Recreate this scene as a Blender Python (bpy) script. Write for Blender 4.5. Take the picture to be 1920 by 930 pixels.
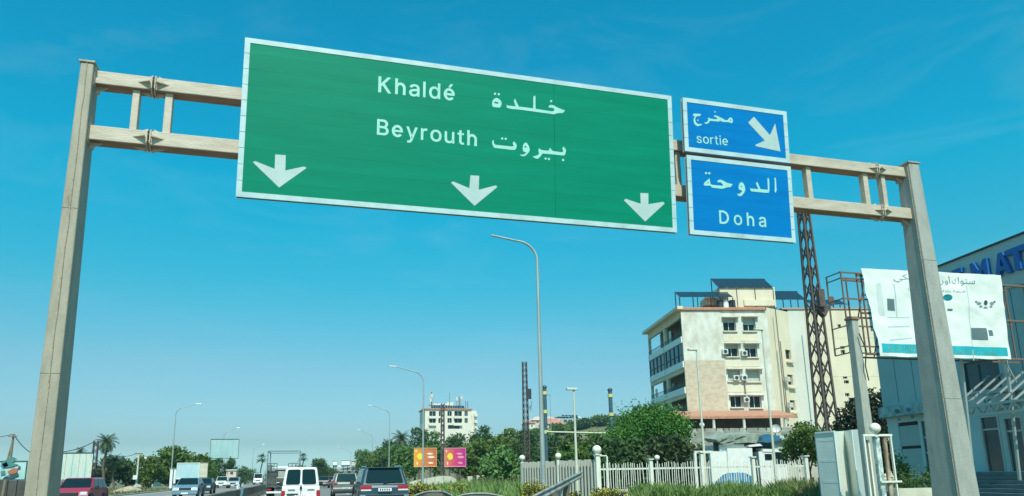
import bpy, bmesh, math, random, json
import numpy as np
from mathutils import Vector, Matrix, noise as mnoise

random.seed(7)
RNG = np.random.default_rng(11)
for _o in list(bpy.data.objects):
    bpy.data.objects.remove(_o, do_unlink=True)
sc = bpy.context.scene
COL = sc.collection

# ------------------------------------------------------------------ camera
CF, CCX, CCY = 1321.24, 933.75, 608.99
YAW, PITCH, ROLL = 0.26869, 0.20862, -0.01589
EYE = Vector((0, 0, 1.45))
cw = Vector((math.sin(YAW) * math.cos(PITCH), math.cos(YAW) * math.cos(PITCH), math.sin(PITCH)))
r0 = Vector((math.cos(YAW), -math.sin(YAW), 0))
u0 = r0.cross(cw)
cr = r0 * math.cos(ROLL) + u0 * math.sin(ROLL)
cu = -r0 * math.sin(ROLL) + u0 * math.cos(ROLL)
cam_data = bpy.data.cameras.new('camera')
cam = bpy.data.objects.new('camera', cam_data)
COL.objects.link(cam)
cam.matrix_world = Matrix(((cr.x, cu.x, -cw.x, EYE.x), (cr.y, cu.y, -cw.y, EYE.y), (cr.z, cu.z, -cw.z, EYE.z), (0, 0, 0, 1)))
cam_data.sensor_width = 36
cam_data.lens = CF / 1920 * 36
cam_data.shift_x = (960 - CCX) / 1920
cam_data.shift_y = (CCY - 465) / 1920
cam_data.clip_end = 20000
cam_data.clip_start = 0.05
sc.camera = cam

# ------------------------------------------------------------------ light
SUN_EL, SUN_AZ = math.radians(52), math.radians(187)      # azimuth clockwise from +Y: behind the camera, a little to the left
sd = Vector((math.sin(SUN_AZ) * math.cos(SUN_EL), math.cos(SUN_AZ) * math.cos(SUN_EL), math.sin(SUN_EL)))
sl = bpy.data.lights.new('sun', 'SUN')
sl.energy = 5.0
sl.angle = math.radians(0.5)
sl.color = (1.0, 0.95, 0.84)
so = bpy.data.objects.new('sun', sl)
COL.objects.link(so)
so.rotation_euler = sd.to_track_quat('Z', 'Y').to_euler()
world = bpy.data.worlds.new('World')
sc.world = world
world.use_nodes = True
wn, wl = world.node_tree.nodes, world.node_tree.links
wn.clear()
out = wn.new('ShaderNodeOutputWorld')
bg = wn.new('ShaderNodeBackground')
bg.inputs[1].default_value = 0.1
sky = wn.new('ShaderNodeTexSky')
sky.sky_type = 'NISHITA'
sky.sun_disc = False
sky.sun_elevation = SUN_EL
sky.sun_rotation = SUN_AZ
# the photograph's air: a deep cyan sky paling to a milky teal at the horizon (gain by height over the horizon)
tc = wn.new('ShaderNodeTexCoord')
sp_ = wn.new('ShaderNodeSeparateXYZ'); wl.new(tc.outputs['Generated'], sp_.inputs[0])
rampn = wn.new('ShaderNodeValToRGB')
GAIN = ((0.0, (1.40, 2.20, 2.60)), (0.045, (0.74, 1.05, 1.23)), (0.146, (0.66, 1.20, 1.20)), (0.259, (0.22, 1.50, 1.43)), (0.373, (0.035, 1.79, 1.75)), (0.54, (0.03, 1.83, 1.90)))
while len(rampn.color_ramp.elements) < len(GAIN): rampn.color_ramp.elements.new(0.9)
for e, (p_, c_) in zip(rampn.color_ramp.elements, GAIN):
    e.position = p_; e.color = (c_[0] / 3, c_[1] / 3, c_[2] / 3, 1)
wl.new(sp_.outputs[2], rampn.inputs[0])
m3 = wn.new('ShaderNodeVectorMath'); m3.operation = 'SCALE'; m3.inputs['Scale'].default_value = 3.0
wl.new(rampn.outputs[0], m3.inputs[0])
cmb = wn.new('ShaderNodeVectorMath'); cmb.operation = 'MULTIPLY'
wl.new(sky.outputs[0], cmb.inputs[0]); wl.new(m3.outputs[0], cmb.inputs[1])
# thin wisps of high cloud
mp = wn.new('ShaderNodeMapping'); mp.inputs['Scale'].default_value = (1.5, 1.5, 5.5); mp.inputs['Rotation'].default_value = (0.1, 0.35, 0.3)
n1 = wn.new('ShaderNodeTexNoise'); n1.inputs['Scale'].default_value = 2.6; n1.inputs['Detail'].default_value = 7; n1.inputs['Roughness'].default_value = 0.62; n1.inputs['Distortion'].default_value = 0.6
rp = wn.new('ShaderNodeMapRange'); rp.inputs[1].default_value = 0.50; rp.inputs[2].default_value = 0.84; rp.inputs[3].default_value = 0; rp.inputs[4].default_value = 0.11
mx = wn.new('ShaderNodeMix'); mx.data_type = 'RGBA'
mx.inputs[7].default_value = (5.2, 7.2, 7.6, 1)
wl.new(tc.outputs['Generated'], mp.inputs[0]); wl.new(mp.outputs[0], n1.inputs['Vector']); wl.new(n1.outputs[0], rp.inputs[0])
wl.new(rp.outputs[0], mx.inputs[0]); wl.new(cmb.outputs[0], mx.inputs[6]); wl.new(mx.outputs[2], bg.inputs[0]); wl.new(bg.outputs[0], out.inputs[0])
sc.view_settings.view_transform = 'Standard'
sc.view_settings.look = 'None'
sc.view_settings.exposure = 0.0
sc.view_settings.gamma = 1.0

# ------------------------------------------------------------------ finding places
def ray(px, py):
    return cw + cr * ((px - CCX) / CF) + cu * ((CCY - py) / CF)
def W(px, py, Y):
    d = ray(px, py); return EYE + d * (Y / d.y)
def WX(px, Y):
    return W(px, 894.6 - 0.0159 * (px - 566), Y).x
def hor(px):
    return 894.6 - 0.0159 * (px - 566)
class Frame:
    """A flat face in the place: origin, u along it, w up it (vertical unless leaning), n its outward normal."""
    def __init__(s, ox, oy, ux, uy, oz=0, lean=0):
        L = math.hypot(ux, uy); s.o = Vector((ox, oy, oz)); s.u = Vector((ux / L, uy / L, 0)); s.n = Vector((s.u.y, -s.u.x, 0))
        if s.n.dot(EYE - s.o) < 0: s.n = -s.n
        s.w = (Vector((0, 0, 1)) + s.n * lean).normalized(); s.n = (s.n - Vector((0, 0, 1)) * lean).normalized()
    def at(s, px, py, off=0.0):
        d = ray(px, py); o = s.o + s.n * off
        t = (o - EYE).dot(s.n) / d.dot(s.n); p = EYE + d * t
        return ((p - s.o).dot(s.u), (p - s.o).dot(s.w))
    def P(s, u, w, off=0.0):
        return s.o + s.u * u + s.n * off + s.w * w
def sstep(t):
    t = min(1, max(0, t)); return t * t * (3 - 2 * t)
def H(x, y):
    return 27 * sstep((y - 80) / 270) * sstep((x - 14) / 125)

# ------------------------------------------------------------------ mesh helpers
def smooth_mesh(me, on=True):
    me.polygons.foreach_set('use_smooth', [on] * len(me.polygons))
def link(o, parent=None):
    COL.objects.link(o)
    if parent is not None:
        o.parent = parent
        if parent.type == 'EMPTY':
            o.matrix_parent_inverse = Matrix.Translation(-Vector(parent.location))
    return o
def tag(o, label=None, cat=None, group=None, kind=None):
    for k, v in (('label', label), ('category', cat), ('group', group), ('kind', kind)):
        if v: o[k] = v
    return o
def thing(name, label, cat, loc=(0, 0, 0), group=None):
    o = bpy.data.objects.new(name, None); o.empty_display_size = 0.3
    COL.objects.link(o); o.location = loc
    return tag(o, label, cat, group)
def children(o):
    return [c for c in ALLKIDS.get(o.name, [])]
ALLKIDS = {}
class MB:
    def __init__(s): s.v = []; s.f = []; s.sm = []
    def add(s, vs, fs, smooth=False):
        b = len(s.v); s.v.extend([tuple(p) for p in vs]); s.f.extend([tuple(b + i for i in f) for f in fs]); s.sm.extend([smooth] * len(fs)); return s
    def box(s, x0, x1, y0, y1, z0, z1):
        return s.add([(x0, y0, z0), (x1, y0, z0), (x1, y1, z0), (x0, y1, z0), (x0, y0, z1), (x1, y0, z1), (x1, y1, z1), (x0, y1, z1)],
                     [(0, 3, 2, 1), (4, 5, 6, 7), (0, 1, 5, 4), (1, 2, 6, 5), (2, 3, 7, 6), (3, 0, 4, 7)])
    def hexa(s, p):   # eight corners, bottom ring then top ring
        return s.add(p, [(0, 3, 2, 1), (4, 5, 6, 7), (0, 1, 5, 4), (1, 2, 6, 5), (2, 3, 7, 6), (3, 0, 4, 7)])
    def fbox(s, F, u0, u1, z0, z1, o0, o1):
        return s.hexa([F.P(u0, z0, o1), F.P(u1, z0, o1), F.P(u1, z0, o0), F.P(u0, z0, o0), F.P(u0, z1, o1), F.P(u1, z1, o1), F.P(u1, z1, o0), F.P(u0, z1, o0)])
    def bar(s, a, b, w, h=None, up=(0, 0, 1)):
        a, b = Vector(a), Vector(b); h = h or w; d = (b - a).normalized(); up = Vector(up)
        if abs(d.dot(up)) > 0.97: up = Vector((0, 1, 0))
        x = d.cross(up).normalized() * (w / 2); y = x.cross(d).normalized() * (h / 2)
        return s.hexa([a - x - y, a + x - y, b + x - y, b - x - y, a - x + y, a + x + y, b + x + y, b - x + y])
    def tube(s, pts, rad, n=8, cap=True):
        pts = [Vector(p) for p in pts]; m = len(pts)
        if not hasattr(rad, '__len__'): rad = [rad] * m
        vs = []; prev = None
        for i, p in enumerate(pts):
            d = (pts[min(i + 1, m - 1)] - pts[max(i - 1, 0)]).normalized()
            if prev is None:
                a = d.orthogonal().normalized()
            else:
                a = (prev - d * prev.dot(d)).normalized()
            prev = a; b = d.cross(a)
            for k in range(n):
                t = 2 * math.pi * k / n; vs.append(p + (a * math.cos(t) + b * math.sin(t)) * rad[i])
        fs = [(i * n + k, i * n + (k + 1) % n, (i + 1) * n + (k + 1) % n, (i + 1) * n + k) for i in range(m - 1) for k in range(n)]
        s.add(vs, fs, True)
        if cap:
            s.add(vs[:n], [tuple(reversed(range(n)))]); s.add(vs[-n:], [tuple(range(n))])
        return s
    def ball(s, c, r, n=14, m=8, sz=1.0):
        c = Vector(c); vs = [c + Vector((0, 0, -r * sz))]
        for j in range(1, m):
            t = math.pi * j / m
            for k in range(n):
                a = 2 * math.pi * k / n; vs.append(c + Vector((r * math.sin(t) * math.cos(a), r * math.sin(t) * math.sin(a), -r * sz * math.cos(t))))
        vs.append(c + Vector((0, 0, r * sz))); L = len(vs) - 1
        fs = [(0, 1 + (k + 1) % n, 1 + k) for k in range(n)]
        for j in range(m - 2):
            for k in range(n): fs.append((1 + j * n + k, 1 + j * n + (k + 1) % n, 1 + (j + 1) * n + (k + 1) % n, 1 + (j + 1) * n + k))
        b = 1 + (m - 2) * n
        fs += [(b + k, b + (k + 1) % n, L) for k in range(n)]
        return s.add(vs, fs, True)
    def prism(s, poly, ext):      # poly: 3D points of a flat outline, ext: vector
        ext = Vector(ext); a = [Vector(p) for p in poly]; b = [p + ext for p in a]; n = len(a)
        s.add(a + b, [tuple(range(n)), tuple(reversed(range(n, 2 * n)))] + [(i, i + n, (i + 1) % n + n, (i + 1) % n) for i in range(n)])
        return s
    def disc(s, c, ax, r, h, n=16):
        c = Vector(c); ax = Vector(ax).normalized()
        return s.tube([c - ax * h / 2, c + ax * h / 2], r, n)
    def mesh(s, name, mat=None, bev=0, seg=1):
        me = bpy.data.meshes.new(name); me.from_pydata(s.v, [], s.f)
        me.polygons.foreach_set('use_smooth', s.sm)
        bm = bmesh.new(); bm.from_mesh(me)
        if bev:
            bmesh.ops.remove_doubles(bm, verts=bm.verts, dist=1e-4)
            es = [e for e in bm.edges if len(e.link_faces) == 2 and e.calc_face_angle(0) > 0.35]
            bmesh.ops.bevel(bm, geom=es, offset=bev, segments=seg, profile=0.5, affect='EDGES', clamp_overlap=True)
        bmesh.ops.recalc_face_normals(bm, faces=bm.faces)
        bm.to_mesh(me); bm.free()
        if mat: me.materials.append(mat)
        me.update()
        return me
    def build(s, name, mat, parent=None, bev=0, seg=1, **kw):
        o = bpy.data.objects.new(name, s.mesh(name, mat, bev, seg))
        return link(o, parent)
def dup(o, parent=None):
    c = o.copy(); COL.objects.link(c)
    if parent is not None: c.parent = parent
    for ch in list(o.children): dup(ch, c)
    return c
def place(o, loc, rz=0, label=None, group=None, scale=None):
    o.location = loc; o.rotation_euler = (0, 0, rz)
    if scale: o.scale = (scale,) * 3
    if label: o['label'] = label
    if group: o['group'] = group
    return o
def quads(name, V, mat, parent=None, smooth=False):
    """V: (n,4,3) array -> one mesh of n quads"""
    V = np.asarray(V, dtype=np.float32); n = len(V)
    me = bpy.data.meshes.new(name); me.vertices.add(n * 4); me.loops.add(n * 4); me.polygons.add(n)
    me.vertices.foreach_set('co', V.reshape(-1)); me.loops.foreach_set('vertex_index', np.arange(n * 4, dtype=np.int32))
    me.polygons.foreach_set('loop_start', np.arange(0, n * 4, 4, dtype=np.int32))
    try: me.polygons.foreach_set('loop_total', np.full(n, 4, dtype=np.int32))
    except Exception: pass
    me.update(calc_edges=True); me.validate()
    me.materials.append(mat)
    return link(bpy.data.objects.new(name, me), parent)
_unit = {}
def unit_bar(name, a, b, w, h, mat, parent, up=(0, 0, 1)):
    """one straight piece as its own object, sharing a unit-box mesh"""
    if mat.name not in _unit:
        _unit[mat.name] = MB().box(-.5, .5, -.5, .5, 0, 1).mesh('piece_' + mat.name, mat)
    a, b = Vector(a), Vector(b); d = b - a; L = d.length; d.normalize(); up = Vector(up)
    if abs(d.dot(up)) > 0.97: up = Vector((0, 1, 0))
    x = d.cross(up).normalized(); y = d.cross(x)
    o = bpy.data.objects.new(name, _unit[mat.name])
    M = Matrix(((x.x * w, y.x * h, d.x * L, a.x), (x.y * w, y.y * h, d.y * L, a.y), (x.z * w, y.z * h, d.z * L, a.z), (0, 0, 0, 1)))
    COL.objects.link(o)
    if parent is not None:
        o.parent = parent
        if parent.type == 'EMPTY': o.matrix_parent_inverse = Matrix.Translation(-Vector(parent.location))
    o.matrix_basis = M
    return o

# ------------------------------------------------------------------ materials
def M(name, c, rough=0.6, c2=None, scale=2.0, metal=0.0, bump=0.0, bscale=None, stretch=(1, 1, 1), lo=0.35, hi=0.65, c3=None, spec=0.5, coat=0, trans=0, detail=5, emit=None, alpha=None):
    m = bpy.data.materials.new(name); m.use_nodes = True; nt = m.node_tree; N, L = nt.nodes, nt.links
    b = N['Principled BSDF']; b.inputs['Base Color'].default_value = (*c, 1); b.inputs['Roughness'].default_value = rough
    b.inputs['Metallic'].default_value = metal; b.inputs['Specular IOR Level'].default_value = spec
    if coat: b.inputs['Coat Weight'].default_value = coat; b.inputs['Coat Roughness'].default_value = 0.06
    t = N.new('ShaderNodeTexCoord'); mp = N.new('ShaderNodeMapping'); mp.inputs['Scale'].default_value = stretch
    L.new(t.outputs['Object'], mp.inputs[0])
    if c2:
        n = N.new('ShaderNodeTexNoise'); n.inputs['Scale'].default_value = scale; n.inputs['Detail'].default_value = detail; n.inputs['Roughness'].default_value = 0.6
        L.new(mp.outputs[0], n.inputs['Vector'])
        r = N.new('ShaderNodeValToRGB'); r.color_ramp.elements[0].position = lo; r.color_ramp.elements[1].position = hi
        r.color_ramp.elements[0].color = (*c, 1); r.color_ramp.elements[1].color = (*c2, 1)
        if c3:
            e = r.color_ramp.elements.new(min(0.99, hi + 0.12)); e.color = (*c3, 1)
        L.new(n.outputs[0], r.inputs[0]); L.new(r.outputs[0], b.inputs['Base Color'])
    if bump:
        n2 = N.new('ShaderNodeTexNoise'); n2.inputs['Scale'].default_value = bscale or scale * 4; n2.inputs['Detail'].default_value = 4
        L.new(mp.outputs[0], n2.inputs['Vector'])
        bp = N.new('ShaderNodeBump'); bp.inputs['Strength'].default_value = bump; bp.inputs['Distance'].default_value = 0.05
        L.new(n2.outputs[0], bp.inputs['Height']); L.new(bp.outputs[0], b.inputs['Normal'])
    if trans:
        b.inputs['Subsurface Weight'].default_value = 0
        tr = N.new('ShaderNodeBsdfTranslucent'); ms = N.new('ShaderNodeMixShader'); ms.inputs[0].default_value = trans
        if c2: L.new(r.outputs[0], tr.inputs[0])
        else: tr.inputs[0].default_value = (*c, 1)
        L.new(b.outputs[0], ms.inputs[1]); L.new(tr.outputs[0], ms.inputs[2]); L.new(ms.outputs[0], N['Material Output'].inputs[0])
    return m
GLYPH = json.loads('''{"K":[[[104,145],[104,216],[139,261],[174,303],[212,344],[364,509],[448,509],[231,276],[228,276]],[[60,0],[60,509],[125,509],[125,334],[124,225],[125,193],[125,0]],[[372,0],[188,259],[228,309],[449,0]]],"h":[[[114,227],[114,0],[53,0],[53,509],[114,509],[114,287],[102,287],[124,332],[152,362],[187,379],[227,384],[264,380],[295,369],[321,349],[341,321],[353,285],[357,240],[357,0],[296,0],[296,235],[290,275],[273,304],[246,323],[210,329],[184,326],[161,317],[141,303],[126,283],[117,257]]],"a":[[[160,-9],[126,-5],[94,5],[68,22],[48,45],[35,73],[30,108],[34,138],[43,161],[58,179],[78,193],[100,203],[125,211],[178,220],[234,227],[265,235],[276,255],[276,257],[273,279],[267,297],[256,311],[240,322],[220,329],[196,331],[171,329],[149,322],[118,301],[100,274],[41,291],[57,322],[79,346],[104,364],[133,375],[163,382],[194,384],[239,379],[263,372],[286,360],[306,343],[322,320],[333,290],[337,251],[337,0],[277,0],[277,52],[272,52],[252,25],[236,12],[215,1],[190,-6]],[[170,45],[202,49],[228,59],[248,74],[263,93],[272,115],[276,138],[276,190],[259,182],[231,176],[200,171],[175,168],[134,159],[117,150],[103,139],[95,124],[92,105],[94,87],[102,72],[114,61],[130,52],[149,47]]],"l":[[[53,0],[53,509],[114,509],[114,0]]],"d":[[[195,-8],[151,-2],[111,16],[79,45],[55,84],[39,133],[34,189],[39,245],[55,293],[79,332],[112,361],[151,378],[196,384],[228,381],[253,373],[272,360],[287,346],[306,319],[311,319],[311,509],[372,509],[372,0],[313,0],[313,59],[307,59],[287,31],[272,17],[252,4],[227,-5]],[[205,47],[236,51],[263,65],[284,86],[299,115],[309,150],[312,189],[309,229],[300,263],[284,291],[263,312],[237,325],[205,330],[172,325],[145,311],[124,290],[108,261],[99,227],[96,189],[99,151],[109,117],[124,88],[145,66],[172,51]]],"\\u00e9":[[[212,-8],[161,-2],[117,16],[82,46],[56,85],[40,132],[34,187],[39,242],[55,290],[81,329],[115,359],[157,378],[205,384],[236,382],[266,374],[294,361],[319,341],[341,315],[357,282],[368,242],[371,194],[371,169],[75,169],[75,221],[338,221],[310,202],[307,237],[298,269],[283,294],[263,314],[237,326],[205,330],[173,326],[146,313],[125,294],[109,270],[99,241],[96,211],[96,178],[100,139],[110,106],[128,80],[151,61],[179,50],[212,46],[234,48],[254,53],[271,61],[285,73],[297,88],[306,105],[365,91],[353,63],[335,39],[311,19],[283,4],[249,-5]],[[177,429],[225,529],[293,529],[227,429]]],"B":[[[60,0],[60,509],[241,509],[289,504],[329,491],[359,469],[381,442],[394,410],[398,374],[395,344],[387,320],[373,301],[356,286],[336,275],[315,267],[315,262],[339,257],[363,245],[385,227],[402,203],[414,173],[418,136],[413,100],[400,67],[377,39],[344,18],[301,4],[247,0]],[[125,57],[245,57],[296,63],[330,80],[349,105],[355,137],[352,161],[342,184],[327,203],[306,218],[279,228],[248,231],[125,231]],[[125,285],[238,285],[265,288],[288,296],[308,309],[323,326],[333,348],[336,372],[330,403],[313,429],[283,446],[240,452],[125,452]]],"y":[[[47,-139],[61,-86],[71,-87],[104,-89],[118,-84],[130,-74],[141,-58],[151,-36],[163,-1],[17,379],[84,379],[165,155],[187,87],[206,21],[184,21],[202,87],[224,155],[305,379],[371,379],[204,-58],[191,-85],[177,-107],[159,-124],[139,-136],[117,-143],[91,-145],[65,-143]]],"r":[[[53,0],[53,379],[112,379],[112,321],[115,321],[130,347],[152,367],[181,380],[213,385],[229,384],[243,384],[243,322],[230,324],[207,326],[182,323],[159,315],[140,301],[126,284],[117,262],[114,237],[114,0]]],"o":[[[207,-8],[159,-2],[117,16],[82,46],[56,85],[40,133],[34,187],[40,243],[56,291],[82,330],[117,360],[159,378],[207,384],[256,378],[299,360],[333,330],[359,291],[376,243],[381,187],[376,133],[359,85],[333,46],[299,16],[256,-2]],[[207,46],[242,51],[270,66],[292,89],[307,117],[316,151],[319,187],[316,224],[307,258],[292,287],[270,310],[242,325],[207,330],[173,325],[145,310],[124,287],[108,258],[99,224],[96,187],[99,151],[108,117],[124,89],[145,66],[173,51]]],"u":[[[182,-5],[146,-1],[115,11],[89,31],[69,59],[57,95],[53,139],[53,379],[114,379],[114,144],[119,105],[137,75],[164,56],[200,50],[226,53],[249,62],[268,77],[283,97],[293,122],[296,153],[296,379],[357,379],[357,0],[298,0],[298,92],[307,92],[286,47],[257,17],[222,0]]],"t":[[[204,379],[204,327],[6,327],[6,379]],[[65,471],[126,471],[126,98],[128,76],[136,61],[150,53],[170,50],[185,51],[202,54],[213,2],[192,-3],[168,-4],[125,2],[92,21],[72,52],[65,93]]],"s":[[[182,-8],[145,-5],[112,3],[84,18],[62,38],[45,63],[36,94],[94,107],[105,79],[124,60],[150,49],[181,45],[217,50],[244,62],[262,81],[268,103],[265,121],[254,136],[237,147],[212,155],[149,170],[104,186],[72,208],[53,237],[47,274],[51,305],[65,332],[87,354],[115,370],[149,381],[187,384],[223,381],[254,372],[279,358],[299,339],[314,316],[324,290],[268,277],[258,298],[243,316],[219,328],[187,333],[156,329],[131,317],[114,299],[109,277],[112,258],[124,243],[144,232],[172,223],[229,209],[275,194],[306,171],[325,142],[331,107],[326,75],[312,47],[290,24],[260,6],[223,-5]]]," ":[],"i":[[[53,0],[53,379],[114,379],[114,0]],[[84,443],[67,446],[54,455],[44,468],[41,483],[44,499],[54,512],[67,521],[84,524],[100,521],[114,512],[123,499],[126,483],[123,468],[114,455],[100,446]]],"D":[[[219,0],[96,0],[96,57],[215,57],[272,63],[318,81],[354,110],[379,149],[394,198],[399,255],[394,312],[379,361],[354,399],[320,428],[275,446],[221,452],[93,452],[93,509],[225,509],[273,505],[315,495],[353,478],[399,441],[433,391],[449,351],[458,306],[462,255],[458,205],[449,159],[433,119],[411,83],[384,54],[351,31],[312,14],[268,3]],[[125,509],[125,0],[60,0],[60,509]]],"M":[[[60,0],[60,509],[152,509],[277,187],[287,159],[299,123],[311,84],[322,49],[307,49],[318,83],[330,121],[342,158],[352,187],[476,509],[568,509],[568,0],[504,0],[504,291],[504,327],[505,369],[506,413],[507,457],[513,457],[498,409],[482,363],[467,322],[456,291],[342,0],[286,0],[170,291],[159,321],[145,361],[129,408],[112,457],[119,457],[120,416],[121,372],[122,328],[122,291],[122,0]]],"A":[[[16,0],[201,509],[276,509],[463,0],[395,0],[287,302],[264,372],[232,478],[245,478],[213,371],[191,302],[85,0]],[[110,142],[110,199],[370,199],[370,142]]],"T":[[[32,452],[32,509],[417,509],[417,452],[257,452],[257,0],[193,0],[193,452]]],"E":[[[60,0],[60,509],[372,509],[372,452],[125,452],[125,286],[355,286],[355,229],[125,229],[125,57],[375,57],[375,0]]],"0":[[[227,-7],[174,1],[130,24],[95,62],[69,113],[57,155],[50,202],[48,254],[50,306],[57,353],[69,395],[95,447],[130,484],[174,508],[227,516],[279,508],[323,484],[358,447],[384,395],[396,353],[403,306],[405,254],[403,202],[396,155],[384,113],[359,62],[323,24],[279,1]],[[227,50],[261,56],[290,74],[313,103],[330,144],[340,194],[344,254],[340,314],[330,365],[313,405],[290,435],[261,453],[227,460],[192,453],[163,435],[140,405],[123,365],[113,314],[109,254],[113,194],[123,144],[140,103],[163,74],[192,56]]],"5":[[[221,-7],[178,-2],[140,11],[108,32],[83,60],[66,93],[60,130],[122,130],[127,108],[138,89],[154,73],[173,60],[196,52],[221,50],[250,53],[276,64],[298,82],[314,104],[324,131],[328,162],[324,193],[314,221],[297,244],[275,262],[248,273],[218,277],[192,275],[167,268],[145,258],[128,246],[67,253],[96,509],[366,509],[366,452],[151,452],[134,301],[136,301],[155,315],[178,325],[203,331],[229,334],[263,330],[294,321],[321,306],[345,285],[364,260],[379,231],[388,199],[391,163],[385,117],[369,76],[343,41],[309,15],[268,-1]]],"1":[[[76,0],[76,55],[391,55],[391,0]],[[276,509],[276,0],[212,0],[212,448],[209,448],[86,358],[86,427],[198,509]]],"8":[[[226,-7],[178,-2],[136,11],[101,33],[74,62],[57,96],[52,135],[55,166],[65,195],[81,220],[101,241],[125,256],[153,265],[153,267],[119,282],[93,308],[76,342],[70,380],[75,417],[90,450],[114,477],[146,498],[184,511],[226,516],[269,511],[306,498],[337,477],[361,450],[377,417],[382,380],[376,342],[359,308],[333,282],[300,267],[300,265],[327,256],[351,241],[372,220],[387,195],[397,166],[401,135],[395,96],[378,62],[352,33],[317,11],[275,-2]],[[226,49],[258,52],[285,60],[307,74],[323,91],[333,113],[337,139],[333,165],[322,189],[305,208],[283,223],[256,232],[226,235],[196,232],[169,223],[147,208],[130,189],[119,165],[115,139],[119,113],[129,91],[145,74],[167,60],[195,52]],[[226,290],[252,292],[274,300],[293,313],[307,330],[316,351],[319,376],[316,399],[308,420],[294,437],[275,449],[252,457],[226,460],[200,457],[177,449],[159,437],[145,420],[136,399],[133,376],[136,351],[145,330],[159,313],[178,300],[201,292]]],"2":[[[64,0],[64,47],[234,229],[282,282],[299,305],[311,327],[318,348],[320,371],[317,397],[308,419],[293,436],[273,449],[250,457],[224,460],[196,457],[172,447],[153,433],[139,413],[130,390],[127,362],[66,362],[71,405],[86,442],[111,473],[143,496],[182,511],[225,516],[268,511],[306,497],[337,474],[361,445],[376,411],[381,372],[378,345],[371,318],[357,290],[336,259],[306,223],[267,180],[153,60],[153,57],[389,57],[389,0]]],"-":[[[337,244],[337,188],[114,188],[114,244]]],"e":[[[212,-8],[161,-2],[117,16],[82,46],[56,85],[40,132],[34,187],[39,242],[55,290],[81,329],[115,359],[157,378],[205,384],[236,382],[266,374],[294,361],[319,341],[341,315],[357,282],[368,242],[371,194],[371,169],[75,169],[75,221],[338,221],[310,202],[307,237],[298,269],[283,294],[263,314],[237,326],[205,330],[173,326],[146,313],[125,294],[109,270],[99,241],[96,211],[96,178],[100,139],[110,106],[128,80],[151,61],[179,50],[212,46],[234,48],[254,53],[271,61],[285,73],[297,88],[306,105],[365,91],[353,63],[335,39],[311,19],[283,4],[249,-5]]]}''')

# ------------------------------------------------------------------ the palette
asphalt = M('asphalt', (0.175, 0.165, 0.145), 0.9, (0.225, 0.215, 0.19), 0.7, bump=0.3, bscale=60)
asphalt_far = M('asphalt_worn', (0.21, 0.20, 0.175), 0.9, (0.26, 0.245, 0.215), 0.5, bump=0.2, bscale=50)
road_paint = M('road_paint', (0.75, 0.75, 0.7), 0.6, (0.45, 0.44, 0.4), 3)
soil = M('soil_and_grass', (0.09, 0.11, 0.035), 0.95, (0.22, 0.18, 0.10), 0.25, bump=0.6, bscale=6, c3=(0.09, 0.14, 0.04))
concrete = M('barrier_concrete', (0.135, 0.11, 0.078), 0.9, (0.085, 0.07, 0.052), 1.3, bump=0.3)
kerb_stone = M('kerb_stone', (0.5, 0.45, 0.34), 0.9, (0.38, 0.34, 0.27), 3, bump=0.3)
steel_paint = M('gantry_paint', (0.37, 0.32, 0.24), 0.6, (0.29, 0.25, 0.185), 1.9, stretch=(3, 3, 0.8), c3=(0.17, 0.13, 0.085), lo=.42, hi=0.66, bump=0.2, bscale=20, detail=9)
steel_grey = M('gantry_paint_grey', (0.36, 0.355, 0.315), 0.65, (0.29, 0.285, 0.25), 1.9, stretch=(3, 3, 0.9), c3=(0.20, 0.19, 0.16), lo=.42, hi=0.66, bump=0.25, bscale=20, detail=9)
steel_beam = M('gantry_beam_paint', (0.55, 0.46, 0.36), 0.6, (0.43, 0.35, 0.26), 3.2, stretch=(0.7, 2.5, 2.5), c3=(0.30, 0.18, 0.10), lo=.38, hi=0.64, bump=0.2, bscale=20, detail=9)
rust_shade = M('rust_and_shade_film', (0.34, 0.20, 0.12), .8, (0.22, 0.13, 0.08), 2.5, stretch=(.7, 3, 3), c3=(.42, .30, .20), hi=.6, bump=.2)  # rust plus the warm brown shade of the undersides, put into the colour
rusty_steel = M('rusty_steel', (0.20, 0.11, 0.07), 0.85, (0.32, 0.17, 0.10), 6, bump=0.3)
weld = M('weld_bead', (0.40, 0.33, 0.24), 0.7, (0.30, 0.24, 0.17), 9, bump=0.4)
green_sheet = M('green_reflective', (0.0, 0.192, 0.108), 0.45, (0.0, 0.218, 0.126), 1.4, stretch=(0.45, 1, 4), c3=(0.002, .245, .13), lo=0.34, hi=0.66, spec=0.12)
blue_sheet = M('blue_reflective', (0.0, 0.150, 0.42), 0.45, (0.0, 0.18, 0.48), 1.6, stretch=(0.45, 1, 4), c3=(.01, .2, .52), lo=0.3, hi=0.66, spec=0.12)
white_sheet = M('white_reflective', (0.48, 0.60, 0.60), 0.45, (0.38, 0.50, 0.50), 3, c3=(.26, .34, .33), lo=0.42, hi=0.66)
letter_white = M('letter_reflective', (0.36, 0.66, 0.56), 0.45, (0.31, 0.58, 0.49), 5)
arrow_white = M('arrow_reflective', (0.46, 0.55, 0.52), 0.45, (0.40, 0.49, 0.46), 5)
sign_back = M('sign_backing', (0.35, 0.33, 0.3), 0.6)
lamp_steel = M('lamp_steel', (0.42, 0.46, 0.44), 0.45, (0.33, 0.36, 0.34), 2, metal=0.35, stretch=(4, 4, 0.5))
pale_pole = M('pale_pole_paint', (0.62, 0.62, 0.50), 0.6, (0.5, 0.5, 0.4), 2, stretch=(3, 3, 0.6))
lattice_rust = M('lattice_rust', (0.075, 0.052, 0.046), 0.85, (0.125, 0.085, 0.072), 3, bump=0.2)
dark_metal = M('dark_metal', (0.03, 0.035, 0.04), 0.5)
black = M('black_rubber', (0.015, 0.016, 0.017), 0.75)
glass_dark = M('dark_glass', (0.008, 0.020, 0.024), 0.08, spec=0.22)
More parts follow.
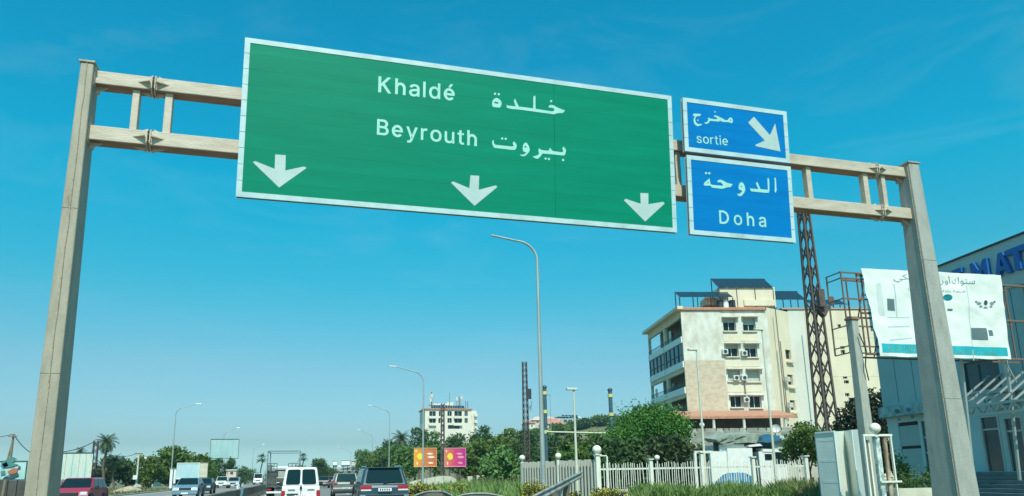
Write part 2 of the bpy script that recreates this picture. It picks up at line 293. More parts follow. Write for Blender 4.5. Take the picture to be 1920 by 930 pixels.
glass_teal = M('tinted_glass', (0.02, 0.09, 0.11), 0.12, (0.01, 0.06, 0.08), 1.5, spec=0.5)
white_paint = M('white_paint', (0.78, 0.78, 0.74), 0.4, (0.7, 0.7, 0.66), 3)
chrome = M('chrome', (0.7, 0.72, 0.74), 0.2, metal=0.9)
wood = M('weathered_wood', (0.24, 0.19, 0.13), 0.9, (0.17, 0.13, 0.09), 3, stretch=(6, 6, 0.6), bump=0.3)
globe_glass = M('globe_glass', (0.82, 0.78, 0.66), 0.25, (0.74, 0.70, 0.60), 6)
wire_mat = M('cable_black', (0.02, 0.02, 0.02), 0.7)

# ------------------------------------------------------------------ the ground, roads and their markings
def ground():
    xs = np.unique(np.concatenate([-np.geomspace(4000, 30, 26), np.arange(-30, 31, 6), np.geomspace(36, 4000, 60)]))
    ys = np.unique(np.concatenate([-np.geomspace(1500, 20, 12), np.arange(-20, 80, 6), np.geomspace(80, 9000, 70)]))
    vs = [(x, y, H(x, y) + (0.25 * (mnoise.noise(Vector((x * .05, y * .05, 0)))) if x > 20 and y > 45 else 0)) for y in ys for x in xs]
    nx = len(xs); fs = [(j * nx + i, j * nx + i + 1, (j + 1) * nx + i + 1, (j + 1) * nx + i) for j in range(len(ys) - 1) for i in range(nx - 1)]
    tag(MB().add(vs, fs, True).build('ground', soil), kind='structure')
ground()
XL, XR = -3.05, 9.6          # edges of the near carriageway; the median barrier stands at x = -3.4
tag(MB().box(XL, XR, -30, 1500, -0.2, 0.012).build('road', asphalt), kind='structure')
tag(MB().box(-16.2, -3.75, -30, 1500, -0.2, 0.014).build('opposite_road', asphalt_far), kind='structure')
tag(MB().box(-3.75, -3.05, -30, 1500, -0.2, 0.06).build('median_strip', kerb_stone), kind='structure')
lm = MB()
for x in (0.45, 3.75, -7.6, -11.6):
    y = -20
    while y < 400: lm.box(x - .07, x + .07, y, y + 3, 0.014, 0.021); y += 9
for x in (XL + .25, 7.3, -4.2, -15.4): lm.box(x - .07, x + .07, -30, 900, 0.014, 0.0212)
tag(lm.build('lane_markings', road_paint), kind='structure')
kb = MB()
for k in range(70): kb.box(XR, XR + .16, -10 + k * 2.4, -10 + k * 2.4 + 2.38, -0.1, 0.14)
for k in range(70): kb.box(-16.4, -16.24, -10 + k * 2.4, -10 + k * 2.4 + 2.38, -0.1, 0.13)
tag(kb.build('kerb', kerb_stone, bev=0.015), kind='structure')

# ------------------------------------------------------------------ median barrier: cast segments
mb = thing('median_barrier', 'long grey concrete barrier dividing the two carriageways at the left post', 'barrier', (-3.42, 14, 0.06))
for k in range(44):
    y0 = 3 + k * 4.0; y1 = y0 + 3.97; s = MB(); t = 0.82 + 0.01 * ((k * 7) % 3)
    prof = [(-.3, .06), (-.3, .14), (-.17, .36), (-.10, t), (.10, t), (.17, .36), (.3, .14), (.3, .06)]
    s.prism([(-3.42 + a, y0, b) for a, b in prof], (0, y1 - y0, 0))
    s.build('barrier_segment', concrete, mb, bev=0.012)
pb = thing('plastic_sheet', 'crumpled pale plastic sheet caught on top of the median barrier', 'plastic sheet', (-3.4, 41, 0.8))
s = MB(); pts = []
for j in range(7):
    for i in range(4): pts.append((-3.17 + .02 * i + .10 * random.random(), 40.6 + .32 * i + .06 * random.random(), 0.12 + .17 * j + .05 * random.random()))
s.add(pts, [(j * 4 + i, j * 4 + i + 1, j * 4 + 4 + i + 1, j * 4 + 4 + i) for j in range(6) for i in range(3)])
s.prism([(-3.3, 40.6, .9), (-3.25, 41.3, .95), (-3.3, 41.4, 1.12), (-3.35, 40.8, 1.05)], (.06, 0, 0))
s.build('sheet', white_paint, pb)

# ------------------------------------------------------------------ gantry
GY = 11.5
gan = thing('sign_gantry', 'steel portal gantry of two tapered posts and twin beams spanning the road', 'gantry', (4, GY, 0))
def lerp(a, b, t): return a + (b - a) * t
def ext(pt, pb_, z):       # point on the line from top point to lower point, at height z
    t = (z - pt.z) / (pb_.z - pt.z); return lerp(pt, pb_, t)
def post(tl, tr, bl, br, dt, db, back, mat=None):
    """front-face edges traced top/bottom; dt, db the depth at the top and at the ground"""
    L0, R0, L1, R1 = W(*tl, GY - .12), W(*tr, GY - .12), W(*bl, GY - .12), W(*br, GY - .12)
    zt = max(L0.z, R0.z); A, B = ext(L0, L1, zt), ext(R0, R1, zt); C, D = ext(L0, L1, -.2), ext(R0, R1, -.2)
    s = MB(); s.hexa([C, D, D + Vector((0, db, 0)), C + Vector((0, db, 0)), A, B, B + Vector((0, dt, 0)), A + Vector((0, dt, 0))])
    p = s.build('post', mat or steel_paint, gan, bev=0.02, seg=2)
    return p, A, B, C, D
pL, A, B, C, D = post((151, 116), (176, 118), (44, 930), (88, 930), .34, .60, 0)
w_ = MB()
n = 40
pts = [lerp(lerp(A, B, .52), lerp(C, D, .50), i / n) + Vector((random.uniform(-.006, .006), -.004, 0)) for i in range(n + 1)]
w_.tube(pts, [0.011 * random.uniform(.7, 1.3) for _ in pts], 5)
for t in (.3, .61):
    a_ = lerp(A, C, t) + Vector((0, -.003, 0)); b_ = lerp(B, D, t) + Vector((0, -.003, 0)); w_.bar(a_, b_, .005, .005)
w_.build('weld_seam', weld, pL)
MB().hexa([A + Vector((-.02, -.02, 0)), B + Vector((.02, -.02, 0)), B + Vector((.02, .36, 0)), A + Vector((-.02, .36, 0)), A + Vector((-.02, -.02, .03)), B + Vector((.02, -.02, .03)), B + Vector((.02, .36, .03)), A + Vector((-.02, .36, .03))]).build('cap_plate', steel_paint, pL)
pR, A2, B2, C2, D2 = post((1704.5, 309), (1723, 307), (1801, 930), (1838, 930), .34, .72, 0, steel_grey)
w_ = MB()
pts = [lerp(A2, C2, i / n) + Vector((-.006, .05 + .0 * i, 0)) for i in range(n + 1)]
w_.tube(pts, 0.009, 5)
for t in (.27, .63):
    a_ = lerp(A2, C2, t) + Vector((0, -.003, 0)); b_ = lerp(B2, D2, t) + Vector((0, -.003, 0)); w_.bar(a_, b_, .005, .005)
w_.build('weld_seam', weld, pR)
MB().hexa([A2 + Vector((-.03, -.02, 0)), B2 + Vector((.02, -.02, 0)), B2 + Vector((.02, .36, 0)), A2 + Vector((-.03, .36, 0)), A2 + Vector((-.03, -.02, .03)), B2 + Vector((.02, -.02, .03)), B2 + Vector((.02, .36, .03)), A2 + Vector((-.03, .36, .03))]).build('cap_plate', steel_paint, pR)
zu1 = sum(W(*q, GY).z for q in ((188, 133), (452, 163), (1484, 290), (1706, 313))) / 4
zu0 = sum(W(*q, GY).z for q in ((188, 157), (450, 190), (1484, 308), (1706, 328))) / 4
zl1 = sum(W(*q, GY).z for q in ((178, 232), (447, 262), (1490, 371), (1716, 390))) / 4
zl0 = sum(W(*q, GY).z for q in ((180, 258), (445, 290), (1490, 390), (1716, 410))) / 4
xl, xr = B.x - .02, A2.x + .05
fl = [W(288, 157, GY).x, W(1645, 315, GY).x]
BD = .26
for za, zb in ((zu0, zu1), (zl0, zl1)):
    for xa, xb in ((xl, fl[0] - .03), (fl[0] + .03, fl[1] - .03), (fl[1] + .03, xr)):
        bm_ = MB().box(xa, xb, GY, GY + BD, za, zb).build('beam', steel_beam, gan, bev=0.012, seg=2)
        MB().box(xa + .02, xb - .02, GY + .012, GY + BD - .012, za - .004, za + .01).build('rust_and_shade_underside', rust_shade, bm_)  # thin plate carrying the painted shade and rust below the beam
    for fx in fl:
        s = MB(); zc = (za + zb) / 2; yc = GY + BD / 2; r_ = .165
        for dx in (-.016, .016):
            s.prism([(fx + dx, yc - r_ * .95, zc - r_ * .6), (fx + dx, yc - r_ * .95, zc + r_ * .6), (fx + dx, yc - r_ * .5, zc + r_), (fx + dx, yc + r_ * .5, zc + r_), (fx + dx, yc + r_ * .95, zc + r_ * .6), (fx + dx, yc + r_ * .95, zc - r_ * .6), (fx + dx, yc + r_ * .5, zc - r_), (fx + dx, yc - r_ * .5, zc - r_)], (.016 if dx > 0 else -.016, 0, 0))
        for sg in (-1, 1):       # stiffening fins on each face
            e = Vector((sg * .17, 0, 0)); b0 = fx + sg * .045
            s.prism([(b0, yc - .01, zb), (b0 + sg * .19, yc - .01, zb), (b0, yc - .01, zb + .085)], (0, .02, 0))
            s.prism([(b0, yc - .01, za), (b0 + sg * .19, yc - .01, za), (b0, yc - .01, za - .085)], (0, .02, 0))
            s.prism([(b0, GY, zc - .01), (b0 + sg * .19, GY, zc - .01), (b0, GY - .09, zc - .01)], (0, 0, .02))
        f_ = s.build('flange', steel_beam, gan)
        bl_ = MB()
        for a in range(8):
            an = a * math.pi / 4 + .39; bl_.disc((fx, yc + math.sin(an) * .145, zc + math.cos(an) * .145), (1, 0, 0), .009, .08, 6)
        bl_.build('bolts', rusty_steel, f_)['kind'] = 'stuff'
for px, w in ((250, .105), (313, .115), (1277, .11), (1522, .115), (1628, .12), (1661, .10)):
    x = W(px, 340 if px > 1000 else 210, GY).x
    MB().box(x - w / 2, x + w / 2, GY + .06, GY + .20, zl1 - .01, zu0 + .01).build('strut', steel_beam, gan, bev=.006)
for k in range(5):
    x = lerp(W(450, 200, GY).x, W(1277, 300, GY).x, (k + 1) / 6)
    MB().box(x - .055, x + .055, GY + .06, GY + .20, zl1 - .01, zu0 + .01).build('strut', steel_beam, gan)
for (x, sg) in ((xl, 1), (xr, -1)):
    for za, zb in ((zu0, zu1), (zl0, zl1)):
        s = MB()
        s.prism([(x, GY + .11, za), (x + sg * .20, GY + .11, za), (x, GY + .11, za - .13)], (0, .03, 0))
        s.prism([(x, GY + .11, zb), (x + sg * .14, GY + .11, zb), (x, GY + .11, zb + .09)], (0, .03, 0))
        s.box(min(x, x + sg * .03), max(x, x + sg * .03), GY - .05, GY + BD + .05, za - .05, zb + .05)
        s.build('bracket', steel_beam, gan)

# ------------------------------------------------------------------ lettering
GLYPH['K'] = [[[60, 0], [60, 509], [132, 509], [132, 288], [340, 509], [432, 509], [232, 300], [448, 0], [360, 0], [182, 250], [132, 198], [132, 0]]]
def _arc(cx, cy, rx, ry, a0, a1, n=10): return [[cx + rx * math.cos(math.radians(a0 + (a1 - a0) * i / n)), cy + ry * math.sin(math.radians(a0 + (a1 - a0) * i / n))] for i in range(n + 1)]
GLYPH['D'] = [[[60, 0]] + _arc(220, 254.5, 242, 254.5, -90, 90, 16) + [[60, 509]], ([[124, 60]] + _arc(215, 254.5, 176, 194.5, -90, 90, 16) + [[124, 449]])[::-1]]
GLYPH['B'] = [[[60, 0]] + _arc(270, 142, 142, 142, -90, 62, 9) + _arc(256, 381, 132, 128, -50, 90, 9) + [[60, 509]],
              ([[124, 60]] + _arc(264, 145, 82, 85, -90, 90, 8) + [[124, 230]])[::-1], ([[124, 290]] + _arc(252, 370, 74, 80, -90, 90, 8) + [[124, 450]])[::-1]]
GLYPH['h'] = [[[53, 0], [53, 509], [122, 509], [122, 318]] + _arc(214, 238, 146, 148, 128, 0, 9) + [[360, 0], [291, 0], [291, 225]] + _arc(206, 222, 85, 100, 0, 180, 8) + [[122, 210], [122, 0]]]
for _k in GLYPH:
    if _k not in 'BD': GLYPH[_k] = [r[::-1] for r in GLYPH[_k]]
GLYPH['e'] = [_arc(203, 188, 168, 196, 3, 322, 22) + _arc(203, 188, 101, 134, 318, 8, 18), [[88, 162], [369, 162], [371, 218], [88, 218]]]
GLYPH['é'] = GLYPH['e'] + [[[175, 425], [232, 425], [322, 532], [245, 532]]]
def fatten(r, d):
    n = len(r); o = []
    for i in range(n):
        a, b, c = r[i - 1], r[i], r[(i + 1) % n]
        e1 = (b[0] - a[0], b[1] - a[1]); e2 = (c[0] - b[0], c[1] - b[1]); l1 = math.hypot(*e1) or 1e-6; l2 = math.hypot(*e2) or 1e-6
        n1 = (e1[1] / l1, -e1[0] / l1); n2 = (e2[1] / l2, -e2[0] / l2); m = (n1[0] + n2[0], n1[1] + n2[1]); q = m[0] ** 2 + m[1] ** 2
        k = min(2 / q, .75) if q > 1e-4 else 0
        o.append((b[0] + m[0] * k * d, b[1] + m[1] * k * d))
    return o
def _area(r): return sum(r[i][0] * r[(i + 1) % len(r)][1] - r[(i + 1) % len(r)][0] * r[i][1] for i in range(len(r)))
def _inside(p, r):
    c = False
    for i in range(len(r)):
        a, b = r[i], r[i - 1]
        if (a[1] > p[1]) != (b[1] > p[1]) and p[0] < (b[0] - a[0]) * (p[1] - a[1]) / (b[1] - a[1]) + a[0]: c = not c
    return c
def outline_object(name, rings, F, off, mat, parent, depth=0.004, weight=0.0, to=None):
    """rings: outlines in the face's own (u, w) metres; filled, slightly thick, standing on the face.
    Outer outlines turn the way the first one does; each is filled with its own holes."""
    big = max(rings, key=lambda r: abs(_area(r))); sg = 1 if _area(big) > 0 else -1
    outer = [r for r in rings if _area(r) * sg > 0]; inner = [r for r in rings if _area(r) * sg <= 0]
    V, Fc = [], []
    for i, r in enumerate(outer):
        c = bpy.data.curves.new('lettering_curve', 'CURVE'); c.dimensions = '2D'; c.fill_mode = 'BOTH'; c.extrude = depth / 2; c.offset = weight
        for q in [r] + [h for h in inner if _inside(h[0], r)]:
            sp = c.splines.new('POLY'); sp.points.add(len(q) - 1); sp.use_cyclic_u = True
            for p, w in zip(sp.points, q): p.co = (w[0], w[1], 0, 1)
        t = bpy.data.objects.new('lettering_curve', c); COL.objects.link(t)
        dg = bpy.context.evaluated_depsgraph_get(); dg.update()
        m_ = bpy.data.meshes.new_from_object(t.evaluated_get(dg)); bpy.data.objects.remove(t)
        b0 = len(V); lay = .0004 * (i % 3)
        V += [F.o + F.u * v.co.x + F.w * v.co.y + F.n * (v.co.z + off + depth / 2 + lay) for v in m_.vertices]
        Fc += [tuple(b0 + k for k in p.vertices) for p in m_.polygons]
        bpy.data.meshes.remove(m_)
    me = bpy.data.meshes.new(name); me.from_pydata(V, [], Fc); me.materials.append(mat); me.update()
    return link(bpy.data.objects.new(name, me), parent)
def words(name, txt, F, start, end, top, off, mat, parent, weight=0.0, ref=509.0, fixed=None):
    u0, z0 = F.at(*start); u1, z1 = F.at(*end); _, zt = F.at(*top); s = (zt - z0) / ref
    adv = []; x = 0
    def ext_(ch):
        xs = [p[0] for r in GLYPH[ch] for p in r]; return min(xs), max(xs)
    tot = sum((ext_(ch)[1] - ext_(ch)[0]) for ch in txt if ch != ' ') * s
    gap = ((u1 - u0) - tot) / max(1, (len(txt) - 1)); x = u0; rings = []
    for ch in txt:
        if ch == ' ': x += gap; continue
        a, b = ext_(ch); zb = z0 + (z1 - z0) * (x - u0) / (u1 - u0)
        for r in GLYPH[ch]: rings.append([(x + (p[0] - a) * s, zb + p[1] * s) for p in (fatten(r, weight) if weight else r)])
        x += (b - a) * s + gap
    return outline_object(name, rings, F, off, mat, parent, depth=.0015)
def traced(name, polys, F, zoom, ox, oy, off, mat, parent, dots=(), dr=30, holes=()):
    def cv(r): return [F.at(ox + a / zoom, oy + b / zoom) for a, b in r]
    def area(r): return sum(r[i][0] * r[(i + 1) % len(r)][1] - r[(i + 1) % len(r)][0] * r[i][1] for i in range(len(r)))
    rings = []
    for p in polys:
        r = cv(p); rings.append(r if area(r) > 0 else r[::-1])
    for p in holes:
        r = cv(p); rings.append(r if area(r) < 0 else r[::-1])
    for (a, b) in dots:
        r = cv([(a + dr * math.cos(t * math.pi / 4) * (1 if t % 2 == 0 else .82), b + dr * math.sin(t * math.pi / 4) * (1 if t % 2 == 0 else .82)) for t in range(8)])
        rings.append(r if area(r) > 0 else r[::-1])
    return outline_object(name, rings, F, off, mat, parent, depth=.0015)

# ------------------------------------------------------------------ road signs on the gantry
def road_sign(label, corners, rows, split, sheet, F, tk=.06):
    """corners: pixels TL TR BR BL -> a rectangle on the face F"""
    c = [F.at(*q) for q in corners]
    u0 = (c[0][0] + c[3][0]) / 2; u1 = (c[1][0] + c[2][0]) / 2; w1 = (c[0][1] + c[1][1]) / 2; w0 = (c[2][1] + c[3][1]) / 2
    print('sign', [(round(a, 3), round(b, 3)) for a, b in c])
    t = thing('road_sign', label, 'road sign', F.P((u0 + u1) / 2, w0))
    B_ = .086; n = rows; h = (w1 - w0) / n; g = .0006
    for k in range(n):
        z0 = w0 + k * h + g; z1 = w0 + (k + 1) * h - g
        segs = [(u0 + .02, u1 - .02)]
        if split is not None and k < n: segs = [(u0 + .02, split - .002), (split + .002, u1 - .02)]
        for a, b in segs:
            s = MB(); j = .0002 * ((k * 5 + int(a * 3)) % 3)
            s.fbox(F, a, b, z0, z1, -tk, -.001 - j)
            s.build('panel', sheet, t)
    s = MB()
    s.fbox(F, u0, u1, w1 - B_, w1, -.02, .006); s.fbox(F, u0, u1, w0, w0 + B_, -.02, .0065)
    for k in range(n):
        a = max(w0 + B_, w0 + k * h + .004); b = min(w1 - B_, w0 + (k + 1) * h - .004)
        s.fbox(F, u0, u0 + B_, a, b, -.02, .0055); s.fbox(F, u1 - B_, u1, a, b, -.02, .0055)
    s.build('border', white_sheet, t)
    s = MB()
    s.fbox(F, u0 - .004, u1 + .004, w0 - .004, w1 + .004, -tk - .012, -tk)
    k = max(2, int((u1 - u0) / 1.3))
    for i in range(k):
        x = u0 + (i + .5) * (u1 - u0) / k; s.fbox(F, x - .04, x + .04, w0 + .1, w1 - .1, -.26, -tk - .013)
    s.build('backing_frame', sign_back, t)
    return t, (u0, u1, w0, w1)
FS = Frame(0, GY - .22, 1, 0, oz=W(860, 400, GY - .22).z, lean=.055)
spl = F_ = FS.at(1041, 350)[0]
gs, gr = road_sign('large green sign reading Khaldé and Beyrouth with three lane arrows', [(460, 68), (1259, 182), (1269, 438), (442, 366)], 10, spl, green_sheet, FS)
lt = .0007
words('lettering', 'Khaldé', FS, (709.5, 172.5), (852, 188.5), (710, 143.5), lt, letter_white, gs, weight=11)
words('lettering', 'Beyrouth', FS, (707, 252), (893.5, 274), (707.5, 223.5), lt, letter_white, gs, weight=11)
traced('lettering', [[(150,400),(165,340),(205,300),(255,283),(310,310),(350,350),(368,410),(345,480),(320,502),(180,490),(155,460)],
   [(482,432),(500,455),(680,475),(640,350),(668,298),(700,370),(755,480),(1075,520),(1080,260),(1105,232),(1125,245),(1130,530),(1500,588),(1552,570),(1545,520),(1480,505),(1415,497),(1440,450),(1480,440),(1540,452),(1620,500),(1795,570),(1745,622),(1620,628),(1540,655),(1450,640),(1080,590),(740,545),(600,535),(490,510),(475,470)]],
   FS, 12, 910, 160, lt, letter_white, gs, dots=[(217,192),(302,200),(1478,357)], holes=[[(190,385),(225,368),(270,378),(300,405),(280,420),(215,405)]])
traced('lettering', [[(175,145),(185,160),(190,215),(225,258),(600,298),(640,290),(615,230),(640,178),(690,230),(710,280),(690,345),(665,374),(600,374),(200,328),(165,270),(148,200)],
   [(895,205),(940,225),(985,300),(1000,380),(975,430),(910,500),(860,522),(800,505),(768,480),(830,482),(880,468),(920,435),(850,405),(838,340),(855,250)],
   [(1205,333),(1260,375),(1420,395),(1430,375),(1455,328),(1490,375),(1520,400),(1735,430),(1750,400),(1730,340),(1755,298),(1800,350),(1815,390),(1800,460),(1775,502),(1500,475),(1285,455),(1250,510),(1180,577),(1120,565),(1058,522),(1120,512),(1180,490),(1210,455),(1190,400)]],
   FS, 12, 910, 250, lt, letter_white, gs, dots=[(378,118),(458,124),(1355,570),(1430,578),(1748,602)], holes=[[(900,285),(930,300),(920,325),(885,318),(878,295)]])
for zo, ox, oy, pl in ((2.735, 440, 60, [(208,628),(262,632),(260,710),(355,690),(370,697),(228,798),(93,668),(105,662),(205,702)]),
                       (2.657, 840, 100, [(112,608),(155,610),(153,680),(238,658),(246,666),(132,760),(15,645),(25,638),(106,672)]),
                       (2.657, 840, 100, [(958,696),(998,697),(998,752),(1070,740),(1080,748),(982,838),(876,732),(885,725),(960,750)])):
    traced('arrow', [pl], FS, zo, ox, oy, lt, arrow_white, gs)
b1, _r = road_sign('upper blue exit sign reading sortie with a white diagonal arrow', [(1278, 184), (1475, 208), (1480, 303), (1286, 286)], 4, None, blue_sheet, FS)
words('lettering', 'sortie', FS, (1306.5, 267.5), (1365, 272.7), (1307, 254.8), lt, letter_white, b1, weight=4, ref=384)
traced('arrow', [[(955,278),(1170,525),(1240,370),(1312,745),(975,672),(978,655),(1100,598),(878,358)]], FS, 7.155, 1280, 180, lt, arrow_white, b1)
traced('lettering', [[(200,250),(270,250),(470,265),(430,340),(310,350),(265,400),(255,480),(290,570),(350,620),(420,628),(510,622),(470,670),(350,710),(270,670),(215,590),(195,500),(215,410),(245,340),(180,335),(175,290)],
   [(735,390),(790,430),(960,455),(1060,440),(1020,385),(930,360),(950,310),(1000,315),(1130,370),(1290,450),(1300,480),(1440,490),(1460,430),(1540,380),(1590,430),(1620,520),(1580,600),(1510,575),(1440,555),(1250,555),(1180,515),(1080,540),(850,515),(790,510),(750,570),(690,620),(620,615),(580,575),(660,570),(720,510),(740,470),(705,440)]],
   FS, 19.2, 1290, 200, lt, letter_white, b1, dots=[(355,490),(970,190)], holes=[[(1530,455),(1575,520),(1500,500)]])
b2, _r = road_sign('lower blue sign reading Doha in Latin and Arabic letters', [(1287, 292), (1482, 311), (1492, 454), (1294, 440)], 6, None, blue_sheet, FS)
words('lettering', 'Doha', FS, (1349.5, 418.8), (1436.5, 425.5), (1350, 394.7), lt, letter_white, b2, weight=9)
traced('lettering', [[(240,290),(265,420),(300,440),(540,462),(545,430),(500,385),(415,378),(440,330),(490,322),(560,350),(640,395),(765,425),(715,490),(640,495),(560,522),(500,527),(300,502),(255,455),(160,462),(108,442),(130,390)],
   [(955,376),(1000,400),(1035,470),(1048,560),(1020,620),(960,692),(900,692),(858,645),(920,640),(970,600),(975,575),(905,540),(895,490),(915,410)],
   [(1160,503),(1180,525),(1340,535),(1285,410),(1315,368),(1390,535),(1555,552),(1545,300),(1565,278),(1585,320),(1592,560),(1575,620),(1480,617),(1180,587),(1158,545)],
   [(1703,275),(1735,285),(1752,560),(1730,622),(1710,590),(1712,400)]],
   FS, 12, 1310, 310, lt, letter_white, b2, dots=[(165,175),(240,180)], holes=[[(210,365),(225,400),(180,410)],[(955,460),(980,480),(950,492),(938,475)]])

# ------------------------------------------------------------------ street lamps
def street_lamp(label, base_px, Y, top_y, arm_px, arm_y, rad=.10, head=True, group='tall curved street lamps beside the motorway', mat=None, side=-1, lean_px=None):
    mat = mat or lamp_steel
    bx = WX(base_px, Y) if lean_px is None else W(*lean_px, Y).x
    gz = H(bx, Y); zt = W(lean_px[0] if lean_px else base_px, top_y, Y).z
    t = thing('street_lamp', label, 'street lamp', (bx, Y, gz), group)
    ax = W(arm_px, arm_y, Y).x; az = W(arm_px, arm_y, Y).z; L = ax - bx; Rr = min(abs(L) * .45, 1.4)
    n = 12; pole = [(bx, Y, gz - .1), (bx, Y, gz + .5), (bx, Y, zt - Rr)]
    MB().tube(pole, [rad * 1.25, rad * 1.15, rad * .62], 10).build('pole', mat, t)
    sg = 1 if L > 0 else -1; arc = []
    for i in range(n + 1):
        a = math.pi / 2 * i / n; arc.append((bx + sg * Rr * (1 - math.cos(a)) , Y, zt - Rr + (Rr - max(0, (zt - az)) * 0) * math.sin(a) * .92))
    arc.append((bx + L * .75, Y, lerp(arc[-1][2], az, .55))); arc.append((ax, Y, az))
    MB().tube(arc, [rad * .62] * (n - 2) + [rad * .5] * 5, 8).build('arm', mat, t)
    if head:
        s = MB(); l = .75 * (1 if rad > .08 else .8)
        c = Vector((ax, Y, az))
        s.hexa([c + Vector(v) for v in [(-.05 * sg, -.10, -.05), (sg * l, -.14, -.03), (sg * l, .14, -.03), (-.05 * sg, .10, -.05), (-.05 * sg, -.06, .05), (sg * l * .9, -.09, .07), (sg * l * .9, .09, .07), (-.05 * sg, .06, .05)]])
        s.build('lamp_head', mat, t, bev=.02)
    s = MB(); s.box(bx - .2, bx + .2, Y - .2, Y + .2, gz - .05, gz + .04); s.build('base_plate', mat, t)
    return t
street_lamp('tall galvanised street lamp curving left just below the green sign', 1021, 31, 452, 921, 441, .105, head=False, lean_px=(1016, 800))
street_lamp('street lamp standing in front of the orange billboard', 793, 72, 694, 742, 687, .10)
street_lamp('street lamp rising behind the dark SUV, arm to the left', 729, 112, 766, 698, 760, .09)
street_lamp('short looking distant street lamp left of the palm trees', 697, 172, 812, 676, 806, .09)
street_lamp('farthest right hand street lamp above the overpass', 657, 240, 844, 636, 838, .09)
street_lamp('street lamp left of the blue car on the far verge', 321, 112, 762, 368, 757, .09, lean_px=(324, 850))
street_lamp('street lamp crossing the grey billboard on the left', 415, 165, 808, 444, 802, .09)
street_lamp('distant street lamp between the left palm and the truck', 472, 240, 838, 492, 833, .09)
def tee_lamp(label, px, Y, top_y, arm_px, arm_y, rad=.06, mat=pale_pole, base_z=None, ref_y=None):
    p = W(px, ref_y or 800, Y); gz = H(p.x, Y) if base_z is None else base_z
    zt = W(px, top_y, Y).z; t = thing('street_lamp', label, 'street lamp', (p.x, Y, gz), 'slim pale lamps with a straight arm')
    MB().tube([(p.x, Y, gz - .1), (p.x, Y, lerp(gz, zt, .45)), (p.x, Y, zt)], [rad * 1.3, rad, rad * .7], 8).build('pole', mat, t)
    a = W(arm_px, arm_y, Y)
    MB().bar((p.x + .05, Y, zt - .03), (a.x, Y, a.z), rad * .9, rad * .9).build('arm', mat, t)
    sg = 1 if a.x > p.x else -1
    MB().box(min(a.x, a.x - sg * .6), max(a.x, a.x - sg * .6), Y - .12, Y + .12, a.z - .07, a.z + .05).build('lamp_head', mat, t, bev=.02)
    return t
tee_lamp('slim pale lamp with a flat arm right of the tall curved lamp', 1079, 36, 728, 1062, 729, .07, ref_y=820)
tee_lamp('slim pale lamp in front of the left part of the apartment wall', 1315, 40, 655, 1290, 655, .075, ref_y=780)
tee_lamp('slim pale lamp crossing the apartment windows, beside the satellite dish', 1445, 38, 618, 1414, 617, .07, ref_y=790)
tee_lamp('thin grey lamp beside the pillar with yellow bands', 1033, 95, 740, 1024, 740, .06, ref_y=800, mat=lamp_steel)

# ------------------------------------------------------------------ lattice pylons
def pylon(label, px0, pyt, px1, Y, w_top, w_bot, rows, group, pieces=True, top_extra=None, cat='pylon', mat=lattice_rust, m=.09):
    top = W(px0, pyt, Y); b = W(px1, 880, Y); gz = H(b.x, Y)
    cx = (top.x + b.x) / 2; cx = b.x
    t = thing('lattice_pylon', label, cat, (cx, Y, gz), group); zt = top.z; h = zt - gz
    def cor(k, z):
        w = lerp(w_bot, w_top, (z - gz) / h) / 2; return Vector((cx + (-w, w, w, -w)[k], Y + (-w, -w, w, w)[k], z))
    zs = [gz + h * (i / rows) ** .96 for i in range(rows + 1)]
    J = MB()
    for k in range(4):
        if pieces: unit_bar('leg', cor(k, gz), cor(k, zt), m, m, mat, t)
        else: J.bar(cor(k, gz), cor(k, zt), m, m)
    for i in range(rows):
        for k in range(4):
            a, b_ = k, (k + 1) % 4
            prs = [(cor(a, zs[i]), cor(b_, zs[i + 1])), (cor(b_, zs[i]), cor(a, zs[i + 1]))]
            for p, q in prs:
                off = Vector((0, 0, 0))
                if pieces: unit_bar('brace', p, q, m * .62, m * .3, mat, t)
                else: J.bar(p, q, m * .6, m * .4)
    if not pieces: J.build('lattice', mat, t)['kind'] = 'stuff'
    return t, cx, gz, zt
pt, cx, gz, zt = pylon('tall rusty lattice pylon rising behind the lower gantry beam', 1516, 392, 1560, 46, .58, 1.18, 14, None, m=.15)
# equipment clamped to the pylon
p = W(1530, 555, 46)
MB().box(p.x - .45, p.x + .1, 45.1, 45.5, p.z - 1.1, p.z + .35).build('equipment_box', lattice_rust, pt, bev=.02)
MB().prism([(p.x - .5, 45.4, p.z - 1.2), (p.x + .2, 45.4, p.z - 1.8), (p.x + .75, 45.4, p.z - 1.0), (p.x + .1, 45.4, p.z - .7)], (0, .5, 0)).build('equipment_bracket', lattice_rust, pt)
MB().box(p.x + .55, p.x + .95, 45.15, 45.4, p.z - .9, p.z - .2).build('equipment_box', lattice_rust, pt, bev=.02)
pt2, cx, gz, zt = pylon('slender rusty lattice pylon beside the end of the white fence', 983, 678, 988, 84, .46, .66, 20, None, m=.085)
MB().box(cx + .25, cx + .75, 83.8, 84.1, W(985, 748, 84).z, W(985, 729, 84).z).build('equipment_box', dark_metal, pt2)
s = MB()
for i in range(3): s.tube([(cx + .2, 83.9, W(985, 770, 84).z + .25 * i), (cx + .7, 83.9, W(985, 764, 84).z + .1 * i)], .03, 5)
s.tube([(cx + .65, 83.9, W(985, 772, 84).z), (cx + .8, 83.9, W(985, 752, 84).z)], .03, 5)
s.build('insulator_arm', lattice_rust, pt2)['kind'] = 'stuff'
pylon('thin dark lattice mast between the orange and pink billboards', 832, 757, 830, 104, .38, .50, 16, None, pieces=False, m=.12)
pt3, *_ = pylon('small lattice mast beside the faded metal billboard on the left', 177, 826, 175, 100, .45, .60, 7, None, pieces=False, m=.09)

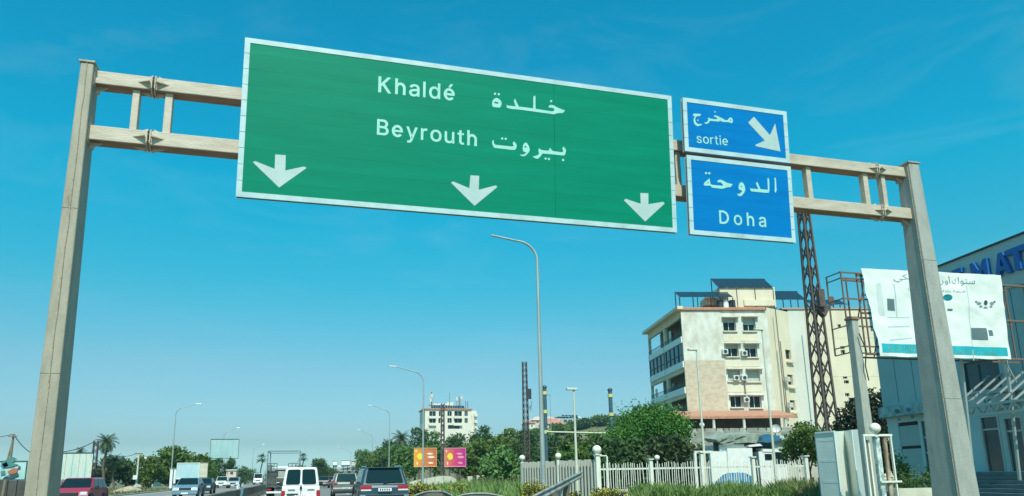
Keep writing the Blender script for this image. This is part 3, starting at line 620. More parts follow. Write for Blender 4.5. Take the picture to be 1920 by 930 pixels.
# ------------------------------------------------------------------ sports-ground pillars with yellow bands, joined by a pale rail
band_y = M('yellow_band', (0.62, 0.55, 0.20), 0.6)
teal_pillar = M('teal_pillar_paint', (0.03, 0.09, 0.11), 0.5, (0.05, 0.12, 0.14), 3)
pale_rail = M('pale_green_rail', (0.50, 0.56, 0.34), 0.5)
PY = 66
ptops = []
for lab, px, y0, yb1, yb2, w in (('dark teal pillar with yellow bands beside the tall curved lamp', 1023, 728, 772, 810, .38), ('dark teal pillar with yellow bands left of the round tree', 1147, 733, 777, 813, .40), ('dark teal pillar with yellow bands against the apartment corner', 1267, 768, 772, 806, .40)):
    c = W(px, 800, PY); z1 = W(px, y0, PY).z; t = thing('banded_pillar', lab, 'pillar', (c.x, PY, H(c.x, PY)), 'dark pillars with yellow bands')
    MB().tube([(c.x, PY, H(c.x, PY) - .2), (c.x, PY, z1)], w / 2, 10).build('shaft', teal_pillar, t)
    for yb in (y0 + 9, yb1, yb2):
        zb = W(px, yb, PY).z; MB().tube([(c.x, PY, zb - .16), (c.x, PY, zb + .16)], w / 2 + .06, 10).build('band', band_y, t)
    MB().tube([(c.x, PY, z1), (c.x, PY, z1 + .18), (c.x, PY, z1 + .3)], [w / 2 + .05, w / 2 + .05, .05], 10).build('cap', dark_metal, t)
    ptops.append(Vector((c.x, PY - .3, W(px, yb2, PY).z)))
rl = thing('pipe_rail', 'pale green pipe rail running between the yellow banded pillars', 'rail', ptops[1])
for a, b in ((0, 1), (1, 2)):
    MB().tube([ptops[a], ptops[b]], .085, 8).build('rail', pale_rail, rl)
c = ptops[1]
MB().box(c.x - .25, c.x + .25, c.y - .12, c.y + .12, c.z - .16, c.z + .16).build('joint', band_y, rl, bev=.02)
nb = W(1045, 855, PY - 3); nc = W(1275, 848, PY - 3)
nt_ = thing('net_fence', 'dark net rail above the shrubs behind the white fence', 'net fence', ((nb.x + nc.x) / 2, PY - 3, 1))
MB().bar(nb, nc, .12, .12).build('top_rail', dark_metal, nt_)
for i in range(7):
    q = lerp(nb, nc, i / 6); unit_bar('post', (q.x, q.y, H(q.x, q.y)), (q.x, q.y, q.z + .05), .09, .09, dark_metal, nt_)

# ------------------------------------------------------------------ poles and wires
def pole_plain(name, label, px, ytop, Y, r, mat, ref=None, cat='utility pole'):
    p = W(px, ref or ytop, Y); gz = H(p.x, Y); z = W(px, ytop, Y).z
    t = thing(name, label, cat, (p.x, Y, gz))
    MB().tube([(p.x, Y, gz - .2), (p.x, Y, z)], [r, r * .7], 10).build('pole', mat, t)
    return t, Vector((p.x, Y, z))
u1, P1 = pole_plain('utility_pole', 'crossed wooden utility pole at the far left edge', 21, 814, 92, .16, wood, 850)
MB().bar((P1.x - .35, 92, P1.z - 3.2), (P1.x + .1, 92, P1.z), .13, .13).build('brace', wood, u1)
MB().bar((P1.x - .45, 91.8, P1.z - .25), (P1.x + .45, 91.8, P1.z - .25), .1, .12).build('crossarm', wood, u1)
u2, P2 = pole_plain('utility_pole', 'pale utility pole in front of the left hedge', 261, 846, 104, .13, pale_pole)
MB().bar((P2.x - .5, 103.9, P2.z - .3), (P2.x + .5, 103.9, P2.z - .3), .08, .1).build('crossarm', wood, u2)
MB().box(WX(249, 103.6), WX(257, 103.6), 103.5, 103.7, W(253, 899, 103.6).z, W(253, 891, 103.6).z).build('notice_box', white_paint, u2)
def wire(label, pts, sag, r=.02, group='overhead cables on the left'):
    s = MB(); P = []
    for a, b in zip(pts[:-1], pts[1:]):
        for i in range(9):
            t = i / 8; q = lerp(Vector(a), Vector(b), t); q.z -= sag * 4 * t * (1 - t); P.append(q)
    s.tube(P, r, 4, cap=False); o = s.build('overhead_cable', wire_mat); tag(o, label, 'cable', group); return o
wire('cable sagging from the crossed pole down behind the left gantry post', [P1 + Vector((-9, -2, -1.6)), P1, W(60, 850, 92), W(112, 848, 100), W(177, 828, 100)], .25, .045)
wire('cable running from the lattice mast past the palm to the pale pole', [W(177, 828, 100), W(204, 853, 102), P2 + Vector((0, 0, -.2)), W(300, 858, 120)], .35, .03)

# ------------------------------------------------------------------ concrete pole beside the gate
cp = W(1606, 700, 19.5); a_ = W(1599, 600, 19.5); zt = a_.z
conc_pole = M('concrete_pole', (0.40, 0.40, 0.34), 0.9, (0.30, 0.31, 0.27), 4, stretch=(4, 4, .6), bump=.25)
t = thing('concrete_pole', 'grey square concrete pole behind the sheet metal gate, before the white billboard', 'pole', (a_.x, 19.5, 0))
MB().hexa([Vector(v) for v in [(a_.x - .19, 19.35, -.2), (a_.x + .21, 19.35, -.2), (a_.x + .21, 19.75, -.2), (a_.x - .19, 19.75, -.2), (a_.x - .13, 19.4, zt), (a_.x + .13, 19.4, zt), (a_.x + .13, 19.66, zt), (a_.x - .13, 19.66, zt)]]).build('shaft', conc_pole, t, bev=.015)
MB().box(a_.x - .17, a_.x + .17, 19.36, 19.7, zt, zt + .08).build('cap', rusty_steel, t)
MB().tube([(a_.x, 19.3, zt - .5), (a_.x + .12, 19.2, zt - 1.1), (a_.x + .05, 19.25, zt - 1.6), (a_.x + .16, 19.3, zt - 2.1)], .022, 6).build('cable', wire_mat, t)

# ------------------------------------------------------------------ the white fabric billboard
BY = 20.5
FB = Frame(W(1745, 600, BY).x, BY, 1, 0, oz=0)
vinyl = M('billboard_vinyl', (0.74, 0.75, 0.70), 0.7, (0.66, 0.68, 0.64), 1.2, bump=.15, bscale=5)
vinyl_teal = M('billboard_teal_print', (0.01, 0.40, 0.46), 0.6, (0.02, 0.33, 0.38), 5)
print_grey = M('billboard_grey_print', (0.40, 0.50, 0.49), 0.7)
print_light = M('billboard_pale_print', (0.55, 0.60, 0.58), 0.7)
print_dark = M('billboard_dark_print', (0.10, 0.15, 0.16), 0.7)
t = thing('billboard', 'torn white fabric billboard with teal strip on a rusty frame by the store', 'billboard', FB.P(0, 0))
TL, TR, BR_, BL = FB.at(1614, 503), FB.at(1876, 516), FB.at(1894, 674), FB.at(1650, 668)
def bil(a, b): # bilinear on the sheet, a across 0..1, b down 0..1
    u = lerp(lerp(TL[0], TR[0], a), lerp(BL[0], BR_[0], a), b); z = lerp(lerp(TL[1], TR[1], a), lerp(BL[1], BR_[1], a), b); return u, z
def wob(u, z): return .05 * abs(mnoise.noise(Vector((u * .9 + z * .7, z * .9 - u * .4, 5)))) + .035 * mnoise.noise(Vector((u * 1.1, z * 1.4, 3))) + .018 * mnoise.noise(Vector((u * 3 + z * 2, z * 3.3, 9))) + .02 * max(0, math.sin(u * 1.9 + z * 2.2)) ** 6
NX, NZ = 56, 34; vs = []
for j in range(NZ + 1):
    for i in range(NX + 1):
        u, z = bil(i / NX, j / NZ)
        if i == 0: u += .02 * math.sin(j * .5) + .008 * math.sin(j * 2.1)
        if i == NX: u += .015 * math.sin(j * .4 + 1)
        if j == NZ: z += .008 * math.sin(i * .5)
        vs.append(FB.P(u, z, wob(u, z)))
tarp = MB().add(vs, [(j * (NX + 1) + i, j * (NX + 1) + i + 1, (j + 1) * (NX + 1) + i + 1, (j + 1) * (NX + 1) + i) for j in range(NZ) for i in range(NX)], True).build('sheet', vinyl, t)
# printed matter on the sheet: pushed onto its waves
def on_sheet(o, off=.006):
    me = o.data; n_ = FB.n
    for v in me.vertices:
        p = v.co - FB.o; u = p.dot(FB.u); z = p.z; v.co = FB.P(u, z, wob(u, z) + off)
def patch(name, q, mat, nx=12, nz=3, off=.006):
    c = [FB.at(*p) for p in q]; vs = []
    for j in range(nz + 1):
        for i in range(nx + 1):
            a, b = i / nx, j / nz; u = lerp(lerp(c[0][0], c[1][0], a), lerp(c[3][0], c[2][0], a), b); z = lerp(lerp(c[0][1], c[1][1], a), lerp(c[3][1], c[2][1], a), b)
            vs.append(FB.P(u, z, wob(u, z) + off))
    return MB().add(vs, [(j * (nx + 1) + i, j * (nx + 1) + i + 1, (j + 1) * (nx + 1) + i + 1, (j + 1) * (nx + 1) + i) for j in range(nz) for i in range(nx)], True).build(name, mat, tarp)
patch('teal_strip', [(1651, 644), (1887, 652), (1889, 668), (1653, 661)], vinyl_teal, 40, 2)
patch('printed_oven', [(1820, 615), (1849, 615), (1851, 638), (1822, 637)], print_dark, 6, 4)
patch('printed_panel', [(1852, 619), (1860, 619), (1861, 630), (1853, 630)], print_dark, 3, 3)
patch('printed_button', [(1776, 579), (1786, 579), (1786, 583), (1776, 583)], print_dark, 3, 1)
patch('printed_appliance', [(1662, 560), (1676, 561), (1678, 583), (1664, 582)], print_dark, 4, 4)
patch('printed_cylinder', [(1642, 533), (1650, 530), (1660, 593), (1648, 590)], print_light, 3, 8)
patch('printed_shelf', [(1664, 594), (1704, 595), (1704, 596.4), (1664, 595.4)], print_grey, 8, 1)
patch('printed_shelf', [(1663, 612), (1706, 611), (1706, 613), (1663, 614)], print_grey, 8, 1)
patch('printed_shelf', [(1668, 637), (1710, 633), (1710, 634.5), (1668, 639)], print_grey, 8, 1)
patch('fold', [(1811, 535), (1812.2, 535), (1826, 676), (1824.6, 676)], print_grey, 1, 16)
patch('fold', [(1675, 532), (1677.5, 532), (1683, 594), (1681, 594)], print_grey, 1, 8)
def ellipse_rings(cx, cy, rx, ry, n=18): return [(cx + rx * math.cos(2 * math.pi * i / n), cy + ry * math.sin(2 * math.pi * i / n)) for i in range(n)]
for cx, cy, rx, ry, mm in ((1776, 558, 9, 6, vinyl_teal), (1847, 568, 3.4, 5, print_dark), (1834, 569, 4.5, 3, print_grey), (1859, 569, 4.5, 3, print_grey), (1829, 566, 2, 1.6, print_dark), (1864, 566, 2, 1.6, print_dark), (1838, 575, 3, 2.4, print_grey), (1857, 575, 3, 2.4, print_grey), (1847, 577, 4, 2, print_grey)):
    o = outline_object('printed_ornament', [[FB.at(*q) for q in ellipse_rings(cx, cy, rx, ry)][::-1]], FB, .01, mm, tarp, depth=.002); on_sheet(o, .008)
def arabic(name, chars, F, x0, y0, x1, y1, hpx, mat, parent, off=.01, weight=0.0):
    """letters already in their joined forms, left to right; fitted between two pixels on the face"""
    tcv = bpy.data.curves.new('lettering_curve', 'FONT'); tcv.body = chars; tcv.size = 1; tcv.extrude = .002; tcv.offset = weight; tcv.resolution_u = 3
    o = bpy.data.objects.new('lettering_curve', tcv); COL.objects.link(o); dg = bpy.context.evaluated_depsgraph_get(); dg.update()
    me = bpy.data.meshes.new_from_object(o.evaluated_get(dg)); bpy.data.objects.remove(o)
    n = len(me.vertices)
    if n == 0: return None
    co = np.empty(n * 3, dtype=np.float32); me.vertices.foreach_get('co', co); co = co.reshape(-1, 3)
    a, b = F.at(x0, y0), F.at(x1, y1); hz = abs(F.at(x0, y0 - hpx)[1] - a[1])
    mn, mxx = co.min(0), co.max(0); sx = (b[0] - a[0]) / (mxx[0] - mn[0]); sz = hz / (mxx[1] - mn[1])
    U = a[0] + (co[:, :1] - mn[0]) * sx; Z = a[1] + (b[1] - a[1]) * (co[:, :1] - mn[0]) / (mxx[0] - mn[0]) + (co[:, 1:2] - mn[1]) * sz
    wv = U * np.array(F.u) + Z * np.array(F.w) + (co[:, 2:3] + off) * np.array(F.n) + np.array(F.o)
    me.vertices.foreach_set('co', wv.reshape(-1).astype(np.float32)); me.materials.clear(); me.materials.append(mat); me.update(); me.name = name
    return link(bpy.data.objects.new(name, me), parent)
for args in (('\uFEF2\uFEDC\uFEF3', 1676, 531, 1709, 530, 16, print_grey), ('\uFEAD\uFEED\uFE83', 1763, 534, 1783, 535, 17, print_grey), ('\uFED9\uFEEE\uFE98\uFEB3', 1786, 536, 1828, 537, 17, print_grey), ('\uFE90\uFEA4\uFE95', 1702, 546, 1713, 546, 8, print_light), ('\uFE94\uFED0\uFEE0\uFE91 \uFE94\uFEE4\uFEB4\uFED7', 1766, 549, 1809, 550, 6, print_grey), ('05 811 02', 1664, 658, 1716, 659, 9, letter_white), ('\uFE93\uFEAA\uFEE0\uFEA8\uFEDF\uFE8D - \uFE93\uFEAA\uFEE0\uFEA7 - \uFEAE\uFE90\uFEB4\uFEDB\uFEEE\uFEDF', 1790, 665, 1866, 667, 10, letter_white)):
    o = arabic('lettering', args[0], FB, *args[1:6], args[6], tarp)
    if o: on_sheet(o, .011)
frame_rust = M('billboard_frame_rust', (.15, .10, .075), .85, (.22, .13, .09), 5)
# frame: two towers and chords
def seg(name, a, b, w=.07, mat=frame_rust): return unit_bar(name, a, b, w * .72, w * .72, mat, t)
zt_, zb_ = FB.at(1585, 508)[1], FB.at(1605, 660)[1]
ul, ul2 = FB.at(1582, 510)[0], FB.at(1612, 505)[0]
ur, ur2 = FB.at(1878, 520)[0], FB.at(1925, 520)[0]
for u in (ul, ul2 + .15):
    for o_ in (-.15, -.9): seg('upright', FB.P(u, zb_, o_), FB.P(u, zt_ + .02, o_), .06)
for z in (zt_, zt_ - .22, lerp(zb_, zt_, .67), lerp(zb_, zt_, .33), zb_ + .25, zb_):
    seg('rail', FB.P(ul - .05, z, -.16), FB.P(ul2 + .6, z, -.16), .07); seg('rail', FB.P(ul, z, -.15), FB.P(ul, z, -.9), .05)
for z in (zb_ - .02, zt_ - .06, lerp(zb_, zt_, .5)):
    seg('chord', FB.P(ul2, z, -.18), FB.P(ur2, z, -.18), .10); seg('chord', FB.P(ul2, z, -.9), FB.P(ur2, z, -.9), .08)
for i in range(9):
    u = lerp(ul2, ur2, i / 8); seg('upright', FB.P(u, zb_, -.2), FB.P(u, zt_, -.2), .06)
    if i < 8: seg('brace', FB.P(u, zb_, -.9), FB.P(lerp(ul2, ur2, (i + 1) / 8), zt_, -.9), .045)
for u in (FB.at(1818, 600)[0], ur + .3):
    seg('strut', FB.P(u, zb_, -.6), FB.P(u + .1, 0, -1.0), .12, lamp_steel)
seg('strut', FB.P(FB.at(1898, 680)[0], zb_, -.3), FB.P(FB.at(1920, 715)[0], FB.at(1920, 715)[1], -.3), .05, lamp_steel)

# ------------------------------------------------------------------ other billboards
def billboard(label, x0, y0, x1, y1, Y, face, frame_mat, nleg=2, parts=1, group=None, legmat=None, base=None):
    a, b = W(x0, y0, Y), W(x1, y1, Y); a2 = W(x1, y0, Y)
    xA, xB, z1, z0 = a.x, b.x, (a.z + a2.z) / 2, (b.z + W(x0, y1, Y).z) / 2
    gz = H((xA + xB) / 2, Y); t = thing('billboard', label, 'billboard', ((xA + xB) / 2, Y, gz), group)
    for k in range(parts):
        p, q = lerp(xA, xB, k / parts), lerp(xA, xB, (k + 1) / parts)
        MB().box(p + (.03 if k else 0), q - .0, Y, Y + .12, z0, z1).build('panel', face, t)
    w = .06
    s = MB(); s.box(xA - w, xB + w, Y - .05, Y + .17, z1, z1 + .1); s.build('frame', frame_mat, t)
    s = MB(); s.box(xA - w, xB + w, Y - .05, Y + .17, z0 - .1, z0); s.build('frame', frame_mat, t)
    for x in (xA - w, xB): s = MB(); s.box(x, x + w, Y - .05, Y + .17, z0, z1); s.build('frame', frame_mat, t)
    for k in range(nleg):
        x = lerp(xA, xB, (k + .5) / nleg); unit_bar('leg', (x, Y + .3, gz - .2), (x, Y + .3, z1), .2, .2, legmat or dark_metal, t)
    return t, (xA, xB, z0, z1)
def poster(name, ca, cb, cc):
    m = bpy.data.materials.new(name); m.use_nodes = True; N, L = m.node_tree.nodes, m.node_tree.links; b = N['Principled BSDF']; b.inputs['Roughness'].default_value = .5
    tx = N.new('ShaderNodeTexCoord'); g = N.new('ShaderNodeSeparateXYZ'); L.new(tx.outputs['Generated'], g.inputs[0])
    r = N.new('ShaderNodeValToRGB'); r.color_ramp.elements[0].color = (*ca, 1); r.color_ramp.elements[1].color = (*cc, 1); e = r.color_ramp.elements.new(.5); e.color = (*cb, 1)
    n = N.new('ShaderNodeTexNoise'); n.inputs['Scale'].default_value = 5; ad = N.new('ShaderNodeMath'); ad.operation = 'MULTIPLY_ADD'; ad.inputs[1].default_value = .35; L.new(tx.outputs['Generated'], n.inputs['Vector'])
    L.new(n.outputs[0], ad.inputs[0]); L.new(g.outputs[0], ad.inputs[2]); s2 = N.new('ShaderNodeMath'); s2.operation = 'SUBTRACT'; s2.inputs[1].default_value = .17; L.new(ad.outputs[0], s2.inputs[0])
    L.new(s2.outputs[0], r.inputs[0]); L.new(r.outputs[0], b.inputs['Base Color']); return m
frame_o = M('orange_frame', (0.72, 0.36, 0.18), .5); frame_p = M('pink_frame', (0.78, 0.28, 0.38), .5)
yel = M('poster_yellow', (0.85, 0.62, 0.05), .5); pw = M('poster_cream', (0.85, 0.66, 0.5), .5)
for lab, x0, x1, fm, pm, lo_ in (('orange advertising billboard with a gold left half', 777, 818, frame_o, poster('poster_orange', (.82, .36, .01), (.62, .17, .05), (.56, .13, .04)), pw), ('magenta and orange advertising billboard', 834, 873, frame_p, poster('poster_magenta', (.68, .20, .05), (.62, .04, .16), (.48, .015, .22)), frame_p)):
    t, (xA, xB, z0, z1) = billboard(lab, x0, 841, x1, 874, 96, pm, fm, legmat=lattice_rust)
    w_, h_ = xB - xA, z1 - z0
    for (a, b, c, d, mm) in ((.05, .11, .80, .92, pw), (.12, .38, .35, .75, yel), (.60, .92, .44, .58, lo_), (.56, .84, .64, .76, lo_), (.62, .86, .12, .24, lo_), (.10, .16, .06, .26, pw)):
        k = 10; pts_ = [(xA + w_ * ((a + b) / 2 + (b - a) / 2 * math.cos(2 * math.pi * i / k) * (1 + .25 * math.sin(3 * i))), 95.97, z0 + h_ * ((c + d) / 2 + (d - c) / 2 * math.sin(2 * math.pi * i / k))) for i in range(k)]
        MB().prism(pts_, (0, .02, 0)).build('printed_shape', mm, t)
faded = M('faded_metal_sheet', (0.42, 0.56, 0.52), .7, (0.62, 0.62, 0.52), 1.6, stretch=(1.6, 1, .35), c3=(.30, .22, .14), hi=.6)
pale_blue_sheet = M('pale_blue_sheet', (0.36, 0.52, 0.55), .6, (0.44, 0.58, 0.60), .8)
billboard('faded rust streaked metal billboard right of the left gantry post', 112, 850, 170, 899, 98, faded, dark_metal, 2, 5)
t, (xA, xB, z0, z1) = billboard('large grey panelled billboard raised on legs above the hedge', 396, 824, 446, 859, 150, M('grey_teal_sheet', (0.30, 0.45, 0.44), .6, (0.36, 0.52, 0.50), .5), dark_metal, 2, 5)
billboard('blank pale blue board standing behind the blue car', 333, 869, 372, 897, 108, pale_blue_sheet, white_paint, 2, 1)
billboard('narrow cream board behind the blank pale blue board', 374, 868, 388, 895, 114, M('cream_board', (.62, .56, .42), .7, (.5, .46, .36), 2), wood, 1, 1)
# painted mural hoarding at the far left
mt_, (xA, xB, z0, z1) = billboard('hoarding with a green, blue and orange mural at the far left edge', -40, 866, 46, 899, 84, M('mural_ground', (0.42, 0.58, 0.56), .7, (0.30, 0.50, 0.46), .6), teal_pillar, 3, 4)
m_leaf = M('mural_green', (0.07, 0.24, 0.17), .7, (0.06, 0.17, 0.20), 1.5); m_or = M('mural_orange', (0.42, 0.13, 0.06), .7); m_dk = M('mural_dark', (0.03, 0.07, 0.08), .7); m_bl = M('mural_blue', (0.03, 0.18, 0.32), .7)
for q, mm in (([(2, 868), (14, 860), (26, 857), (32, 861), (22, 868), (34, 871), (20, 876), (8, 877)], m_leaf), ([(1, 872), (12, 866), (16, 873), (6, 878)], m_bl), ([(14, 884), (24, 878), (34, 878), (30, 887), (18, 889)], m_or), ([(4, 897), (20, 889), (33, 886), (35, 892), (22, 898)], m_dk), ([(34, 874), (38, 874), (38, 879), (34, 879)], m_dk), ([(1, 884), (9, 882), (10, 890), (2, 891)], m_leaf), ([(3, 896), (19, 892), (19, 894), (4, 898)], white_paint)):
    MB().prism([W(a, b, 83.9) for a, b in q], (0, .06, 0)).build('painted_shape', mm, mt_)
# overpass far ahead with white hoardings on it
ov = thing('overpass', 'distant grey overpass crossing above the road ahead', 'bridge', (WX(655, 235), 235, 0))
xa, xb = WX(618, 235), WX(760, 235)
zdk = W(650, 876, 235).z
s = MB(); s.hexa([(xa, 235, zdk - 1.5), (xb, 235, zdk - .5), (xb, 243, zdk - .5), (xa, 243, zdk - 1.5), (xa, 235, zdk - .6), (xb, 235, zdk + .9), (xb, 243, zdk + .9), (xa, 243, zdk - .6)]); s.build('deck', M('overpass_concrete', (.38, .33, .29), .9), ov)
for px in (624, 640, 655, 668, 684, 700): x = WX(px, 237); MB().box(x - .5, x + .5, 236.5, 237.5, -.2, zdk - .55).build('pier', concrete, ov)
MB().bar((xa, 234.9, zdk + .2), (xb, 234.9, zdk + 1.5), .08, .5).build('parapet', white_paint, ov)
for lab, x0, x1, y0, y1 in (('small white hoarding at the left end of the overpass', 624, 632, 865, 872), ('wide white hoarding on the overpass', 640, 656, 864, 872), ('pinkish hoarding on the overpass beside the trees', 659, 672, 865, 873)):
    t, _ = billboard(lab, x0, y0, x1, y1, 234, white_paint if 'pink' not in lab else M('pinkish_board', (.6, .5, .5), .6), dark_metal, 2, 1, group='hoardings above the overpass')

# ------------------------------------------------------------------ foliage
def leafmat(name, a, b, c=None, sc_=1.0):
    return M(name, a, .75, b, sc_, lo=.35, hi=.62, c3=c, trans=.22, spec=.25, detail=8)
L_MID = leafmat('leaves_mid_green', (0.065, 0.115, 0.022), (0.140, 0.205, 0.038), (0.21, 0.26, 0.055))
L_DARK = leafmat('leaves_dark_green', (0.036, 0.080, 0.026), (0.080, 0.140, 0.040), (0.125, 0.18, 0.05))
L_LIGHT = leafmat('leaves_light_green', (0.065, 0.140, 0.030), (0.13, 0.22, 0.05), (0.18, 0.27, 0.06))
L_OLIVE = leafmat('leaves_olive_green', (0.05, 0.075, 0.03), (0.09, 0.12, 0.045), (0.13, 0.15, 0.06))
L_BROWN = leafmat('leaves_reddish_green', (0.022, 0.048, 0.024), (0.055, 0.055, 0.03), (0.10, 0.05, 0.04), 2.5)
L_PALM = leafmat('palm_fronds', (0.045, 0.085, 0.028), (0.10, 0.125, 0.05), (0.17, 0.15, 0.07), 2)
L_YEL = M('yellow_blossom', (0.60, 0.45, 0.02), .7, (0.45, 0.36, 0.03), 6, trans=.2)
bark = M('bark', (0.16, 0.12, 0.085), .95, (0.09, 0.07, 0.05), 5, stretch=(3, 3, .6), bump=.4)
L_REED = leafmat('reed_leaves', (0.09, 0.19, 0.05), (0.16, 0.27, 0.08), (0.22, 0.32, 0.11))
L_GRASS = leafmat('tall_grass_blades', (0.13, 0.22, 0.055), (0.22, 0.31, 0.09), (0.36, 0.36, 0.17), .8)
L_DRY = leafmat('dry_grass_blades', (0.25, 0.21, 0.10), (0.14, 0.16, 0.06), (0.32, 0.27, 0.14), 1.2)

def leaf_quads(P, size, up=0.35, asp=.55, rng=RNG):
    """oriented leaf faces at points P (n,3)"""
    n = len(P); d = rng.normal(size=(n, 3)); d[:, 2] = np.abs(d[:, 2]) * .6 + up * rng.random(n); d /= np.linalg.norm(d, axis=1)[:, None]
    e = rng.normal(size=(n, 3)); e -= d * (e * d).sum(1)[:, None]; e /= np.linalg.norm(e, axis=1)[:, None]; f = np.cross(d, e)
    s = size * (0.55 + .9 * rng.random(n))[:, None]
    a = P - e * s; b = P + f * s * asp; c = P + e * s; g = P - f * s * asp
    return np.stack([a, b, c, g], 1)
def crown_points(n, blobs, rng=RNG, shell=.55):
    """points in the outer shells of several blobs, thinned at random into clumps and gaps"""
    vol = np.array([b[3] * b[4] * b[5] for b in blobs]) ** .7; vol = vol / vol.sum(); out_ = []
    for b, v in zip(blobs, vol):
        k = int(n * v) + 1; u = rng.normal(size=(k, 3)); u /= np.linalg.norm(u, axis=1)[:, None]
        r = (shell + (1 - shell) * rng.random(k)) * (1 + .13 * rng.normal(size=k))
        ph = u * 4.1 + np.array(b[:3]) * .37
        bump = .16 * np.sin(ph[:, 0] * 2.3 + ph[:, 1] * 1.7) * np.cos(ph[:, 2] * 2.9 + ph[:, 0]) + .09 * np.sin(ph[:, 1] * 6 + ph[:, 2] * 5)
        keep = rng.random(k) < .72 + 1.6 * bump
        p = u * (r * (1 + bump))[:, None] * np.array(b[3:6]) + np.array(b[:3]); out_.append(p[keep])
    return np.concatenate(out_)
def tree(label, px, ytop, wpx, Y, mat=None, n=3200, group=None, cat='tree', name='tree', nb=9, leaf=None, base_y=None, flat=.85, seed=0, trunk=True, low=.16, shell=.45, ref=None, core=.72):
    mat = mat or L_MID; rng = np.random.default_rng(int(px * 7 + seed + ytop))
    c = W(px, ref or 860, Y); gz = H(c.x, Y); zt = W(px, ytop, Y).z; Wd = abs(W(px + wpx / 2, 860, Y).x - W(px - wpx / 2, 860, Y).x)
    zt = max(zt, gz + 4.0); h = zt - gz; t = thing(name, label, cat, (c.x, Y, gz), group); R_ = Wd / 2 * 1.22; n = int(n * 1.7)
    zc = gz + h * (low + (1 - low) / 2); hz = h * (1 - low) / 2
    blobs = [(c.x, Y, zc - hz * .1, R_ * core, R_ * core, hz * (core + .13))]
    for k in range(nb):
        a = 2 * math.pi * (k / nb) + rng.random(); rr = R_ * (.35 + .33 * rng.random()); zz = (rng.random() * 1.5 - .75) * hz
        q = math.sqrt(max(.1, 1 - (zz / hz) ** 2)) ; s_ = R_ * (.28 + .22 * rng.random())
        blobs.append((c.x + math.cos(a) * rr * q * 1.15, Y + math.sin(a) * rr * q * 1.15, zc + zz, s_, s_, s_ * flat * min(1.3, hz / R_ + .3)))
    blobs.append((c.x + R_ * .1 * rng.normal(), Y, zt - R_ * .3, R_ * .38, R_ * .38, R_ * .3))
    P = crown_points(n, blobs, rng, shell); P = P[P[:, 2] < zt + .1 * h]
    lf = leaf or max(.10, R_ * .07)
    quads('crown', leaf_quads(P, lf, rng=rng), mat, t)
    if trunk:
        s = MB(); r_ = max(.09, R_ * .06)
        s.tube([(c.x, Y, gz - .2), (c.x + r_ * .5, Y, gz + h * .22), (c.x - r_ * .3, Y, gz + h * .5)], [r_ * 1.3, r_, r_ * .7], 8)
        for k in range(5):
            b = blobs[1 + (k * 2) % nb]; s.tube([(c.x, Y, gz + h * (.22 + .05 * k)), (lerp(c.x, b[0], .55), lerp(Y, b[1], .55), lerp(gz + h * .3, b[2], .6)), (b[0], b[1], b[2])], [r_ * .6, r_ * .4, r_ * .15], 6)
        s.build('trunk', bark, t)
    return t
def palm(label, px, yc, rpx, Y, nf=26, cat='palm tree', group=None, fan=False, own_fronds=False, mat=None, trunk_r=.24, droop=1.0):
    mat = mat or L_PALM; rng = np.random.default_rng(int(px + yc))
    c = W(px, yc, Y); gz = H(c.x, Y); R_ = abs(W(px + rpx, yc, Y).x - c.x) * 1.15; trunk_r = min(trunk_r, R_ * .085); t = thing('palm_tree', label, cat, (c.x, Y, gz), group)
    z = c.z; n = 8
    MB().tube([(c.x + .15 * math.sin(i * 1.1), Y, lerp(gz - .2, z, i / n)) for i in range(n + 1)], [trunk_r * (1.25 - .35 * i / n) * (1 + .08 * (i % 2)) for i in range(n + 1)], 9).build('trunk', bark, t)
    allq = []
    for k in range(nf):
        az = 2 * math.pi * k * .618 + rng.random() * .3; el = math.radians(78 - 118 * (k / nf) ** .85); L = R_ * (.92 + .2 * rng.random()); q = []; p = np.array([c.x, Y, z]); m = 11
        dh = np.array([math.cos(az), math.sin(az), 0]); side = np.array([-math.sin(az), math.cos(az), 0]); ang = el
        if fan:
            L2 = L * .45; d = dh * math.cos(el) + np.array([0, 0, math.sin(el)]); tip = p + d * L2
            for j in range(9):
                a = (j - 4) * .30; dd = d * math.cos(a) + side * math.sin(a); e = tip + dd * L * .55; w = side * .05 * L; w2 = np.cross(dd, np.array([0, 0, 1])) * .07 * L
                q.append([tip - w2, tip + w2, e + w2 * .3 - np.array([0, 0, .1 * L]), e - w2 * .3 - np.array([0, 0, .1 * L])])
            q.append([p - side * .02 * L, p + side * .02 * L, tip + side * .02 * L, tip - side * .02 * L])
        else:
            for i in range(m):
                d = dh * math.cos(ang) + np.array([0, 0, math.sin(ang)]); p2 = p + d * L / m; f = i / m
                q.append([p - side * .05, p + side * .05, p2 + side * .035, p2 - side * .035])
                ll = L * .30 * math.sin(math.pi * min(.98, f * .85 + .12)) ** .6
                for sg in (-1, 1):
                    e = p + (side * sg * .75 + d * .75 - np.array([0, 0, .35])) * ll; w = d * L * .034
                    q.append([p - w, p + w, e + w * .3, e - w * .3])
                p = p2; ang -= droop * (1.35 / m) * (1.1 - math.sin(max(el, 0)) * .35)
        if own_fronds: quads('frond', np.array(q), mat, t)
        else: allq += q
    if not own_fronds: quads('crown', np.array(allq), mat, t)
    return t
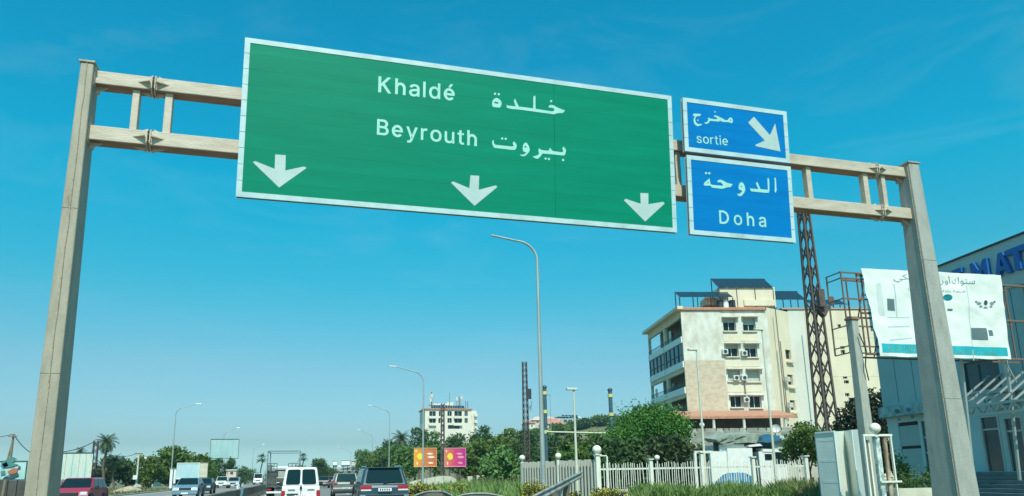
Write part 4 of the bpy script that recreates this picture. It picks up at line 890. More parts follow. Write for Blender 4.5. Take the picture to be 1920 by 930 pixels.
# left of the road
palm('tall date palm with a round crown rising beside the faded metal billboard', 200, 828, 22, 106, 34, own_fronds=True, trunk_r=.26)
palm('smaller palm crown showing over the top of the faded metal billboard', 151, 846, 12, 112, 18)
palm('low bushy palm at the foot of the tall date palm', 216, 862, 17, 108, 22)
tree('olive coloured bushy tree below the tall date palm', 200, 856, 48, 112, L_OLIVE, 3000, 'trees of the left hand hedge')
tree('low dark tree left of the pale utility pole', 240, 861, 66, 116, L_DARK, 3600, 'trees of the left hand hedge')
tree('rounded green tree right of the pale utility pole', 284, 854, 58, 114, L_MID, 3600, 'trees of the left hand hedge')
tree('largest domed tree behind the street lamp on the left', 333, 845, 92, 122, L_MID, 5200, 'trees of the left hand hedge')
tree('dark scrubby tree behind the cream board', 374, 853, 44, 126, L_DARK, 2600, 'trees of the left hand hedge')
tree('clipped dark tree under the left half of the grey panelled billboard', 404, 860, 36, 149, L_DARK, 3200, 'trees under the raised billboard', low=.02)
tree('clipped dark tree under the right half of the grey panelled billboard', 434, 860, 36, 149.5, L_DARK, 3200, 'trees under the raised billboard', low=.02)
tree('low green bush behind the parked cars on the left', 398, 883, 34, 140, L_LIGHT, 1600, 'low bushes on the left', low=.0)
tree('farther dark bush sloping down right of the raised billboard', 456, 873, 30, 180, L_DARK, 1800, 'low bushes on the left', low=0)
tree('last small dark bush before the fan palm', 476, 884, 26, 205, L_DARK, 1400, 'low bushes on the left', low=0)
palm('shaggy fan palm with a narrow skirt left of the truck', 491, 860, 11, 170, 26, fan=True, trunk_r=.3, mat=L_DARK)
palm('round headed fan palm between the truck and the white van', 568, 858, 10, 190, 26, fan=True, mat=L_DARK)
tree('pale green tree below the round headed fan palm', 570, 871, 30, 200, L_LIGHT, 1500, 'trees straight ahead')
tree('leafy tree with twin tops above the white van', 602, 860, 34, 190, L_DARK, 2400, 'trees straight ahead')
tree('low tree to the left behind the white van', 585, 872, 30, 210, L_MID, 1500, 'trees straight ahead')
tree('small tree at the left end of the overpass', 622, 880, 26, 200, L_DARK, 1300, 'trees straight ahead')
tree('hedge like bush left of the truck', 507, 882, 22, 150, L_MID, 1200, 'low bushes on the left', low=0)
# right of the road, from left to right
for lab, px, yt, w, Y, m, n in (
    ('leafy tree at the left end of the right hand tree belt', 684, 845, 40, 180, L_LIGHT, 2600),
    ('green tree behind the second distant street lamp', 712, 838, 46, 172, L_MID, 3000),
    ('tall dark tree between the belt palm and the dark SUV', 735, 826, 48, 165, L_DARK, 3200),
    ('dark evergreen left of the antenna building', 778, 800, 46, 150, L_DARK, 3400),
    ('bright green tree behind the orange billboard', 756, 838, 60, 120, L_LIGHT, 3600),
    ('yellowish green tree in front of the antenna building', 814, 806, 50, 128, L_LIGHT, 3600),
    ('dark green tree hiding the lower floors of the antenna building', 858, 812, 56, 132, L_DARK, 3600),
    ('dark tree right of the antenna building', 908, 797, 52, 140, L_DARK, 3600),
    ('broad mid green tree behind the pink billboard', 900, 822, 84, 112, L_MID, 4600),
    ('tree left of the slender lattice pylon', 955, 801, 56, 118, L_MID, 3800),
    ('dark tree directly behind the slender lattice pylon', 992, 806, 50, 108, L_DARK, 3600),
    ('dark tree below the red roofed houses', 1030, 818, 60, 96, L_DARK, 3600),
    ('olive tree between the slim lamp and the pipe rail', 1072, 813, 60, 92, L_OLIVE, 3200),
    ('green tree below the small white building', 1112, 806, 62, 90, L_MID, 3800),
    ('dark tree at the left foot of the big round tree', 1150, 812, 60, 78, L_DARK, 3800)):
    tree(lab, px, yt, w, Y, m, n, 'trees of the right hand belt')
for lab, px, yt, w, Y, m, n in (('tree on the slope behind the pipe rail, left of the banded pillar', 1052, 803, 44, 272, L_MID, 2400), ('second tree on the slope behind the pipe rail', 1086, 800, 48, 276, L_DARK, 2600), ('third tree on the slope, below the curved white building', 1122, 802, 48, 280, L_MID, 2600), ('dark tree on the slope touching the round tree', 1158, 798, 50, 270, L_DARK, 2600), ('small tree on the slope below the pink house', 1012, 804, 40, 270, L_LIGHT, 2000)):
    tree(lab, px, yt, w, Y, m, n, 'trees on the far slope', low=.05, ref=815)
palm('shaggy palm sticking out of the right hand tree belt', 752, 822, 19, 140, 30)
palm('dark palm next to the shaggy one in the tree belt', 792, 815, 15, 142, 22, mat=L_DARK)
tree('big round bright green tree left of the apartment block', 1217, 758, 124, 56, leafmat('leaves_round_tree', (0.045, 0.145, 0.02), (0.10, 0.23, 0.035), (0.15, 0.29, 0.05)), 26000, leaf=.115, nb=12, low=.10, shell=.62, core=.88)
tree('reedy light green thicket between the billboards and the lattice pylon', 940, 850, 84, 66, L_REED, 7500, cat='thicket', name='thicket', low=0, leaf=.22, nb=12)
tree('tangled dark shrub beneath the pipe rail', 1090, 852, 90, 60, L_MID, 4200, 'shrubs behind the white fence', 'shrub', 'shrub', low=0)
tree('dark shrub at the foot of the big round tree', 1165, 838, 100, 52, L_DARK, 5200, 'shrubs behind the white fence', 'shrub', 'shrub', low=0)
tree('olive shrub sprawling right of the big round tree', 1255, 832, 110, 50, L_OLIVE, 5200, 'shrubs behind the white fence', 'shrub', 'shrub', low=0)
tree('banana like pale plant beside the slim lamp', 1058, 852, 34, 56, L_LIGHT, 1400, 'shrubs behind the white fence', 'shrub', 'shrub', low=0, leaf=.3)
tree('green bush in front of the foot of the tall pylon', 1508, 788, 66, 40, L_MID, 3400, 'shrubs by the tall pylon', 'shrub', 'shrub', low=.35, ref=800)
tree('reddish brown oleander tree behind the concrete pole', 1622, 744, 96, 40, L_BROWN, 7000, low=.2, ref=790, leaf=.14)
tree('light green shrub at the right foot of the tall pylon', 1576, 800, 40, 41, L_LIGHT, 1800, 'shrubs by the tall pylon', 'shrub', 'shrub', low=.3, ref=810)
# grass and wild growth
def blades(label, name, pts, hgt, mat, w=.018, n=8000, seed=1, lean=.35, catname=None):
    """pts: polygon corners (x, y) fan -> upright blades"""
    rng = np.random.default_rng(seed); A = []; tri = [(pts[0], pts[i], pts[i + 1]) for i in range(1, len(pts) - 1)]
    ar = np.array([abs((b[0] - a[0]) * (c[1] - a[1]) - (c[0] - a[0]) * (b[1] - a[1])) for a, b, c in tri]); ar = ar / ar.sum()
    for (a, b, c), f in zip(tri, ar):
        k = int(n * f); r1 = np.sqrt(rng.random(k)); r2 = rng.random(k); a, b, c = map(np.array, (a, b, c))
        A.append((1 - r1)[:, None] * a + (r1 * (1 - r2))[:, None] * b + (r1 * r2)[:, None] * c)
    P = np.concatenate(A); k = len(P); clump = .72 + .38 * np.sin(P[:, 0] * 1.9 + np.cos(P[:, 1] * 1.3) * 2) * np.cos(P[:, 1] * 2.3 + 1)
    h = hgt * clump * (.55 + .6 * rng.random(k)); th = rng.random(k) * 2 * math.pi; z0 = np.zeros(k)
    base = np.stack([P[:, 0], P[:, 1], z0], 1); dx = np.stack([np.cos(th), np.sin(th), np.zeros(k)], 1) * (w * (1 + rng.random(k)))[:, None]
    tip = base + np.stack([rng.normal(size=k) * lean * h, rng.normal(size=k) * lean * h, h], 1); mid = (base + tip) / 2 + np.array([0, 0, .08]) * h[:, None]
    o = quads(name, np.concatenate([np.stack([base - dx, base + dx, mid + dx * .8, mid - dx * .8], 1), np.stack([mid - dx * .8, mid + dx * .8, tip + dx * .15, tip - dx * .15], 1)]), mat)
    return tag(o, label, 'grass', kind='stuff')
def shrub(label, px, ytop, wpx, Y, n=1500, flowers=True, group='yellow flowering shrubs along the road edge', mat=None):
    c = W(px, 900, Y); x = c.x; gz = H(x, Y); zt = W(px, ytop, Y).z; w_ = abs(W(px + wpx / 2, 890, Y).x - W(px - wpx / 2, 890, Y).x) / 2; rng = np.random.default_rng(int(px * 3 + ytop))
    t = thing('flowering_shrub' if flowers else 'shrub', label, 'shrub', (x, Y, gz), group); h = zt - gz
    bl = [(x, Y, gz + h * .45, w_ * .9, w_ * .8, h * .5)] + [(x + w_ * .8 * math.cos(k), Y + w_ * .6 * math.sin(k * 1.7), gz + h * (.35 + .3 * rng.random()), w_ * .4, w_ * .4, h * .34) for k in range(6)]
    P = crown_points(n, bl, rng, .4); quads('foliage', leaf_quads(P, max(.05, w_ * .055), rng=rng), mat or L_OLIVE, t)
    if flowers:
        Q = crown_points(int(n * .55), bl, rng, .88); Q = Q[Q[:, 2] > gz + h * .3]; f = quads('blossom', leaf_quads(Q, max(.035, w_ * .04), asp=.9, rng=rng), L_YEL, t); f['kind'] = 'stuff'
    return t
shrub('yellow flowering shrub touching the right edge of the dark SUV', 783, 902, 32, 32, 1800)
shrub('yellow flowering shrub behind the first bent guardrail', 812, 907, 36, 34, 1500)
shrub('yellow flowering shrub between the two bent guardrails', 858, 905, 40, 36, 1800)
shrub('yellow flowering shrub at the foot of the slender lattice pylon', 1004, 903, 50, 30, 2600)
shrub('low yellow flowering shrub left of the slim pale lamp', 1062, 918, 46, 27, 1500)
shrub('low yellow flowering shrub under the white picket fence', 1140, 914, 60, 30, 1900)
def gxy(px, Y): return (WX(px, Y), Y)
blades('lush green grass on the mound behind the bent guardrails', 'grass', [gxy(800, 34), gxy(1020, 30), gxy(1010, 64), gxy(850, 70)], .95, L_GRASS, .03, 9000, 3)
blades('dry reddish grass at the top of the mound by the lattice pylon', 'grass', [gxy(900, 56), gxy(1000, 52), gxy(1000, 74), gxy(880, 78)], 1.15, L_DRY, .035, 4200, 4)
blades('tall green weeds growing up in front of the white picket fence', 'weeds', [(15.5, 31), (22.5, 26.5), (24.5, 31), (17.4, 36.3)], .85, L_GRASS, .026, 12000, 5)
blades('straw coloured weeds before the end of the picket fence', 'weeds', [(20.5, 25.2), (23, 24.5), (25.6, 31.0), (22.5, 32.2)], .95, L_DRY, .022, 3500, 6)
blades('rough verge grass beside the near carriageway', 'grass', [(9.9, 14), (15, 13), (16, 31), (11, 32)], .34, L_GRASS, .02, 9000, 7)
blades('rough grass on the far left verge', 'grass', [(-16.6, 36), (-16.6, 110), (-44, 112), (-34, 40)], .40, L_DRY, .06, 9000, 8)
blades('dry grass strip between the belt of trees and the road', 'grass', [(10, 60), (30, 62), (24, 100), (11, 110)], .75, L_GRASS, .05, 7000, 9)

# bent guardrail pieces on the verge
galv = M('galvanised_rail', (0.42, 0.42, 0.38), .55, (0.24, 0.24, 0.21), 3, metal=.3)
def wrail(pts, t, name='rail'):
    prof = [(a * .75, b) for a, b in [(-.155, .0), (-.13, .03), (-.07, .055), (-.02, .03), (.02, .0), (.06, .03), (.12, .055), (.155, .01)]]
    s = MB(); P = [Vector(p) for p in pts]; V = []
    for i, p in enumerate(P):
        d = (P[min(i + 1, len(P) - 1)] - P[max(i - 1, 0)]).normalized(); side = d.cross(Vector((0, 0, 1))).normalized(); up = side.cross(d)
        if (EYE - p).dot(side) < 0: side = -side
        V += [p + up * a + side * b for a, b in prof] + [p + up * a + side * (b - .012) for a, b in reversed(prof)]
    n = 16; F_ = [(i * n + k, i * n + (k + 1) % n, (i + 1) * n + (k + 1) % n, (i + 1) * n + k) for i in range(len(P) - 1) for k in range(n)] + [tuple(range(n)), tuple(range((len(P) - 1) * n, len(P) * n))]
    s.add(V, F_); return s.build(name, galv, t)
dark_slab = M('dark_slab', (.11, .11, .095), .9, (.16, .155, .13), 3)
def gr_(label, pix, posts, dark=True):
    P = [W(a, b, Y) for a, b, Y in pix]; t = thing('bent_guardrail', label, 'guardrail', (P[0].x, P[0].y, 0), 'wrecked guardrail pieces on the verge')
    fine = []
    for a, b in zip(P[:-1], P[1:]):
        for i in range(4): fine.append(lerp(a, b, i / 4))
    fine.append(P[-1])
    for k in range(2):
        for i in range(1, len(fine) - 1): fine[i] = (fine[i - 1] + fine[i] * 2 + fine[i + 1]) / 4
    for q in fine: q.z = max(q.z, .05)
    if dark:
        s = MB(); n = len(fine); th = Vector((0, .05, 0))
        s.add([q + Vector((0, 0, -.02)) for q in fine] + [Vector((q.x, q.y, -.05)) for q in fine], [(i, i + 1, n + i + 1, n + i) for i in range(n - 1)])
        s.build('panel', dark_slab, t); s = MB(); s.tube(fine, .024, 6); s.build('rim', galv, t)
    else: wrail(fine, t)
    for i in (posts if not dark else ()): p = fine[min(i, len(fine) - 1)]; MB().box(p.x - .05, p.x + .05, p.y + .03, p.y + .13, -.1, p.z + .08).build('post', galv, t)
    return t
gr_('long guardrail piece bent up towards the white fence post', [(965, 958, 16.5), (1005, 934, 17.5), (1045, 914, 19), (1072, 899, 21), (1090, 890, 23)], (9,), False)
gr_('guardrail piece bowed into a shallow arch before the grass mound', [(838, 946, 20), (852, 932, 20.3), (880, 925, 20.6), (915, 925, 20.3), (950, 932, 20), (985, 950, 19)], (3, 14))
gr_('guardrail piece folded over beside the dark SUV', [(776, 930, 22), (800, 921, 22.5), (832, 921, 22.5), (850, 930, 21.5), (868, 952, 20.5)], (4,))
p_ = W(1052, 910, 20.3)
MB_ = MB().hexa([Vector(v) for v in [(p_.x - .25, 20.3, -.1), (p_.x + .12, 20.3, -.1), (p_.x + .12, 20.7, -.1), (p_.x - .25, 20.7, -.1), (p_.x - .3, 20.3, p_.z - .05), (p_.x + .32, 20.3, p_.z + .1), (p_.x + .32, 20.7, p_.z + .1), (p_.x - .3, 20.7, p_.z - .05)]])
tag(MB_.build('concrete_block', M('dark_block', (.09, .08, .06), .9, (.13, .12, .09), 3), None, bev=.03), 'dark block supporting the upturned guardrail end', 'block')

# low pale wall behind the SUV
lw = thing('low_wall', 'low sunlit cream wall rising to the right under the two coloured billboards', 'wall', (WX(820, 76), 76, 0))
cream = M('cream_render', (0.62, 0.58, 0.45), .85, (0.50, 0.46, 0.36), 2, bump=.2)
prev = None
for i, (px, y) in enumerate(((768, 904), (784, 900), (800, 897), (816, 894), (832, 892), (846, 893), (856, 899))):
    p = W(px, y, 76 - i * .3)
    if prev is not None:
        a, b = prev, p; MB().hexa([Vector(v) for v in [(a.x, a.y, -.1), (b.x - .03, b.y, -.1), (b.x - .03, b.y + .3, -.1), (a.x, a.y + .3, -.1), (a.x, a.y, a.z), (b.x - .03, b.y, b.z), (b.x - .03, b.y + .3, b.z), (a.x, a.y + .3, a.z)]]).build('wall_segment', cream, lw)
    prev = p
for lab, px0, px1, yt in (('small pale block showing above the grass, left of the pair', 877, 886, 893), ('wider pale block showing above the grass by the thicket', 894, 911, 891)):
    a, b = WX(px0, 72), WX(px1, 72); tag(MB().box(a, b, 72, 72.4, -.1, W(px0, yt, 72).z).build('concrete_block', cream), lab, 'block')

# ------------------------------------------------------------------ the white fences
fence_white = M('fence_white_paint', (0.76, 0.75, 0.66), .6, (0.62, 0.61, 0.52), 3, stretch=(3, 3, .5), c3=(.36, .34, .24), hi=.7)
fence_grey = M('fence_weathered_board', (0.46, 0.46, 0.40), .8, (0.34, 0.33, 0.28), 2, stretch=(5, 5, .4), c3=(.24, .2, .14), hi=.68)
F0, F1, F2 = Vector((14.2, 46.0, 0)), Vector((16.3, 38.2, 0)), Vector((25.7, 32.4, 0))
def globe_on(t, p, r, neck=.12):
    MB().tube([p, p + Vector((0, 0, neck))], r * .35, 8).build('globe_neck', dark_metal, t)
    MB().ball(p + Vector((0, 0, neck + r * .93)), r, 18, 12).build('globe', globe_glass, t)
bf = thing('board_fence', 'closed fence of weathered white boards behind the tall curved lamp', 'fence', F0)
hB = 2.18; L = (F1 - F0).length; d = (F1 - F0).normalized(); nn = int(L / .30)
for i in range(nn):
    a = F0 + d * (L * i / nn + .01); b = F0 + d * (L * (i + 1) / nn - .015); hh = hB + .03 * math.sin(i * 2.3)
    unit_bar('board', (a + b) / 2, (a + b) / 2 + Vector((0, 0, hh)), (b - a).length, .04, fence_grey, bf, up=(d.x, d.y, 0)).rotation_euler.z += 0
for z in (.5, 1.9): unit_bar('rail', F0 + Vector((.06, .02, z)), F1 + Vector((.06, .02, z)), .05, .08, fence_grey, bf)
for i, px in enumerate((1001, 1042)):
    # fence posts with small globes
    tt = (0.0, .52)[i]; p = lerp(F0, F1, tt); s = MB(); s.box(p.x - .11, p.x + .07, p.y - .1, p.y + .1, -.1, hB + .05); ps = s.build('post', fence_white, bf)
    MB().ball((p.x, p.y, hB + .30), .20, 16, 10).build('globe', globe_glass, ps)
pf = thing('picket_fence', 'long white picket fence running right through tall weeds to the metal gate', 'fence', F1)
L = (F2 - F1).length; d = (F2 - F1).normalized(); nn = 84; hP = 1.93
for i in range(nn):
    p = F1 + d * (.35 + (L - .5) * i / nn) + Vector((0, 0, 0)); lean = Vector((.03 * math.sin(i * 1.7), .02 * math.sin(i * 2.9), 0)); hh = hP + .05 * math.sin(i * .7) + .03 * math.sin(i * 2.9)
    if i in (17, 41, 63): continue
    lean = lean * (1 + 2.5 * (i % 13 == 5))
    unit_bar('picket', p + Vector((0, 0, .1)), p + lean + Vector((0, 0, hh)), .055, .035, fence_white, pf, up=(d.x, d.y, 0))
for z in (.45, 1.62): unit_bar('rail', F1 + Vector((0, .05, z)), F2 + Vector((0, .05, z)), .045, .09, fence_white, pf)
for k, tt in enumerate((0, .27, .52, .76, 1.0)):
    p = lerp(F1, F2, tt); w = .13 if k in (0,) else .09
    hh = 2.42 if k in (0, 2) else 2.1
    s = MB(); s.box(p.x - w, p.x + w, p.y - w, p.y + w, -.1, hh); pp = s.build('post', fence_white, pf)
    MB().box(p.x - w - .06, p.x + w + .06, p.y - w - .06, p.y + w + .06, hh, hh + .06).build('cap', fence_white, pp)
    rr = .26
    if k == 0: MB().ball((p.x, p.y, hh + .06 + rr * .95), rr, 18, 12).build('globe', globe_glass, pp)
p = F1 + d * .55; s = MB(); s.box(p.x - .04, p.x + .04, p.y - .04, p.y + .04, 0, 2.35); s.build('frame_upright', fence_white, pf)
unit_bar('frame_top', F1 + Vector((-.2, 0, 2.38)), p + Vector((0, 0, 2.38)), .08, .06, fence_white, pf)
wf = thing('garden_gateway', 'small white rectangular gateway standing behind the middle of the picket fence', 'gateway', W(1320, 900, 37))
for px in (1304, 1334): p = W(px, 870, 37); MB().box(p.x - .07, p.x + .07, 36.93, 37.07, -.1, W(px, 850, 37).z).build('upright', fence_white, wf)
a_, b_ = W(1304, 850, 37), W(1334, 850, 37); MB().box(a_.x - .08, b_.x + .08, 36.94, 37.06, a_.z, a_.z + .14).build('top_rail', fence_white, wf)
# globe lamps standing in the garden behind
for lab, px, y, Y, r in (('small white globe lamp behind the left part of the picket fence', 1122, 865, 44, .16), ('small white globe lamp behind the middle of the picket fence', 1232, 858, 44, .18), ('small globe lamp in front of the terrace wall', 1316, 797, 52, .22), ('thin post lamp with a globe left of the shack', 1293, 800, 54, .12)):
    c = W(px, y, Y); t = thing('globe_lamp', lab, 'garden lamp', (c.x, Y, 0), 'white globe lamps in the garden')
    MB().tube([(c.x, Y, -.1), (c.x, Y, c.z - r * .8)], .045, 8).build('pole', fence_white, t); MB().ball(c, r, 16, 10).build('globe', globe_glass, t)

# ------------------------------------------------------------------ sheet metal gate and the ball lamp pillar
gm = M('gate_sheet', (0.68, 0.71, 0.66), .5, (0.54, 0.60, 0.57), 1.2, c3=(.46, .52, .50), hi=.72)
gm2 = M('gate_sheet_bright', (0.74, 0.76, 0.68), .45, (0.66, 0.69, 0.62), 1.0)
def edge(px0, y0, px1, y1, Y): return W(px0, y0, Y), W(px1, y1, Y)
gt = thing('metal_gate', 'large white sheet metal gate box standing at the right end of the picket fence', 'gate', (W(1580, 900, 18).x, 18, 0))
cols = [((1528, 812), (1547, 930)), ((1563, 809), (1586, 930)), ((1582, 808), (1610, 930)), ((1596, 806), (1622, 930)), ((1608, 805), (1640, 930))]
Ys = [18.6, 17.9, 18.3, 17.7, 18.5]
ptsT = [W(*a, Y) for (a, b), Y in zip(cols, Ys)]
zt0 = sum(p.z for p in ptsT) / len(ptsT)
for i in range(4):
    a, b = ptsT[i], ptsT[i + 1]; za, zb = a.z, b.z; th = Vector((.03, .05, 0))
    MB().hexa([Vector((a.x, a.y, -.1)), Vector((b.x, b.y, -.1)), Vector((b.x, b.y, -.1)) + th, Vector((a.x, a.y, -.1)) + th, Vector((a.x, a.y, za)), Vector((b.x, b.y, zb)), Vector((b.x, b.y, zb)) + th, Vector((a.x, a.y, za)) + th]).build('gate_leaf', gm if i in (0, 3) else gm2, gt)
a, b = ptsT[0], ptsT[1]
for f in (.12, .36, .60, .84):
    z = za * (1 - f); MB().hexa([Vector((lerp(a.x, b.x, .1), lerp(a.y, b.y, .1) - .03, z)), Vector((lerp(a.x, b.x, .95), lerp(a.y, b.y, .95) - .03, z)), Vector((lerp(a.x, b.x, .95), lerp(a.y, b.y, .95), z)), Vector((lerp(a.x, b.x, .1), lerp(a.y, b.y, .1), z)),
        Vector((lerp(a.x, b.x, .1), lerp(a.y, b.y, .1) - .03, z + .07)), Vector((lerp(a.x, b.x, .95), lerp(a.y, b.y, .95) - .03, z + .07)), Vector((lerp(a.x, b.x, .95), lerp(a.y, b.y, .95), z + .07)), Vector((lerp(a.x, b.x, .1), lerp(a.y, b.y, .1), z + .07))]).build('cross_rail', gm, gt)
MB().bar(a + Vector((0, -.02, 0)), b + Vector((0, -.02, 0)), .05, .05).build('top_rail', gm2, gt)
for k in range(1, 4):
    p = ptsT[k]; MB().bar(p + Vector((0, -.01, 0)), Vector((p.x, p.y - .01, 0)), .025, .025).build('edge_strip', gm2, gt)
p = W(1530, 815, 18.7); MB().bar((p.x + .02, 18.75, 0), (p.x + .02, 18.75, p.z), .05).build('hinge_post', lamp_steel, gt)
# ball lamp pillar with rusty pipe
BYp = 16.6
lp = thing('gate_pillar', 'white gate frame with a ball lamp on top and a rusty pipe inside', 'gate pillar', (W(1650, 900, BYp).x, BYp, 0))
c = W(1640.5, 803, BYp); r = abs(W(1651, 803, BYp).x - c.x) * .78
MB().ball(c, r, 28, 18).build('globe', globe_glass, lp); MB().tube([(c.x, BYp, c.z - r - .1), (c.x, BYp, c.z - r * .9)], .05, 8).build('globe_neck', fence_white, lp)
tz = W(1640, 816, BYp).z
MB().bar((W(1617, 818, BYp).x, BYp, tz), (W(1671, 815, BYp).x, BYp, tz), .07, .06).build('top_rail', fence_white, lp)
for px, w, mm, nm in ((1619, .05, fence_white, 'upright'), (1669, .045, fence_white, 'upright')):
    x = W(px, 820, BYp).x; MB().box(x - w / 2, x + w / 2, BYp - .03, BYp + .03, -.1, tz).build(nm, mm, lp)
x = W(1645, 822, BYp).x
MB().box(x - .075, x + .075, BYp, BYp + .12, -.1, tz - .02).build('post', M('peeling_paint', (.62, .66, .60), .6, (.24, .34, .34), 3.5, stretch=(2, 2, 1), lo=.45, hi=.55, bump=.3), lp)
x = W(1660, 822, BYp).x
MB().tube([(x, BYp + .05, -.1), (x, BYp + .05, tz - .03)], .065, 10).build('rusty_pipe', M('rusty_pipe', (.20, .13, .08), .85, (.46, .38, .28), 4, stretch=(2, 2, .35), lo=.45, hi=.6), lp)
x = W(1627, 822, BYp).x
for i, (o_, mm) in enumerate(((0, wood), (.09, fence_white))): MB().box(x + o_, x + o_ + .05, BYp + .1, BYp + .16, -.1, tz - .12).build('slat', mm, lp)
q = W(1668, 903, BYp); MB().bar((W(1650, 903, BYp).x, BYp - .04, q.z), (W(1688, 903, BYp).x, BYp - .04, q.z), .05).build('lower_rail', fence_white, lp)
MB().box(W(1683, 900, 17).x, W(1720, 900, 17).x + .6, 17, 17.3, -.1, W(1700, 916, 17).z).build('low_wall', cream, lp)

# ------------------------------------------------------------------ buildings
wall_cream = M('apartment_cream', (0.71, 0.61, 0.45), .85, (0.62, 0.53, 0.38), .6, bump=.15, bscale=8, c3=(.52, .44, .32), lo=.42, hi=.68, stretch=(1, 1, .4), detail=9)
wall_white = M('apartment_white_plaster', (0.68, 0.65, 0.57), .85, (0.52, 0.47, 0.38), 1.0, bump=.25, bscale=8, c3=(.40, .34, .27), lo=.40, hi=.66, stretch=(1, 1, .55), detail=9)
wall_patch = M('apartment_stone_patch', (0.60, 0.48, 0.35), .9, (0.46, 0.37, 0.27), 1.7, c3=(.34, .28, .21), bump=.5, bscale=9, lo=.40, hi=.66, detail=9, stretch=(1, 1, 1.6))
wall_grey = M('apartment_pale_grey', (0.64, 0.61, 0.53), .85, (0.56, 0.53, 0.46), .8, stretch=(1, 1, .3), bump=.1)
terracotta = M('terracotta_tiles', (0.42, 0.17, 0.10), .85, (0.52, 0.26, 0.17), 4, bump=.4, bscale=16)
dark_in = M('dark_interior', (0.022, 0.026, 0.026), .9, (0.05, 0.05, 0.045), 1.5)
shutter = M('roller_shutter', (0.50, 0.50, 0.44), .7, (0.42, 0.42, 0.37), 2, stretch=(1, 1, 8))
railing = M('railing_green', (0.05, 0.09, 0.085), .5)
ac_white = M('ac_casing', (0.60, 0.60, 0.55), .6, (.48, .47, .42), 6)
pv = M('solar_panel_cells', (0.010, 0.02, 0.03), .3, (0.015, 0.03, 0.045), 3, spec=.6)
pv_edge = M('solar_panel_frame', (0.45, 0.5, 0.52), .4, metal=.6)
def facade(F, u0, u1, z0, z1, holes, depth, name, mat, parent, off=0.0):
    """one wall skin with real openings (each with its reveals)"""
    us = sorted({u0, u1, *[h[0] for h in holes], *[h[1] for h in holes]}); zs = sorted({z0, z1, *[h[2] for h in holes], *[h[3] for h in holes]})
    us = [u for u in us if u0 <= u <= u1]; zs = [z for z in zs if z0 <= z <= z1]; s = MB()
    for i in range(len(us) - 1):
        for j in range(len(zs) - 1):
            mu, mz = (us[i] + us[i + 1]) / 2, (zs[j] + zs[j + 1]) / 2
            if any(h[0] < mu < h[1] and h[2] < mz < h[3] for h in holes): continue
            s.add([F.P(us[i], zs[j], off), F.P(us[i + 1], zs[j], off), F.P(us[i + 1], zs[j + 1], off), F.P(us[i], zs[j + 1], off)], [(0, 1, 2, 3)])
    for a, b, c, d in holes:
        for (p, q) in (((a, c), (b, c)), ((b, c), (b, d)), ((b, d), (a, d)), ((a, d), (a, c))):
            s.add([F.P(*p, off), F.P(*q, off), F.P(*q, off - depth), F.P(*p, off - depth)], [(0, 1, 2, 3)])
    return s.build(name, mat, parent)
def win(F, h, depth, parent, kind='open', fm=None, off=0.0):
    a, b, c, d = h; fm = fm or white_paint; w = min(.05, (b - a) * .06); o1 = off - depth + .02
    s = MB(); s.fbox(F, a, b, c, c + w, o1 - .03, o1 + .05); s.fbox(F, a, b, d - w, d, o1 - .03, o1 + .05); s.fbox(F, a, a + w, c + w, d - w, o1 - .03, o1 + .05); s.fbox(F, b - w, b, c + w, d - w, o1 - .03, o1 + .05)
    m = (a + b) / 2; s.fbox(F, m - w / 2, m + w / 2, c + w, d - w, o1 - .03, o1 + .04)
    wdw = s.build('window', fm, parent)
    top = d - w
    if kind in ('half', 'shut', 'third'):
        f = {'half': .5, 'shut': .97, 'third': .3}[kind]; zc = top - (d - c) * f
        s = MB(); k = max(3, int((top - zc) / .16))
        for i in range(k): s.fbox(F, a + .01, b - .01, zc + (top - zc) * i / k + .012, zc + (top - zc) * (i + 1) / k, o1 + .052, o1 + .075)
        s.build('shutter', shutter, wdw)['kind'] = 'stuff'
    s = MB(); s.fbox(F, a + w, b - w, c + w, d - w, o1 - .012, o1 + .004); s.build('pane', glass_dark, wdw)
    return wdw
AO = Vector((44.4, 76.0, 0)); az = math.radians(101.5)
FA = Frame(AO.x, AO.y, math.sin(az), math.cos(az)); FSD = Frame(AO.x, AO.y, math.sin(az - math.pi / 2), math.cos(az - math.pi / 2))
apt = thing('apartment_building', 'five storey cream apartment block with solar panels and stained white front', 'apartment block', AO)
def ra(F, x0, y0, x1, y1, off=0):
    a, b = F.at(x0, y0, off), F.at(x1, y1, off); return (min(a[0], b[0]), max(a[0], b[0]), min(a[1], b[1]), max(a[1], b[1]))
zroof = FA.at(1360, 582)[1]; zbase = 0.0
uE = FA.at(1448, 690)[0]; uR1 = FA.at(1486, 690)[0]; uG = FA.at(1519, 690)[0]; uEnd = FA.at(1660, 690)[0]; uW = FA.at(1352, 690)[0]
wins = [((1356, 596, 1379, 619), 'third'), ((1393, 595, 1416, 619), 'half'), ((1361, 645, 1384, 667), 'third'), ((1397, 645, 1419, 668), 'third'), ((1365, 693, 1387, 713), 'shut'), ((1401, 693, 1424, 714), 'shut'), ((1370, 742, 1391, 762), 'open'), ((1405, 742, 1427, 763), 'open')]
HO = [((q[0] - .06, q[1] + .14, q[2] - .08, q[3]), k) for q, k in [(ra(FA, *w), k) for w, k in wins]]
zsplit = FA.at(1320, 676)[1]
bays = [h for h, k in HO]
umid0, umid1 = min(h[0] for h in bays) - .25, max(h[1] for h in bays) + .7
facade(FA, 0, umid0, zsplit, zroof, [], .3, 'wall', wall_white, apt)
facade(FA, 0, umid0, zbase, zsplit - .002, [], .3, 'wall', wall_patch, apt)
facade(FA, umid0, uE, zbase, zroof, bays, .42, 'wall', wall_white, apt, off=-.06)
